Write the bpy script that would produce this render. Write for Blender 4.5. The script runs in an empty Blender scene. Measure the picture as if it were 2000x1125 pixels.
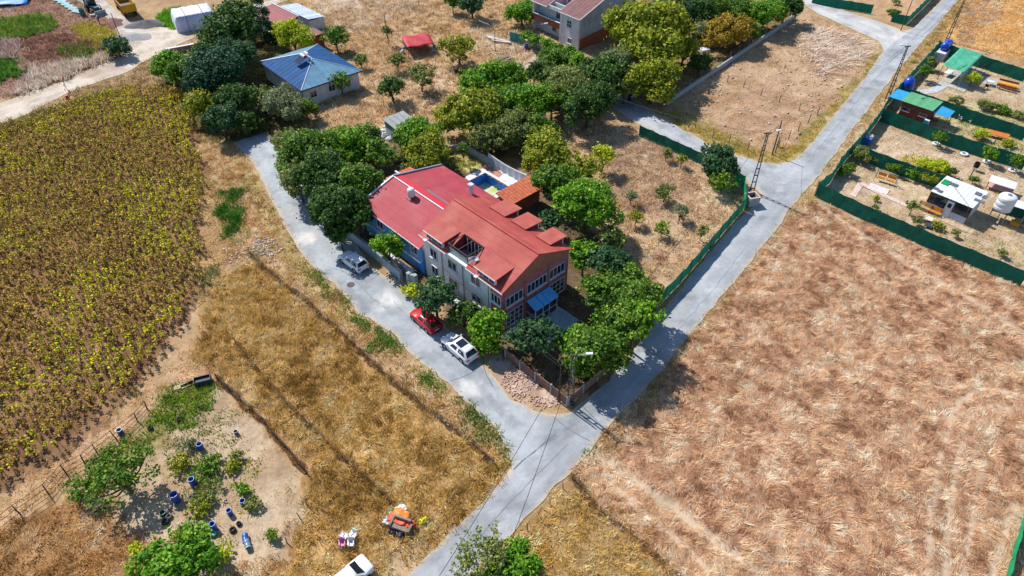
import bpy, bmesh, math, random
import numpy as np
from mathutils import Vector, Matrix
random.seed(7); RNG = np.random.default_rng(7)
scene = bpy.context.scene
COL = scene.collection
R = math.radians

# ---------------------------------------------------------------- camera
FPX, PITCH, CAMH = 1333.0, R(42.0), 53.0          # focal length in photo pixels, tilt below horizon, drone height
cam = bpy.data.cameras.new("camera"); camo = bpy.data.objects.new("camera", cam); COL.objects.link(camo)
camo.location = (0, 0, CAMH); camo.rotation_euler = (R(90) - PITCH, 0, 0)
cam.sensor_width = 36.0; cam.lens = 36.0 * FPX / 2000.0; cam.clip_end = 6000; cam.clip_start = 0.5
scene.camera = camo
# ---------------------------------------------------------------- world, sun, exposure
SUN_EL, SUN_AZ = R(48.5), R(135.5)                # azimuth measured from +X towards +Y
w = bpy.data.worlds.new("World"); scene.world = w; w.use_nodes = True
nt = w.node_tree; bg = nt.nodes["Background"]
sky = nt.nodes.new("ShaderNodeTexSky"); sky.sky_type = 'NISHITA'; sky.sun_disc = False
sky.sun_elevation = SUN_EL; sky.sun_rotation = R(90) - SUN_AZ; sky.air_density = 1.0; sky.dust_density = 0.2; sky.ozone_density = 4.0
nt.links.new(sky.outputs[0], bg.inputs[0]); bg.inputs[1].default_value = 0.13
sl = bpy.data.lights.new("sun", 'SUN'); sl.energy = 4.8; sl.angle = R(0.5); sl.color = (1.0, 0.965, 0.91)
so = bpy.data.objects.new("sun", sl); COL.objects.link(so)
sd = Vector((math.cos(SUN_AZ) * math.cos(SUN_EL), math.sin(SUN_AZ) * math.cos(SUN_EL), math.sin(SUN_EL)))
so.rotation_euler = sd.to_track_quat('Z', 'Y').to_euler(); so.location = (-40, 60, 80)
vs = scene.view_settings; vs.view_transform = 'Standard'; vs.look = 'None'; vs.exposure = 0.5; vs.gamma = 1.0
scene.cycles.max_bounces = 5; scene.cycles.transparent_max_bounces = 6; scene.cycles.use_denoising = True
scene.cycles.diffuse_bounces = 3; scene.cycles.glossy_bounces = 2; scene.cycles.transmission_bounces = 3

# ---------------------------------------------------------------- survey: a point of the photograph -> a place on the ground
_cp, _sp = math.cos(PITCH), math.sin(PITCH)
def P(u, v, z=0.0):
    x, y = (u - 1000.0) / FPX, (562.5 - v) / FPX
    dy, dz = y * _sp + _cp, y * _cp - _sp
    t = (z - CAMH) / dz
    return Vector((x * t, dy * t, z))
def ppm(p):                                        # photo pixels per metre at a place
    return FPX / (p[1] * _cp + (CAMH - p[2]) * _sp)
def poly(pts, z=0.0):
    return np.array([P(a, b, z)[:2] for a, b in pts])

# ---------------------------------------------------------------- materials
def s2l(c):
    c = c / 255.0
    return c / 12.92 if c <= 0.04045 else ((c + 0.055) / 1.055) ** 2.4
ALB = 0.70
def C(r, g, b, k=ALB):                             # colour as it looks in full sun -> base colour
    return (min(.9, s2l(r) * k), min(.9, s2l(g) * k), min(.9, s2l(b) * k))
MATS = {}
def mat(name, c1, c2=None, scale=2.0, rough=0.8, metal=0.0, bump=0.0, bscale=None, spec=0.3, detail=4.0, c3=None, rnd=0.0, dirt=None, alpha=1.0):
    if name in MATS: return MATS[name]
    m = bpy.data.materials.new(name); m.use_nodes = True; t = m.node_tree; N = t.nodes; Lk = t.links
    b = N["Principled BSDF"]; b.inputs["Roughness"].default_value = rough; b.inputs["Metallic"].default_value = metal
    b.inputs["Specular IOR Level"].default_value = spec
    tc = N.new("ShaderNodeTexCoord")
    if c2 is None: c2 = tuple(min(1, x * 0.82) for x in c1)
    nz = N.new("ShaderNodeTexNoise"); nz.inputs["Scale"].default_value = scale; nz.inputs["Detail"].default_value = detail
    nz.inputs["Roughness"].default_value = 0.62
    Lk.new(tc.outputs["Object"], nz.inputs["Vector"])
    rp = N.new("ShaderNodeValToRGB"); Lk.new(nz.outputs["Fac"], rp.inputs[0])
    e = rp.color_ramp.elements; e[0].position = 0.32; e[1].position = 0.68
    e[0].color = (*c2, 1); e[1].color = (*c1, 1)
    if c3:
        x = rp.color_ramp.elements.new(0.5); x.color = (*c3, 1)
    out = rp.outputs[0]
    if rnd > 0:
        oi = N.new("ShaderNodeObjectInfo"); hs = N.new("ShaderNodeHueSaturation")
        mr = N.new("ShaderNodeMapRange"); mr.inputs[3].default_value = 1 - rnd; mr.inputs[4].default_value = 1 + rnd
        Lk.new(oi.outputs["Random"], mr.inputs[0]); Lk.new(mr.outputs[0], hs.inputs["Value"]); Lk.new(out, hs.inputs["Color"]); out = hs.outputs[0]
    if dirt:                                       # stains with a shape of their own: (colour, scale, amount)
        n2 = N.new("ShaderNodeTexNoise"); n2.inputs["Scale"].default_value = dirt[1]; n2.inputs["Detail"].default_value = 6
        Lk.new(tc.outputs["Object"], n2.inputs["Vector"])
        r2 = N.new("ShaderNodeMapRange"); r2.inputs[1].default_value = 0.5; r2.inputs[2].default_value = 0.72; r2.inputs[4].default_value = dirt[2]
        Lk.new(n2.outputs["Fac"], r2.inputs[0])
        mx = N.new("ShaderNodeMix"); mx.data_type = 'RGBA'; Lk.new(r2.outputs[0], mx.inputs[0]); Lk.new(out, mx.inputs[6]); mx.inputs[7].default_value = (*dirt[0], 1); out = mx.outputs[2]
    Lk.new(out, b.inputs["Base Color"])
    if bump > 0:
        n3 = N.new("ShaderNodeTexNoise"); n3.inputs["Scale"].default_value = bscale or scale * 6; n3.inputs["Detail"].default_value = 3
        Lk.new(tc.outputs["Object"], n3.inputs["Vector"])
        bp = N.new("ShaderNodeBump"); bp.inputs["Strength"].default_value = bump; bp.inputs["Distance"].default_value = 0.05
        Lk.new(n3.outputs["Fac"], bp.inputs["Height"]); Lk.new(bp.outputs[0], b.inputs["Normal"])
    MATS[name] = m
    return m
def glassmat(name, c, rough=0.08):
    if name in MATS: return MATS[name]
    m = mat(name, c, tuple(x * .6 for x in c), scale=1.5, rough=rough, spec=0.6); return m
def vcol_mat(name, rough=0.75, transl=0.0, spec=0.15, fine=0.0, fscale=8.0, bump=0.0, bscale=4.0):
    """base colour carried by the mesh's own colour attribute (leaf, blade or soil colour)"""
    m = bpy.data.materials.new(name); m.use_nodes = True; t = m.node_tree; N = t.nodes; Lk = t.links
    b = N["Principled BSDF"]; b.inputs["Roughness"].default_value = rough; b.inputs["Specular IOR Level"].default_value = spec
    a = N.new("ShaderNodeAttribute"); a.attribute_name = "Col"; out = a.outputs["Color"]
    if fine > 0:
        tc = N.new("ShaderNodeNewGeometry")
        def nz(sc, dt):
            n = N.new("ShaderNodeTexNoise"); n.inputs["Scale"].default_value = sc; n.inputs["Detail"].default_value = dt; n.inputs["Roughness"].default_value = .7
            Lk.new(tc.outputs["Position"], n.inputs["Vector"]); return n
        n1 = nz(fscale, 5); mr = N.new("ShaderNodeMapRange"); mr.inputs[1].default_value = .28; mr.inputs[2].default_value = .72
        mr.inputs[3].default_value = 1 - fine; mr.inputs[4].default_value = 1 + fine
        Lk.new(n1.outputs["Fac"], mr.inputs[0])
        hs = N.new("ShaderNodeHueSaturation"); Lk.new(out, hs.inputs["Color"]); Lk.new(mr.outputs[0], hs.inputs["Value"]); out = hs.outputs[0]
        if bump:
            n3 = nz(bscale, 4); bp = N.new("ShaderNodeBump"); bp.inputs["Strength"].default_value = bump; bp.inputs["Distance"].default_value = .12
            Lk.new(n3.outputs["Fac"], bp.inputs["Height"]); Lk.new(bp.outputs[0], b.inputs["Normal"])
    Lk.new(out, b.inputs["Base Color"])
    if transl > 0:
        tr = N.new("ShaderNodeBsdfTranslucent"); Lk.new(out, tr.inputs[0])
        ms = N.new("ShaderNodeMixShader"); ms.inputs[0].default_value = transl
        Lk.new(b.outputs[0], ms.inputs[1]); Lk.new(tr.outputs[0], ms.inputs[2]); Lk.new(ms.outputs[0], N["Material Output"].inputs[0])
    return m
M_LEAF = vcol_mat("leaf", rough=.6, transl=.28, spec=.2)
M_GRASS = vcol_mat("grass_blade", rough=.8, transl=.3, spec=.1)
M_SOIL = vcol_mat("soil", rough=.95, spec=.05, fine=.22, fscale=2.2, bump=.55, bscale=3.0)
M_ROAD = vcol_mat("asphalt", rough=.85, spec=.25, fine=.15, fscale=1.6, bump=.12, bscale=9.0)
M_BARK = mat("bark", C(120, 98, 78), C(80, 62, 48), 3, bump=.5)

# ---------------------------------------------------------------- mesh helpers
def np_obj(name, V, F, material, cols=None, parent=None, smooth=False):
    """V (n,3), F (m,k) arrays -> one mesh object"""
    V = np.ascontiguousarray(V, dtype=np.float32); F = np.ascontiguousarray(F, dtype=np.int32)
    me = bpy.data.meshes.new(name); k = F.shape[1]
    me.vertices.add(len(V)); me.vertices.foreach_set("co", V.ravel())
    me.loops.add(F.size); me.loops.foreach_set("vertex_index", F.ravel())
    me.polygons.add(len(F)); me.polygons.foreach_set("loop_start", np.arange(0, F.size, k, dtype=np.int32))
    me.update(calc_edges=True)
    if smooth: me.polygons.foreach_set("use_smooth", np.ones(len(F), dtype=bool))
    if cols is not None:
        a = me.color_attributes.new("Col", 'FLOAT_COLOR', 'POINT')
        c4 = np.ones((len(V), 4), dtype=np.float32); c4[:, :3] = cols; a.data.foreach_set("color", c4.ravel())
    me.materials.append(material)
    o = bpy.data.objects.new(name, me); COL.objects.link(o)
    if parent: o.parent = parent
    return o
def tag(o, label=None, cat=None, group=None, kind=None):
    if label: o["label"] = label
    if cat: o["category"] = cat
    if group: o["group"] = group
    if kind: o["kind"] = kind
    return o
def thing(name, label, cat, loc=(0, 0, 0), rz=0.0, group=None):
    o = bpy.data.objects.new(name, None); COL.objects.link(o); o.empty_display_size = .3
    o.location = loc; o.rotation_euler = (0, 0, rz)
    return tag(o, label, cat, group)
def copy_tree(o, parent=None):
    c = o.copy(); COL.objects.link(c); c.parent = parent
    for ch in list(o.children):
        if ch.parent == o: copy_tree(ch, c)
    return c
class MB:
    def __init__(s): s.v = []; s.f = []
    def add(s, vs, fs):
        n = len(s.v); s.v += [tuple(x) for x in vs]; s.f += [tuple(i + n for i in f) for f in fs]; return s
    def box(s, x0, x1, y0, y1, z0, z1):
        return s.add([(x0, y0, z0), (x1, y0, z0), (x1, y1, z0), (x0, y1, z0), (x0, y0, z1), (x1, y0, z1), (x1, y1, z1), (x0, y1, z1)],
                     [(3, 2, 1, 0), (4, 5, 6, 7), (0, 1, 5, 4), (1, 2, 6, 5), (2, 3, 7, 6), (3, 0, 4, 7)])
    def cbox(s, c, sz, rz=0.0, rx=0.0, ry=0.0):
        m = Matrix.Translation(c) @ Matrix.Rotation(rz, 4, 'Z') @ Matrix.Rotation(ry, 4, 'Y') @ Matrix.Rotation(rx, 4, 'X')
        a, b, d = sz[0] / 2, sz[1] / 2, sz[2] / 2
        vs = [m @ Vector(p) for p in ((-a, -b, -d), (a, -b, -d), (a, b, -d), (-a, b, -d), (-a, -b, d), (a, -b, d), (a, b, d), (-a, b, d))]
        return s.add(vs, [(3, 2, 1, 0), (4, 5, 6, 7), (0, 1, 5, 4), (1, 2, 6, 5), (2, 3, 7, 6), (3, 0, 4, 7)])
    def slab(s, quad, th):                          # a sheet through four points, th thick (downwards along its normal)
        q = [Vector(p) for p in quad]; n = (q[1] - q[0]).cross(q[2] - q[0]).normalized()
        if n.z < 0: n = -n
        k = len(q); vs = q + [p - n * th for p in q]
        fs = [tuple(range(k)), tuple(range(2 * k - 1, k - 1, -1))] + [(i, (i + 1) % k, (i + 1) % k + k, i + k) for i in range(k)]
        return s.add(vs, fs)
    def prism(s, pts, z0, z1):
        k = len(pts)
        vs = [(a, b, z0) for a, b in pts] + [(a, b, z1) for a, b in pts]
        return s.add(vs, [tuple(range(k - 1, -1, -1)), tuple(range(k, 2 * k))] + [(i, (i + 1) % k, (i + 1) % k + k, i + k) for i in range(k)])
    def extr(s, pts, d):                            # polygon in 3D extruded by vector d
        k = len(pts); d = Vector(d); p = [Vector(x) for x in pts]
        return s.add(p + [x + d for x in p], [tuple(range(k - 1, -1, -1)), tuple(range(k, 2 * k))] + [(i, (i + 1) % k, (i + 1) % k + k, i + k) for i in range(k)])
    def tube(s, p0, p1, r0, r1=None, n=6, cap=True):
        r1 = r0 if r1 is None else r1; p0 = Vector(p0); p1 = Vector(p1); d = (p1 - p0)
        if d.length < 1e-6: return s
        q = d.to_track_quat('Z', 'Y'); vs = []
        for p, r in ((p0, r0), (p1, r1)):
            for i in range(n):
                a = 2 * math.pi * i / n; vs.append(p + q @ Vector((r * math.cos(a), r * math.sin(a), 0)))
        fs = [(i, (i + 1) % n, (i + 1) % n + n, i + n) for i in range(n)]
        if cap: fs += [tuple(range(n - 1, -1, -1)), tuple(range(n, 2 * n))]
        return s.add(vs, fs)
    def path(s, pts, r, n=5):
        for a, b in zip(pts, pts[1:]): s.tube(a, b, r, n=n)
        return s
    def lathe(s, prof, n=14, c=(0, 0, 0)):
        vs = []; k = len(prof)
        for r, z in prof:
            for i in range(n):
                a = 2 * math.pi * i / n; vs.append((c[0] + r * math.cos(a), c[1] + r * math.sin(a), c[2] + z))
        fs = [(j * n + i, j * n + (i + 1) % n, (j + 1) * n + (i + 1) % n, (j + 1) * n + i) for j in range(k - 1) for i in range(n)]
        return s.add(vs, fs)
    def build(s, name, material, parent=None, loc=None, rz=None, smooth=False, recalc=True):
        me = bpy.data.meshes.new(name); me.from_pydata(s.v, [], s.f); me.materials.append(material)
        if recalc:
            bm = bmesh.new(); bm.from_mesh(me); bmesh.ops.recalc_face_normals(bm, faces=bm.faces); bm.to_mesh(me); bm.free()
        if smooth:
            for p in me.polygons: p.use_smooth = True
        o = bpy.data.objects.new(name, me); COL.objects.link(o)
        if parent: o.parent = parent
        if loc is not None: o.location = loc
        if rz is not None: o.rotation_euler = (0, 0, rz)
        return o
def rehome(o, loc, rz=0.0, parent=None):            # another object with the same mesh
    c = o.copy(); COL.objects.link(c); c.parent = parent; c.location = loc; c.rotation_euler = (0, 0, rz); return c

# ---------------------------------------------------------------- noise and masks
def vnoise(x, y, scale, seed=0):
    x = np.asarray(x) / scale; y = np.asarray(y) / scale
    xi = np.floor(x).astype(np.int64); yi = np.floor(y).astype(np.int64); fx = x - xi; fy = y - yi
    fx = fx * fx * (3 - 2 * fx); fy = fy * fy * (3 - 2 * fy)
    def h(a, b):
        n = (a * 374761393 + b * 668265263 + seed * 974634777) & 0xffffffff
        n = ((n ^ (n >> 13)) * 1274126177) & 0xffffffff
        return ((n ^ (n >> 16)) & 0xffff) / 65535.0
    return (h(xi, yi) * (1 - fx) + h(xi + 1, yi) * fx) * (1 - fy) + (h(xi, yi + 1) * (1 - fx) + h(xi + 1, yi + 1) * fx) * fy
def fbm(x, y, scale, seed=0, o=3):
    a = 0; s = 0; k = 1.0
    for i in range(o): a = a + k * vnoise(x, y, scale / 2 ** i, seed + i * 17); s += k; k *= .55
    return a / s
def inside(pts, x, y):
    x = np.asarray(x); y = np.asarray(y); r = np.zeros(x.shape, bool); n = len(pts); j = n - 1
    for i in range(n):
        xi, yi = pts[i]; xj, yj = pts[j]
        c = ((yi > y) != (yj > y)) & (x < (xj - xi) * (y - yi) / (yj - yi + 1e-12) + xi)
        r ^= c; j = i
    return r
# ================================================================ GROUND AND ROADS
ROADS = {
 "main": ([(770,1150),(830,1090),(880,1040),(940,985),(985,935),(1003,905),(1060,850),(1120,800),(1185,748),(1262,650),(1300,600),(1372,510),(1440,430),(1490,385),(1512,345),(1545,318),(1580,285),(1640,210),(1690,150),(1722,105),(1745,85),(1775,62),(1790,50),(1840,0),(1880,-45)],
          [(890,1150),(930,1115),(1003,1035),(1110,925),(1165,865),(1195,828),(1290,725),(1400,590),(1500,470),(1550,400),(1600,343),(1660,260),(1720,180),(1785,100),(1830,50),(1872,0),(1915,-45)]),
 "front": ([(1062,872),(1003,912),(995,880),(960,830),(905,782),(870,747),(800,690),(770,652),(700,610),(655,560),(600,510),(560,450),(545,420),(515,360),(500,330),(480,300),(455,278)],
           [(1170,800),(1085,809),(1050,804),(1000,778),(962,735),(935,702),(890,660),(850,615),(800,575),(760,545),(722,515),(690,470),(640,420),(600,370),(572,320),(545,285),(522,258)]),
 "side": ([(1505,395),(1465,360),(1440,335),(1375,305),(1300,270),(1250,245),(1200,212),(1180,196)],
          [(1572,308),(1520,320),(1480,316),(1440,303),(1390,285),(1330,250),(1280,222),(1235,190),(1212,178)]),
 "upper": ([(1705,140),(1722,112),(1726,98),(1715,80),(1660,55),(1600,28),(1555,0),(1510,-18)],
           [(1800,52),(1765,60),(1725,45),(1660,25),(1600,0),(1565,-18)]),
 "dirt": ([(-40,262),(60,220),(130,182),(190,160),(250,140),(300,110),(340,92),(380,72),(420,48),(470,30),(560,2),(600,-12)],
          [(-40,215),(60,180),(120,160),(180,132),(228,115),(255,100),(268,70),(300,50),(350,58),(400,36),(450,20),(530,0),(560,-12)]),
 "yard": ([(255,112),(238,80),(222,52),(205,30),(150,0),(120,-12)], [(330,100),(345,70),(285,50),(250,40),(215,10),(190,-12)]),
}
def resample(pts, step=1.2, jit=.12, seed=0):
    q = [Vector((a, b)) for a, b in pts]; out = []
    for a, b in zip(q, q[1:]):
        n = max(1, int((b - a).length / step))
        for i in range(n): out.append(a.lerp(b, i / n))
    out.append(q[-1]); A = np.array(out)
    A[:, 0] += (vnoise(A[:, 0], A[:, 1], 1.3, seed) - .5) * jit * 3; A[:, 1] += (vnoise(A[:, 0], A[:, 1], 1.3, seed + 5) - .5) * jit * 3
    return A
RPOLY = {}
for i, (k, (l, r)) in enumerate(ROADS.items()):
    a = resample(poly(l), seed=i); b = resample(poly(r), seed=i + 50)
    if k in ("dirt", "yard"): a = resample(poly(l), jit=.5, seed=i); b = resample(poly(r), jit=.5, seed=i + 50)
    RPOLY[k] = np.vstack([a, b[::-1]])
def on_road(x, y, grow=0.0):
    m = np.zeros(np.shape(x), bool)
    for k, pl in RPOLY.items():
        if k == "yard" and grow < 0: continue
        m |= inside(pl, x, y)
    return m

# house frame (everything around the house stands square to it)
HO = Vector((-1.0, 51.3, 0)); HA = R(43.6)
HX = Vector((math.cos(HA), math.sin(HA), 0)); HY = Vector((-math.sin(HA), math.cos(HA), 0))
def HW(d, l, z=0.0): return HO + HX * d + HY * l + Vector((0, 0, z))
def hpoly(pts): return np.array([HW(d, l)[:2] for d, l in pts])
POOL_HOLE = hpoly([(16.5, 20.05), (20.05, 20.05), (20.05, 25.15), (16.5, 25.15)])

# land use: (outline in the photo, colour, second colour, patch size in metres)
REG = [
 ([(-200,-80),(2200,-80),(2200,1300),(-200,1300)], (196,162,118), (176,138,92), 6),
 ([(560,-40),(1060,-40),(1060,60),(1000,180),(860,230),(780,300),(640,260),(620,170),(700,110),(620,40)], (210,172,126), (196,150,98), 5),     # dry meadow behind
 ([(600,0),(760,-20),(830,5),(760,40),(700,65),(640,50)], (212,186,160), (190,160,130), 1.5),                                               # ploughed
 ([(930,60),(1020,60),(1090,120),(1060,160),(960,110)], (216,196,170), (190,165,130), 3),
 ([(700,150),(900,110),(950,150),(880,230),(800,210)], (212,176,136), (190,150,105), 4),
 ([(-60,-60),(150,-60),(230,60),(260,110),(180,130),(60,180),(-60,215)], (162,122,104), (140,104,84), 5),                                    # rough land top corner
 ([(-60,40),(110,20),(95,60),(40,75),(-60,85)], (120,140,62), (150,150,70), 3),
 ([(80,60),(200,50),(215,90),(150,120),(90,105)], (150,112,96), (128,92,76), 3),
 ([(150,50),(225,60),(240,100),(190,100)], (196,178,92), (150,150,60), 2),
 ([(-60,120),(40,110),(40,150),(-60,170)], (96,130,58), (150,130,80), 2),
 ([(-60,-60),(60,-60),(20,18),(-60,30)], (196,190,186), (150,140,120), 3),
 ([(-60,255),(60,225),(190,180),(260,165),(360,170),(388,260),(402,330),(400,480),(392,560),(372,620),(300,720),(230,800),(110,895),(-60,1000)], (160,120,78), (130,94,60), 3),    # sunflower soil
 ([(395,330),(440,375),(452,500),(425,560),(385,600),(392,480)], (176,134,84), (150,110,70), 2),
 ([(385,262),(470,285),(520,380),(575,480),(640,560),(690,620),(780,690),(900,800),(985,880),(985,900),(900,850),(800,760),(660,640),(560,560),(490,505),(450,500),(440,380)], (206,172,128), (176,136,88), 3),   # verge
 ([(430,540),(490,505),(560,562),(660,642),(800,762),(900,852),(985,895),(985,928),(880,1012),(800,1080),(700,1200),(540,1200),(560,1100),(610,990),(590,880),(480,745),(425,735),(395,690),(400,600)], (200,156,90), (166,122,64), 3),       # golden grass field
 ([(-60,1010),(100,900),(230,800),(330,720),(395,640),(420,740),(300,800),(200,890),(90,990),(-60,1080)], (204,164,120), (180,140,90), 2.5),
 ([(-60,1060),(80,990),(190,960),(250,1040),(320,1080),(420,1125),(560,1100),(540,1300),(-60,1300)], (176,132,78), (150,106,60), 3),
 ([(285,800),(360,760),(425,745),(480,790),(560,890),(592,990),(560,1080),(520,1140),(420,1140),(310,1085),(240,1020),(185,950),(200,890)], (204,176,140), (184,152,114), 3),   # vegetable plot
 ([(290,800),(360,758),(425,748),(420,800),(330,850),(240,900),(170,960),(190,900)], (134,128,64), (170,140,90), 1.8),
 ([(1190,842),(1290,730),(1400,596),(1505,474),(1590,392),(2060,570),(2060,1300),(1400,1300),(1330,1125),(1115,930)], (196,150,110), (160,114,78), 2.0),                      # straw field
 ([(1130,945),(1200,900),(1500,1125),(1620,1300),(1340,1300)], (214,172,124), (186,140,92), 3),
 ([(1003,1038),(1115,930),(1180,990),(1330,1125),(1400,1300),(880,1300),(940,1110)], (184,146,88), (152,116,62), 3),
 ([(1000,240),(1130,235),(1250,246),(1375,306),(1458,345),(1468,395),(1265,612),(1215,560),(1190,420),(1100,330)], (204,172,132), (180,142,102), 2.5),     # orchard lot
 ([(1360,345),(1450,360),(1440,420),(1370,410)], (226,206,170), (196,166,120), 1.5),
 ([(1300,205),(1555,32),(1610,30),(1715,82),(1722,110),(1640,205),(1545,312),(1480,312),(1440,298),(1330,240)], (206,170,132), (184,144,104), 4),          # upper lot
 ([(1440,200),(1520,150),(1560,200),(1500,260),(1400,250)], (200,160,124), (180,140,104), 3),
 ([(1280,220),(1330,215),(1440,275),(1500,300),(1560,275),(1640,190),(1716,100),(1724,112),(1640,212),(1548,318),(1480,316),(1390,285)], (190,160,84), (150,140,64), 2),  # green fringe
 ([(1200,-60),(1560,-60),(1550,30),(1300,205),(1240,190),(1180,120)], (170,138,96), (140,112,70), 3),
 ([(1600,-60),(1860,-60),(1790,45),(1740,40)], (206,160,124), (190,150,104), 3),
 ([(1840,80),(1870,30),(1905,-60),(2200,-60),(2200,160),(2000,120)], (214,168,104), (200,150,86), 4),         # far stubble
 ([(1865,45),(1890,-10),(1910,-60),(1990,-60),(1940,50),(1880,92)], (196,164,134), (150,122,94), 1.0),
 ([(1592,385),(1640,310),(1735,185),(1838,82),(2060,150),(2060,560)], (208,182,148), (190,160,122), 2.0),      # allotment soil
 ([(1720,270),(1860,300),(2000,360),(1940,380),(1840,330),(1700,290)], (218,192,160), (200,170,136), 1.5),
 ([(1760,230),(1840,190),(2060,240),(2060,330),(1850,265)], (206,190,150), (190,170,110), 1.5),
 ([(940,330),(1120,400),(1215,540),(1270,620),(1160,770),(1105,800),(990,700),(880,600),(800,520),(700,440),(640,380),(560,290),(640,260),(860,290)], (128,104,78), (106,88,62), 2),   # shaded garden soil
 ([(850,300),(960,310),(960,350),(900,330)], (206,190,120), (160,160,70), 1.5),
 ([(955,715),(1000,700),(1108,800),(1060,806),(1005,780)], (210,178,156), (180,146,118), 1.2),
 ([(735,530),(775,535),(815,575),(800,580),(760,550)], (214,188,156), (190,160,130), 1.0),
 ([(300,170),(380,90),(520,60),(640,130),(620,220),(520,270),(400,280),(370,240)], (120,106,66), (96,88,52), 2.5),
 ([(445,290),(480,300),(545,430),(600,515),(650,580),(700,625),(690,640),(620,590),(560,520),(520,440)], (206,176,120), (176,150,84), 1.5),
]
TRACKS = [([(1500,1140),(1440,1084),(1330,1004),(1245,940),(1180,895),(1150,880)], .95), ([(1420,1150),(1330,1060),(1230,975),(1165,920)], .5), ([(1600,400),(1640,425),(1760,506),(1900,587),(2020,660)], .7),
  ([(1812,1140),(1818,1000),(1836,902),(1862,802),(1888,772),(1930,757),(2020,772)], .5), ([(1848,1140),(1854,1000),(1868,911),(1892,822),(1909,800),(1942,793),(2020,808)], .5),
  ([(1880,1140),(1895,1040),(1905,960),(1925,900)], .45), ([(1930,1140),(1960,1050),(1985,985)], .6)]
def pdist(pts, x, y):
    d = np.full(np.shape(x), 1e9)
    for (ax_, ay_), (bx_, by_) in zip(pts, pts[1:]):
        vx, vy = bx_ - ax_, by_ - ay_; t = np.clip(((x - ax_) * vx + (y - ay_) * vy) / (vx * vx + vy * vy + 1e-9), 0, 1)
        d = np.minimum(d, np.hypot(x - ax_ - t * vx, y - ay_ - t * vy))
    return d
hwf = lambda y: 26 + 0.665 * np.clip(y, 5, None)
rows = np.concatenate([[-700, -300, -120, -40, 0, 12], np.cumsum(np.concatenate([[20], np.linspace(.33, .86, 248)])), [175, 190, 220, 280, 400, 650, 1100, 2000, 3200]])
core = np.linspace(-1, 1, 450); outer = np.array([1.05, 1.15, 1.35, 1.8, 3, 6, 14])
cols_s = np.concatenate([-outer[::-1], core, outer])
GX = cols_s[None, :] * hwf(rows)[:, None]; GY = np.repeat(rows[:, None], len(cols_s), 1)
gx, gy = GX.ravel(), GY.ravel()
wx = gx + (fbm(gx, gy, 3.0, 3) - .5) * 3.4 + (vnoise(gx, gy, .45, 13) - .5) * 1.5; wy = gy + (fbm(gx, gy, 3.0, 9) - .5) * 3.4 + (vnoise(gx, gy, .45, 19) - .5) * 1.5
gc = np.zeros((len(gx), 3))
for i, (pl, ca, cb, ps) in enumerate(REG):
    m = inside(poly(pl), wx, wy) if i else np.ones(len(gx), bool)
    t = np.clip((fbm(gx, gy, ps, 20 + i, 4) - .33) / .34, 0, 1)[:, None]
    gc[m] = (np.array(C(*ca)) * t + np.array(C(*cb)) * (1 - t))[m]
for pl, wd in TRACKS:
    q = np.clip(1.3 - pdist(poly(pl), gx, gy) / (wd * .75), 0, 1)[:, None] * .55; gc = gc * (1 - q) + np.array(C(226, 204, 172)) * q
fade = np.clip(fbm(gx, gy, 1.1, 77, 3), 0, 1)[:, None]
gc *= (.70 + .6 * fade); gc = gc * .86 + gc.mean(1, keepdims=True) * .14
gz = -(.02 + .05 * fbm(gx, gy, 1.6, 5))
onr = on_road(gx, gy); gz[onr] = -.05
# furrows of the ploughed strips
for pl, dirv, sp, am in (([(600,0),(760,-20),(830,5),(760,40),(700,65),(640,50)], (.9, .45), 1.0, .18), ([(1865,45),(1890,-10),(1910,-60),(1990,-60),(1940,50),(1880,92)], (.75, -.66), 1.3, .2)):
    m = inside(poly(pl), wx, wy); gz[m] -= am * (.5 + .5 * np.sin((gx[m] * dirv[0] + gy[m] * dirv[1]) * 2 * math.pi / sp + 3 * fbm(gx[m], gy[m], 4, 3)))
nr, nc = GX.shape
idx = np.arange(nr * nc).reshape(nr, nc)
GF = np.stack([idx[:-1, :-1], idx[:-1, 1:], idx[1:, 1:], idx[1:, :-1]], -1).reshape(-1, 4)
cxy = (np.array([gx[GF].mean(1), gy[GF].mean(1)]))
hole = inside(POOL_HOLE, cxy[0], cxy[1]); GF = GF[~hole]
tag(np_obj("ground", np.stack([gx, gy, gz], 1), GF, M_SOIL, gc), "dry farmland soil with pale and brown plots around the houses", "ground", kind="structure")

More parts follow.
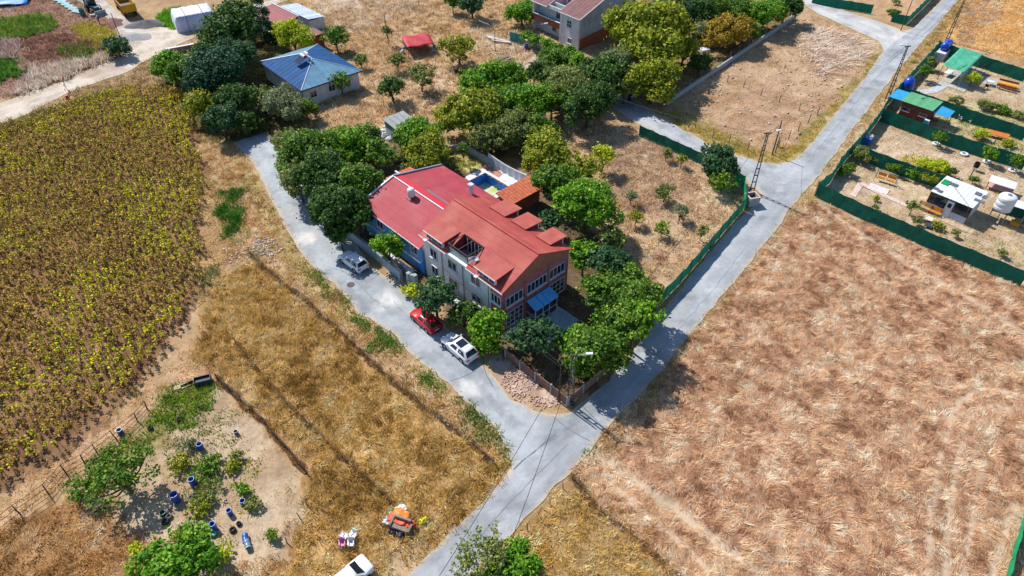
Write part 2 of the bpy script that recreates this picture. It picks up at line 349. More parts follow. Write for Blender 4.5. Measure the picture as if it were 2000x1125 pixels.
def road_mesh(key, name, label, z, ca, cb, stains=()):
    pl = RPOLY[key]; x0, y0 = pl.min(0); x1, y1 = pl.max(0); st = .45
    # a strip grid between the two edges
    n = len(pl); l, r = ROADS[key]; A = resample(poly(l), .5, .12, list(ROADS).index(key)); B = resample(poly(r), .5, .12, list(ROADS).index(key) + 50)
    def arc(a, m):
        d = np.r_[0, np.cumsum(np.hypot(*np.diff(a, axis=0).T))]; t = np.linspace(0, d[-1], m)
        return np.stack([np.interp(t, d, a[:, 0]), np.interp(t, d, a[:, 1])], 1)
    m = int(max(len(A), len(B)) * 1.1); A = arc(A, m); B = arc(B, m); k = 18
    t = np.linspace(0, 1, k)[None, :, None]
    G = A[:, None] * (1 - t) + B[:, None] * t
    x, y = G[..., 0].ravel(), G[..., 1].ravel()
    f = np.clip((fbm(x, y, 4.5, 40, 4) - .3) / .4, 0, 1)[:, None]
    c = np.array(C(*ca)) * f + np.array(C(*cb)) * (1 - f)
    for (u, v, rad, sc) in stains:
        p = P(u, v); d = np.hypot(x - p[0], y - p[1]) / rad + (fbm(x, y, 1.0, 8) - .5) * 1.4
        q = np.clip(1.3 - d, 0, 1)[:, None]; c = c * (1 - q) + np.array(C(*sc)) * q
    # paler wheel tracks worn along the lane, darker patches of old repair
    ttw = np.repeat(np.linspace(0, 1, k)[None], m, 0).ravel()
    for cen in (.32, .68): c = c * (1 + .09 * np.exp(-((ttw - cen) / .07) ** 2) * (.5 + fbm(x, y, 6, 71)))[:, None]
    dk = np.clip((fbm(x, y, 2.2, 90, 4) - .58) / .08, 0, 1)[:, None]; c = c * (1 - .22 * dk)
    # sandy edges where soil is washed onto the asphalt
    tt = np.repeat(np.linspace(0, 1, k)[None], m, 0).ravel(); e = np.minimum(tt, 1 - tt)
    q = np.clip((.10 - e) / .10 + (fbm(x, y, .9, 3) - .5) * 1.1, 0, 1)[:, None] * .75
    for kk_, pp_ in RPOLY.items():
        if kk_ != key: q[inside(pp_, x, y)] = 0
    c = c * (1 - q) + np.array(C(206, 184, 150)) * q
    ii = np.arange(m * k).reshape(m, k)
    F = np.stack([ii[:-1, :-1], ii[:-1, 1:], ii[1:, 1:], ii[1:, :-1]], -1).reshape(-1, 4)
    o = np_obj(name, np.stack([x, y, np.full_like(x, z)], 1), F, M_ROAD, np.minimum(c, .85)); tag(o, label, "road", kind="structure")
    return o
GREY, GREY2 = (186, 188, 189), (160, 162, 164)
road_mesh("main", "road", "pale grey asphalt road running past the green net fences", .016, GREY, GREY2)
road_mesh("front", "front_road", "grey asphalt lane with cars parked beside the red roofed house", .020, (184, 187, 188), (148, 152, 155), ((760, 585, 1.6, (226, 222, 214)), (600, 465, 1.5, (216, 212, 204)), (690, 600, 2.2, (158, 162, 164)), (980, 800, 2.0, (176, 180, 182)), (560, 420, 2.0, (176, 176, 172)), (860, 700, 2.5, (170, 174, 176)), (920, 760, 1.5, (206, 204, 198))))
road_mesh("side", "side_road", "narrow asphalt lane between the orchard lot and the wire fenced lot", .012, GREY, GREY2)
road_mesh("upper", "upper_road", "asphalt lane joining the road near the open green fence corner", .012, (210, 206, 200), (178, 178, 176))
road_mesh("dirt", "dirt_road", "pale dirt road past the sunflower field", .008, (214, 198, 178), (168, 146, 124))
road_mesh("yard", "gravel_yard", "gravel track where the dump truck stands", .004, (206, 194, 180), (160, 148, 138))
# cracks and tar seams on the asphalt, as thin sheets
def seam(pts, wd, name, label, z=.026, colr=(120, 128, 140)):
    A = resample(poly(pts), .5, .1, 3); t = np.gradient(A, axis=0); nrm = np.stack([-t[:, 1], t[:, 0]], 1) / (np.hypot(*t.T)[:, None] + 1e-9)
    ww = wd * (.4 + 1.2 * RNG.random(len(A)))[:, None] / 2
    V = np.vstack([A + nrm * ww, A - nrm * ww]); n = len(A)
    F = np.array([(i, i + 1, i + 1 + n, i + n) for i in range(n - 1)])
    tag(np_obj(name, np.c_[V, np.full(2 * n, z)], F, mat("tar_ditch_shade_%d_%d_%d" % colr, C(*colr), rough=.85)), label, "crack", kind="structure")  # also colours the flat strips painted as ditch shade
seam([(1005,915),(1050,875),(1085,850)], .10, "road_crack", "dark crack across the asphalt at the junction")
seam([(945,700),(950,735),(965,755)], .08, "road_crack", "crack in the lane behind the parked white car", .030)
seam([(770,590),(800,625),(830,655),(850,665)], .06, "road_crack", "long seam in the lane beside the red car", .030, (140, 148, 156))
seam([(1575,320),(1640,240),(1700,165),(1740,120),(1800,60),(1850,10)], .07, "road_crack", "long tar seam along the far end of the road", .030, (150, 158, 168))
seam([(905,1090),(960,1020),(1010,970),(1050,925),(1110,870)], .05, "road_crack", "thin lengthwise crack in the road below the junction", .030, (140, 146, 154))
seam([(1215,770),(1260,715),(1330,640),(1400,555),(1470,470)], .05, "road_crack", "thin lengthwise crack in the road beside the straw field", .030, (150, 155, 162))
seam([(1080,815),(1110,840),(1150,860)], .06, "road_crack", "crack crossing the road at the corner pole", .034, (130, 136, 144))
seam([(880,745),(905,735),(930,725)], .06, "road_crack", "crack across the lane below the white car with sunroof", .034, (140, 144, 150))
seam([(560,395),(585,400),(612,395)], .08, "road_crack", "repair seam across the lane under the overhanging tree", .030, (140, 144, 148))
seam([(640,520),(668,530),(690,545),(720,575),(760,610)], .05, "road_crack", "wandering crack beside the manhole cover", .034, (140, 144, 150))
mh = MB(); mh.lathe([(0, .05), (.42, .05), (.46, .03), (.46, 0)], 20); 
tag(mh.build("manhole_cover", mat("iron", C(120, 100, 92), C(86, 72, 66), 4), loc=P(685, 556, .02)), "round brown manhole cover in the lane below the shaded white car", "manhole")

# ================================================================ GRASS AND CROPS
HOUSEZ = [hpoly([(-.2, -.2), (13.2, -.2), (13.2, 26), (-.2, 26)]), hpoly([(16, 14), (24, 14), (24, 28), (16, 28)]), hpoly([(5, 26), (11.5, 26), (11.5, 31), (5, 31)])]
def scatter(pl, dens, seed=0, avoid_road=True, px=True):
    pts = poly(pl) if px else np.array(pl); a, b = pts.min(0), pts.max(0)
    n = int((b[0] - a[0]) * (b[1] - a[1]) * dens); r = np.random.default_rng(seed)
    x = r.uniform(a[0], b[0], n); y = r.uniform(a[1], b[1], n)
    jx = x + (vnoise(x, y, 1.5, seed) - .5) * 2.2 + r.normal(0, .45, n); jy = y + (vnoise(x, y, 1.5, seed + 3) - .5) * 2.2 + r.normal(0, .45, n)
    m = inside(pts, jx, jy)
    if avoid_road: m &= ~on_road(x + r.normal(0, .22, n), y + r.normal(0, .22, n))
    for hz in HOUSEZ: m &= ~inside(hz, x, y)
    m &= (np.abs(x) < hwf(y) * 1.02) & (y < 168)
    return x[m], y[m]
def blades(name, label, x, y, nb, ln, lean, wd, pal, seed=0, spread=.18, dirscale=1.6, dirw=.75, wind=None, cscale=2.0, cat="grass", z=0., jitter=.22):
    """tufts of nb blades each: one long triangle per blade"""
    r = np.random.default_rng(seed + 100); n = len(x); k = n * nb
    base = 2 * math.pi * (2 * vnoise(x, y, dirscale, seed + 31)) if wind is None else wind + 2.2 * (vnoise(x, y, dirscale, seed + 31) - .5)
    X = np.repeat(x, nb) + r.normal(0, spread, k); Y = np.repeat(y, nb) + r.normal(0, spread, k)
    A = np.repeat(base, nb) * 1.0 + r.normal(0, 1, k) * (1.6 * (1 - dirw) + .25)
    ts = np.repeat(.7 + .6 * r.random(n), nb)
    Ln = r.uniform(ln[0], ln[1], k) * ts; le = r.uniform(lean[0], lean[1], k); W = r.uniform(wd[0], wd[1], k)
    hx = np.cos(A) * np.sin(le) * Ln; hy = np.sin(A) * np.sin(le) * Ln; hz_ = np.cos(le) * Ln
    b = A + math.pi / 2 + r.normal(0, .5, k); px_, py_ = np.cos(b) * W / 2, np.sin(b) * W / 2
    V = np.empty((k, 3, 3)); z0 = z - .03
    V[:, 0] = np.stack([X - px_, Y - py_, np.full(k, z0)], 1); V[:, 1] = np.stack([X + px_, Y + py_, np.full(k, z0)], 1)
    V[:, 2] = np.stack([X + hx, Y + hy, z0 + hz_], 1)
    pal = np.array([C(*p) for p in pal]); 
    t = np.clip((fbm(x, y, cscale, seed + 7, 3) - .25) / .5 + r.normal(0, jitter, n), 0, .999) * (len(pal) - 1)
    i0 = t.astype(int); fr = (t - i0)[:, None]; ct = pal[i0] * (1 - fr) + pal[np.minimum(i0 + 1, len(pal) - 1)] * fr
    cc = np.minimum(np.repeat(ct, nb, 0) * 1.62 * (.6 + .8 * r.random((k, 1))), .88)
    o = np_obj(name, V.reshape(-1, 3), np.arange(3 * k).reshape(-1, 3), M_GRASS, np.repeat(cc, 3, 0))
    return tag(o, label, cat, kind="stuff")
STRAW = [(144,102,74), (184,140,104), (210,170,132), (226,190,156), (198,154,112), (240,212,182)]
x, y = scatter([(1196,832),(1290,730),(1400,596),(1505,474),(1590,392),(2060,572),(2060,1200),(1400,1200),(1330,1125),(1115,930)], 9.0, 1)
# wheel tracks pressed into the straw stay nearly bare
keep = np.ones(len(x), bool)
for pl, wd in TRACKS: keep &= ~((pdist(poly(pl), x, y) < wd * (.28 + .5 * vnoise(x, y, .8, 3))) & (RNG.random(len(x)) < .93))
x, y = x[keep], y[keep]
blades("straw_field", "flattened pale straw grass covering the big field beside the road", x, y, 13, (.32, .70), (.85, 1.38), (.03, .06), STRAW, 1, .17, 1.0, .95, cscale=1.3, jitter=.22)
GOLD = [(142,108,52), (180,144,72), (202,166,92), (218,186,124), (184,148,68), (230,206,158)]
x, y = scatter([(430,545),(490,508),(560,566),(660,648),(800,768),(900,858),(982,900),(982,925),(880,1010),(800,1076),(720,1200),(540,1200),(560,1100),(612,990),(590,880),(480,745),(425,735),(395,690),(400,600)], 8, 2)
blades("golden_grass", "tall golden dry grass between the lane and the vegetable plot", x, y, 15, (.35, .75), (.35, 1.1), (.035, .075), GOLD, 2, .2, 1.2, .5, cscale=2.2, jitter=.25)
x, y = scatter([(1005,1040),(1115,932),(1180,990),(1330,1125),(1390,1200),(900,1200),(945,1110)], 7, 3)
blades("golden_grass", "golden dry grass in the corner plot past the junction", x, y, 12, (.3, .7), (.4, 1.1), (.035, .075), GOLD[1:], 3, .2, 1.2, .5, jitter=.3)
x, y = scatter([(-60,1060),(80,995),(190,965),(250,1040),(320,1080),(420,1125),(560,1100),(540,1200),(-60,1200)], 6, 4)
blades("golden_grass", "rusty dry grass below the rail fence of the vegetable plot", x, y, 12, (.35, .8), (.4, 1.2), (.04, .08), [(136,98,52), (176,132,74), (206,168,118), (190,144,80), (222,196,160)], 4, .22, 1.6, .6)
# verges and rough ground
VERGE = [(150,120,60), (206,170,116), (190,140,80), (214,186,140), (150,140,60)]
x, y = scatter([(385,262),(470,285),(520,380),(575,480),(640,560),(690,620),(780,690),(900,800),(985,880),(985,905),(900,850),(800,760),(660,640),(560,560),(490,505),(440,500),(420,400)], 5, 5)
blades("verge_grass", "dry mixed weeds on the verge along the lane", x, y, 11, (.25, .65), (.4, 1.25), (.04, .09), VERGE, 5, .25, 1.3, .5)
x, y = scatter([(-60,1010),(100,900),(230,800),(330,720),(395,640),(420,740),(300,800),(200,890),(90,990),(-60,1080)], 3.5, 6)
blades("verge_grass", "thin pale grass along the edge of the sunflower field", x, y, 10, (.2, .5), (.5, 1.3), (.04, .08), [(190,150,104), (216,176,134), (176,150,80)], 6, .25)
DRYM = [(160,128,88), (194,162,118), (212,184,146), (182,148,96), (224,202,170)]
x, y = scatter([(620,30),(760,-20),(1040,-30),(1060,60),(1000,180),(860,260),(760,300),(640,250),(620,170),(700,110)], 2.6, 7)
blades("meadow_grass", "dry meadow grass between the blue roofed house and the walnut trees", x, y, 10, (.4, .9), (.5, 1.25), (.06, .14), DRYM, 7, .32, 2.4, .6, cscale=4)
x, y = scatter([(1000,235),(1130,235),(1250,246),(1375,306),(1452,350),(1460,395),(1265,606),(1215,560),(1190,420),(1100,330)], 3.6, 8)
blades("orchard_grass", "pale dry weeds covering the orchard lot inside the green net", x, y, 10, (.3, .8), (.5, 1.3), (.04, .10), [(150,110,78), (196,160,124), (214,184,146), (180,142,104), (222,200,160)], 8, .28, 1.6, .6)
x, y = scatter([(1300,205),(1555,34),(1610,32),(1712,84),(1718,110),(1640,200),(1545,305),(1480,308),(1440,296),(1330,240)], 2.2, 9)
blades("lot_grass", "short dry grass on the lot inside the wire fence", x, y, 9, (.15, .4), (.5, 1.3), (.05, .10), [(150,140,70), (196,160,118), (206,174,138), (176,146,92), (220,192,160)], 9, .3, 2.5, .5, cscale=4, jitter=.3)
x, y = scatter([(1280,222),(1330,215),(1440,275),(1500,300),(1560,275),(1640,190),(1716,100),(1724,112),(1640,212),(1548,318),(1480,316),(1390,285)], 6, 10)
blades("fringe_grass", "yellow green grass fringe along the wire fenced lot", x, y, 9, (.2, .45), (.2, 1.0), (.04, .09), [(196,150,70), (170,150,60), (140,140,50), (206,170,96)], 10, .25)
x, y = scatter([(1842,78),(1870,30),(1905,-40),(2100,-40),(2100,150),(2000,122)], 2.4, 11)
blades("stubble", "golden stubble beyond the allotment fence", x, y, 9, (.25, .6), (.5, 1.3), (.07, .15), [(196,140,74), (222,170,100), (206,150,80), (228,192,140)], 11, .35, 3, .6, cscale=5)
x, y = scatter([(1594,385),(1640,312),(1735,190),(1838,85),(2060,152),(2060,556)], 2.4, 12)
blades("allotment_grass", "sparse dry grass on the allotment soil", x, y, 8, (.12, .35), (.5, 1.3), (.05, .1), [(190,160,116), (206,170,110), (170,160,90), (216,190,150)], 12, .3)
# roadside fringe of the main road
x, y = scatter([(1120,925),(1200,835),(1300,725),(1410,590),(1510,468),(1590,372),(1640,305),(1735,180),(1838,78),(1885,0),(1872,-10),(1830,55),(1720,185),(1600,345),(1500,472),(1400,592),(1290,728),(1195,830),(1110,928),(1130,935),(1215,835),(1308,732),(1418,598),(1520,474)], 11, 13)
blades("roadside_weeds", "green and tan weeds lining the straw side of the road", x, y, 10, (.15, .5), (.3, 1.2), (.04, .09), [(120,130,50), (196,160,100), (176,150,80), (206,176,126)], 13, .25)
x, y = scatter([(1275,615),(1300,598),(1372,512),(1440,432),(1488,390),(1470,385),(1440,415),(1370,495),(1290,590)], 8, 14)
blades("roadside_weeds", "yellow green weeds at the foot of the orchard net", x, y, 9, (.12, .4), (.3, 1.2), (.04, .08), [(150,140,50), (196,160,90), (120,130,50)], 14, .22)
x, y = scatter([(800,1125),(880,1050),(945,990),(990,935),(1004,908),(995,885),(975,905),(960,930),(880,1000),(800,1070),(760,1125)], 9, 15)
blades("roadside_weeds", "golden green weeds along the bottom edge of the golden field", x, y, 10, (.15, .5), (.3, 1.2), (.04, .09), [(140,130,50), (190,140,70), (206,166,96), (120,130,50)], 15, .25)
x, y = scatter([(1180,110),(1240,190),(1300,203),(1550,30),(1560,-30),(1180,-30)], 2.2, 16)
blades("understorey_grass", "tan grass under the trees behind the long wall", x, y, 9, (.25, .6), (.4, 1.2), (.06, .12), [(150,116,70), (190,150,96), (130,120,60), (206,176,130)], 16, .3)
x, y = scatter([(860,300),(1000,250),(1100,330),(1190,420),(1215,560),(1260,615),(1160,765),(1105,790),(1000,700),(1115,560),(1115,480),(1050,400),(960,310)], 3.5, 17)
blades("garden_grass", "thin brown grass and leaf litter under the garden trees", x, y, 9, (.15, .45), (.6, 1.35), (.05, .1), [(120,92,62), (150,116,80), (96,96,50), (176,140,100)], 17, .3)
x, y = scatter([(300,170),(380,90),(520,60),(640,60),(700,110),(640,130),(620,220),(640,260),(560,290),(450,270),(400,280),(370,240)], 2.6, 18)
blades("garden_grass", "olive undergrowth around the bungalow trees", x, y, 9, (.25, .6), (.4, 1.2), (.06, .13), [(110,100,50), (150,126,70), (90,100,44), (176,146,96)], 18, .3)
x, y = scatter([(-40,232),(60,190),(130,182),(250,140),(300,112),(330,150),(360,172),(250,166),(60,228),(-40,262)], 4, 19)
blades("roadside_weeds", "mixed dry weeds between the dirt road and the sunflowers", x, y, 9, (.25, .7), (.3, 1.2), (.06, .13), [(150,120,84), (196,160,116), (130,120,60), (206,180,140)], 19, .3)
x, y = scatter([(-60,-60),(150,-60),(230,55),(258,105),(180,130),(60,178),(-60,212)], 2.2, 20)
blades("rough_weeds", "patchy brown weeds on the rough land beyond the dirt road", x, y, 8, (.2, .6), (.4, 1.3), (.08, .18), [(160,116,96), (190,146,116), (130,96,76), (150,130,70), (206,176,150)], 20, .4, cscale=4)
x, y = scatter([(270,60),(560,-30),(660,-30),(640,60),(520,60),(380,92),(300,110),(340,92),(420,48),(300,50)], 1.6, 21)
blades("rough_weeds", "thin yellow weeds around the white tarp tent and barn", x, y, 8, (.2, .6), (.4, 1.3), (.08, .16), [(190,160,100), (150,140,60), (206,176,120), (226,200,150)], 21, .4, cscale=3)
x, y = scatter([(285,800),(360,760),(425,745),(480,790),(560,890),(592,990),(560,1080),(520,1140),(420,1140),(310,1085),(240,1020),(185,950),(200,890)], 1.6, 22)
blades("plot_litter", "dry stems and clods scattered over the vegetable plot soil", x, y, 5, (.1, .3), (.9, 1.5), (.03, .07), [(150,120,90), (196,166,126), (130,110,70), (120,130,60)], 22, .2)
# green weed patches
def weeds(label, pl, seed, dens=20, pal=((60,104,36), (96,136,50), (126,150,60), (80,120,60)), ln=(.2, .5), name="green_weeds", wd=(.06, .14)):
    x, y = scatter(pl, dens, seed); blades(name, label, x, y, 10, ln, (.2, 1.2), wd, pal, seed, .25, 1.0, .2, cscale=.9, jitter=.35)
weeds("bright green ground cover beside the lane opposite the red car", [(712,642),(742,640),(785,675),(775,690),(730,680)], 30)
weeds("round green weed patch on the verge opposite the white car with sunroof", [(818,730),(845,722),(872,748),(850,758),(822,752)], 31)
weeds("small green weed patch at the lane edge above the ground cover", [(690,618),(712,612),(720,638),(700,642)], 32)
weeds("long green weed strip along the lane below the shaded white car", [(610,520),(632,530),(660,570),(700,612),(670,600),(630,560)], 33, pal=((90,110,44), (130,150,56), (150,150,70), (70,100,44)))
weeds("green grass strip at the junction end of the verge", [(880,780),(915,792),(965,835),(998,880),(995,905),(960,880),(920,830)], 34, pal=((90,120,60), (120,140,70), (160,150,90), (80,110,50)))
weeds("dark green hedge strip beside the straw litter of the sunflower field", [(432,372),(452,370),(468,420),(470,445),(448,465),(436,430)], 35, 14, ((36,92,24), (60,120,34), (90,140,44)), (.4, .9))
weeds("grey green weeds at the tip of the sunflower field", [(400,530),(430,505),(440,530),(410,560),(395,600)], 36, 8, ((96,116,76), (130,136,84), (150,140,84)))
weeds("lush green weeds around the fallen boards of the vegetable plot", [(300,790),(360,756),(425,752),(420,790),(370,830),(300,838)], 37, 12, ((80,120,30), (120,150,40), (150,170,50), (60,100,30)))
weeds("yellow green weeds along the post fence of the vegetable plot", [(170,940),(220,885),(300,835),(310,850),(250,900),(190,960)], 38, 10, ((90,120,30), (140,150,40), (160,160,60), (60,96,30)))
weeds("green weed band in the rough land beyond the dirt road", [(-40,48),(70,30),(108,38),(100,60),(50,72),(-40,82)], 39, 5, ((70,110,40), (110,140,50), (140,150,60)), (.5, 1.1), wd=(.14, .3))
weeds("green weeds near the dirt road at the picture edge", [(-40,125),(32,112),(40,150),(-40,168)], 40, 5, ((70,120,40), (110,150,50), (60,96,40)), (.5, 1.1), wd=(.14, .3))
weeds("green patch below the lone dark tree by the dirt road", [(120,90),(175,85),(178,115),(125,118)], 41, 5, ((90,126,40), (130,146,60), (70,100,40)), (.4, .9), wd=(.14, .3))
weeds("yellow green grass beside the gravel heaps", [(150,45),(195,48),(235,85),(225,110),(195,95),(150,70)], 42, 5, ((190,170,60), (150,150,50), (206,186,80)), (.3, .7), wd=(.12, .25))
weeds("bright green weeds between the gravel heap and the white tarp tent", [(308,32),(340,14),(356,22),(352,52),(325,58)], 43, 7, ((90,150,30), (130,180,40), (70,120,30)), (.5, 1.0), wd=(.14, .3))
weeds("green weeds at the pool lawn behind the crimson roof", [(860,312),(905,300),(950,325),(930,340),(905,335)], 44, 7, ((140,150,50), (206,190,110), (176,170,60)))
weeds("green grass strip beside the road next to the straw field", [(1118,905),(1150,870),(1170,855),(1172,868),(1135,905)], 45, 12, ((70,120,40), (110,150,50), (130,150,60)))
weeds("green growth along the sunflower field's dirt road edge", [(-40,258),(60,226),(200,180),(250,168),(240,185),(100,230),(-40,290)], 46, 4, ((110,120,50), (150,140,60), (90,110,50), (170,150,110)), (.4, .9), wd=(.1, .2))
weeds("pale dry reeds beside the dirt road", [(30,190),(60,140),(120,125),(215,112),(235,120),(130,155),(60,178)], 47, 5, ((206,186,166), (222,206,188), (176,150,130)), (.8, 1.6), "dry_reeds", (.1, .2))
weeds("pale dead reeds in the rough land corner", [(-40,85),(40,78),(30,115),(-40,130)], 48, 4, ((206,186,176), (186,160,150), (150,120,100)), (.6, 1.4), "dry_reeds", (.1, .2))
weeds("purple brown dead weeds on the rough land", [(40,75),(130,65),(215,90),(150,110),(60,118)], 49, 4, ((160,116,96), (130,90,74), (186,146,120), (110,76,60)), (.3, .9), "dry_weeds", (.1, .2))
x, y = scatter([(1555,80),(1590,55),(1640,62),(1690,80),(1680,120),(1640,128),(1605,150),(1580,120)], 3.2, 50)
blades("brush_heap", "wide heap of pale dry brushwood on the wire fenced lot", x, y, 4, (1.4, 3.0), (1.2, 1.48), (.08, .15), [(196,168,144), (230,212,194), (160,128,104)], 50, .7, 5.0, .6, wind=-.7, cat="brushwood")
x, y = scatter([(395,335),(438,378),(450,500),(424,558),(388,600),(394,480)], 5, 51)
blades("stalk_litter", "broken sunflower stalks lying at the field edge", x, y, 3, (1.0, 2.0), (1.4, 1.52), (.03, .055), [(206,166,104), (226,196,140), (160,118,70)], 51, .5, 2, .1, cat="stalks")
x, y = scatter([(1180,300),(1260,255),(1340,300),(1360,360),(1300,420),(1230,400),(1190,360)], 3, 52)
blades("dead_brush", "grey brown dead brush in the middle of the orchard lot", x, y, 6, (.6, 1.3), (.8, 1.4), (.03, .06), [(126,100,86), (160,130,112), (190,164,144)], 52, .35, 1.6, .5, cat="brushwood")

vp = ((120,140,40), (160,160,50), (90,120,36), (190,176,60))
weeds("trailing vines among the barrels of the vegetable plot", [(330,880),(380,885),(430,900),(430,950),(400,1000),(370,985),(360,930)], 80, 5, vp, (.12, .32), "vine_leaves", (.07, .15))
weeds("trailing vines by the grass edge of the vegetable plot", [(445,870),(475,880),(490,940),(505,1000),(480,1010),(455,930)], 81, 5, vp, (.12, .32), "vine_leaves", (.07, .15))
weeds("scattered weeds around the old tyres", [(340,1030),(390,1020),(440,1060),(450,1100),(400,1090)], 82, 4, vp, (.1, .3), "vine_leaves", (.06, .14))
weeds("sparse weeds at the top of the vegetable plot", [(300,840),(350,840),(440,800),(470,850),(400,870),(330,890)], 83, 4, ((120,136,50), (150,150,70), (96,120,50)), (.1, .3), "vine_leaves", (.06, .14))
weeds("green strip between the lane edge and the verge ditch", [(570,462),(590,490),(625,530),(660,575),(700,615),(770,665),(800,700),(870,760),(900,790),(890,795),(850,760),(780,695),(690,630),(620,560),(560,480)], 84, 6, ((120,130,50), (170,150,70), (90,116,44), (196,170,110)), (.15, .4))
# field ditches: flat soil strips painted dark as their shade, with taller grass beside
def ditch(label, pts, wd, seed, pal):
    seam(pts, wd, "ditch_shade", label + ", soil strip painted dark as shade", .004, (96, 70, 46))
    A = resample(poly(pts), .12, .2, seed); r = np.random.default_rng(seed); off = np.array([-.32, .30])
    x = A[:, 0] + off[0] + r.normal(0, .12, len(A)); y = A[:, 1] + off[1] + r.normal(0, .12, len(A)); m = ~on_road(x, y)
    blades("ditch_grass", label + ", tall grass on its bank", x[m], y[m], 10, (.28, .6), (.2, .9), (.03, .06), pal, seed, .1, 1.0, .3)
GB = [(120,84,40), (160,116,58), (186,140,80), (140,100,50)]
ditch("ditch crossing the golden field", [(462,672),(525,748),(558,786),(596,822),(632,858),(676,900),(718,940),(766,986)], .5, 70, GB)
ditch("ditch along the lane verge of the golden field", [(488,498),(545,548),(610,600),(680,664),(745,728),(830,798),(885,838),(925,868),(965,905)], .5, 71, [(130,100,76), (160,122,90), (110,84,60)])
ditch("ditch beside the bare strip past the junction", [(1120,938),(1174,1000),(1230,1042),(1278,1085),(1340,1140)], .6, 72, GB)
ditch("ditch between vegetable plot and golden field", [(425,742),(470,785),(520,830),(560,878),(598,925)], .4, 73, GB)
x, y = scatter([(1760,232),(1840,195),(2040,250),(2040,330),(1850,268)], 3, 74)
blades("vegetable_rows", "low vegetable rows in the upper allotments", x, y, 8, (.15, .4), (.3, 1.2), (.06, .13), [(190,170,110), (120,140,60), (90,120,50), (206,190,140)], 74, .25, jitter=.4)
x, y = scatter([(1770,300),(1840,325),(1850,345),(1760,318)], 9, 75)
blades("flower_row", "yellow flowering vegetable row along the second divider net", x, y, 9, (.2, .5), (.3, 1.2), (.06, .14), [(206,190,40), (150,150,40), (190,176,60)], 75, .25, jitter=.4)
x, y = scatter([(1790,395),(1905,445),(2010,500),(2010,530),(1900,486),(1790,440)], 4, 76)
blades("plot_weeds", "green and pale weeds before the white cabin", x, y, 8, (.12, .35), (.4, 1.2), (.05, .1), [(206,180,130), (150,150,70), (226,206,170), (120,130,60)], 76, .25, jitter=.4)
# sunflower crop: rows of withered plants
def sunflower_mesh(seed):
    r = np.random.default_rng(seed); V = []; F = []; Cc = []
    def quad(p, q, s, t, c): n = len(V); V.extend([p, q, s, t]); F.append((n, n + 1, n + 2, n + 3)); Cc.extend([c] * 4)
    h = 1.35 + .35 * r.random(); lean = np.array([r.normal(0, .12), r.normal(0, .12), 0])
    stem = C(112, 78, 44); top = lean * h + np.array([0, 0, h]); w = .022
    for a in (0, 2.1, 4.2):
        d = np.array([math.cos(a), math.sin(a), 0]) * w; e = np.array([math.cos(a + 2.1), math.sin(a + 2.1), 0]) * w
        quad(d - [0, 0, .03], e - [0, 0, .03], top + e * .7, top + d * .7, stem)
    yel = seed % 8
    for k in range(9):
        f = .62 + .36 * k / 8; a = k * 2.4 + r.random(); L = .16 + .15 * r.random()
        b = lean * h * f + np.array([0, 0, h * f]); d = np.array([math.cos(a), math.sin(a), -.25 - .5 * r.random()]) * L; s = np.array([-math.sin(a), math.cos(a), 0]) * L * .36
        pal = [(214, 206, 24), (186, 180, 30), (146, 150, 36), (150, 120, 48), (190, 154, 72), (100, 74, 40)]
        lo, hi = ((0, 3), (0, 3), (1, 4), (2, 6), (3, 6), (1, 5), (3, 6), (2, 5))[yel]
        if f < .7: lo, hi = max(lo, 2), 6
        c = C(*pal[r.integers(lo, hi)]); quad(b, b + d * .5 + s, b + d, b + d * .5 - s, c)
    a = r.random() * 6.28; n_ = np.array([math.cos(a) * .8, math.sin(a) * .8, -.5]); n_ /= np.linalg.norm(n_)
    uu = np.cross(n_, [0, 0, 1]); uu /= np.linalg.norm(uu); vv = np.cross(n_, uu); hc = top + n_ * .1; rr = .13
    pc = C(*((176, 150, 70), (150, 112, 66), (196, 170, 90))[r.integers(0, 3)])
    hex_ = [hc + (uu * math.cos(k * math.pi / 3) + vv * math.sin(k * math.pi / 3)) * rr for k in range(6)]
    quad(hex_[0], hex_[1], hex_[2], hex_[3], pc); quad(hex_[0], hex_[3], hex_[4], hex_[5], pc)
    return np.array(V), np.array(F), np.minimum(np.array(Cc) * 1.6, .88)
SUNV = [sunflower_mesh(s) for s in range(24)]
rd = R(118); ax = np.array([math.cos(rd), math.sin(rd)]); ay = np.array([-ax[1], ax[0]])
sp_ = poly([(-60,268),(60,240),(190,195),(260,180),(360,182),(380,260),(394,330),(392,480),(384,560),(364,618),(292,715),(222,795),(104,885),(-60,985)])
ctr = sp_.mean(0); uu, vv = np.meshgrid(np.arange(-75, 75, .74), np.arange(-75, 75, .30))
uu = uu.ravel() + RNG.normal(0, .045, uu.size); vv = vv.ravel() + RNG.normal(0, .12, vv.size)
sx = ctr[0] + ay[0] * uu + ax[0] * vv; sy = ctr[1] + ay[1] * uu + ax[1] * vv
m = inside(sp_, sx + (vnoise(sx, sy, 2, 4) - .5) * 2, sy) & (np.abs(sx) < hwf(sy) * 1.0) & (RNG.random(len(sx)) < .80 - .25 * np.clip((60 - sy) / 25, 0, 1)); sx, sy = sx[m], sy[m]
yl = fbm(sx, sy, 6.0, 61, 4) + RNG.normal(0, .07, len(sx))
var = np.where(yl > .53, RNG.integers(0, 3, len(sx)), np.where(yl > .45, RNG.integers(2, 5, len(sx)), RNG.integers(3, 8, len(sx)))) + 8 * RNG.integers(0, 3, len(sx))
order = np.argsort(np.hypot(sx * .5 + 14, sy)); near = [i for i in order if abs(sx[i]) < (sy[i] * _cp + CAMH * _sp) * .72][:300]; isnear = np.zeros(len(sx), bool); isnear[near] = True
SV, SF, SC, off = [], [], [], 0
ang = RNG.random(len(sx)) * 6.28; scl = .8 + .4 * RNG.random(len(sx))
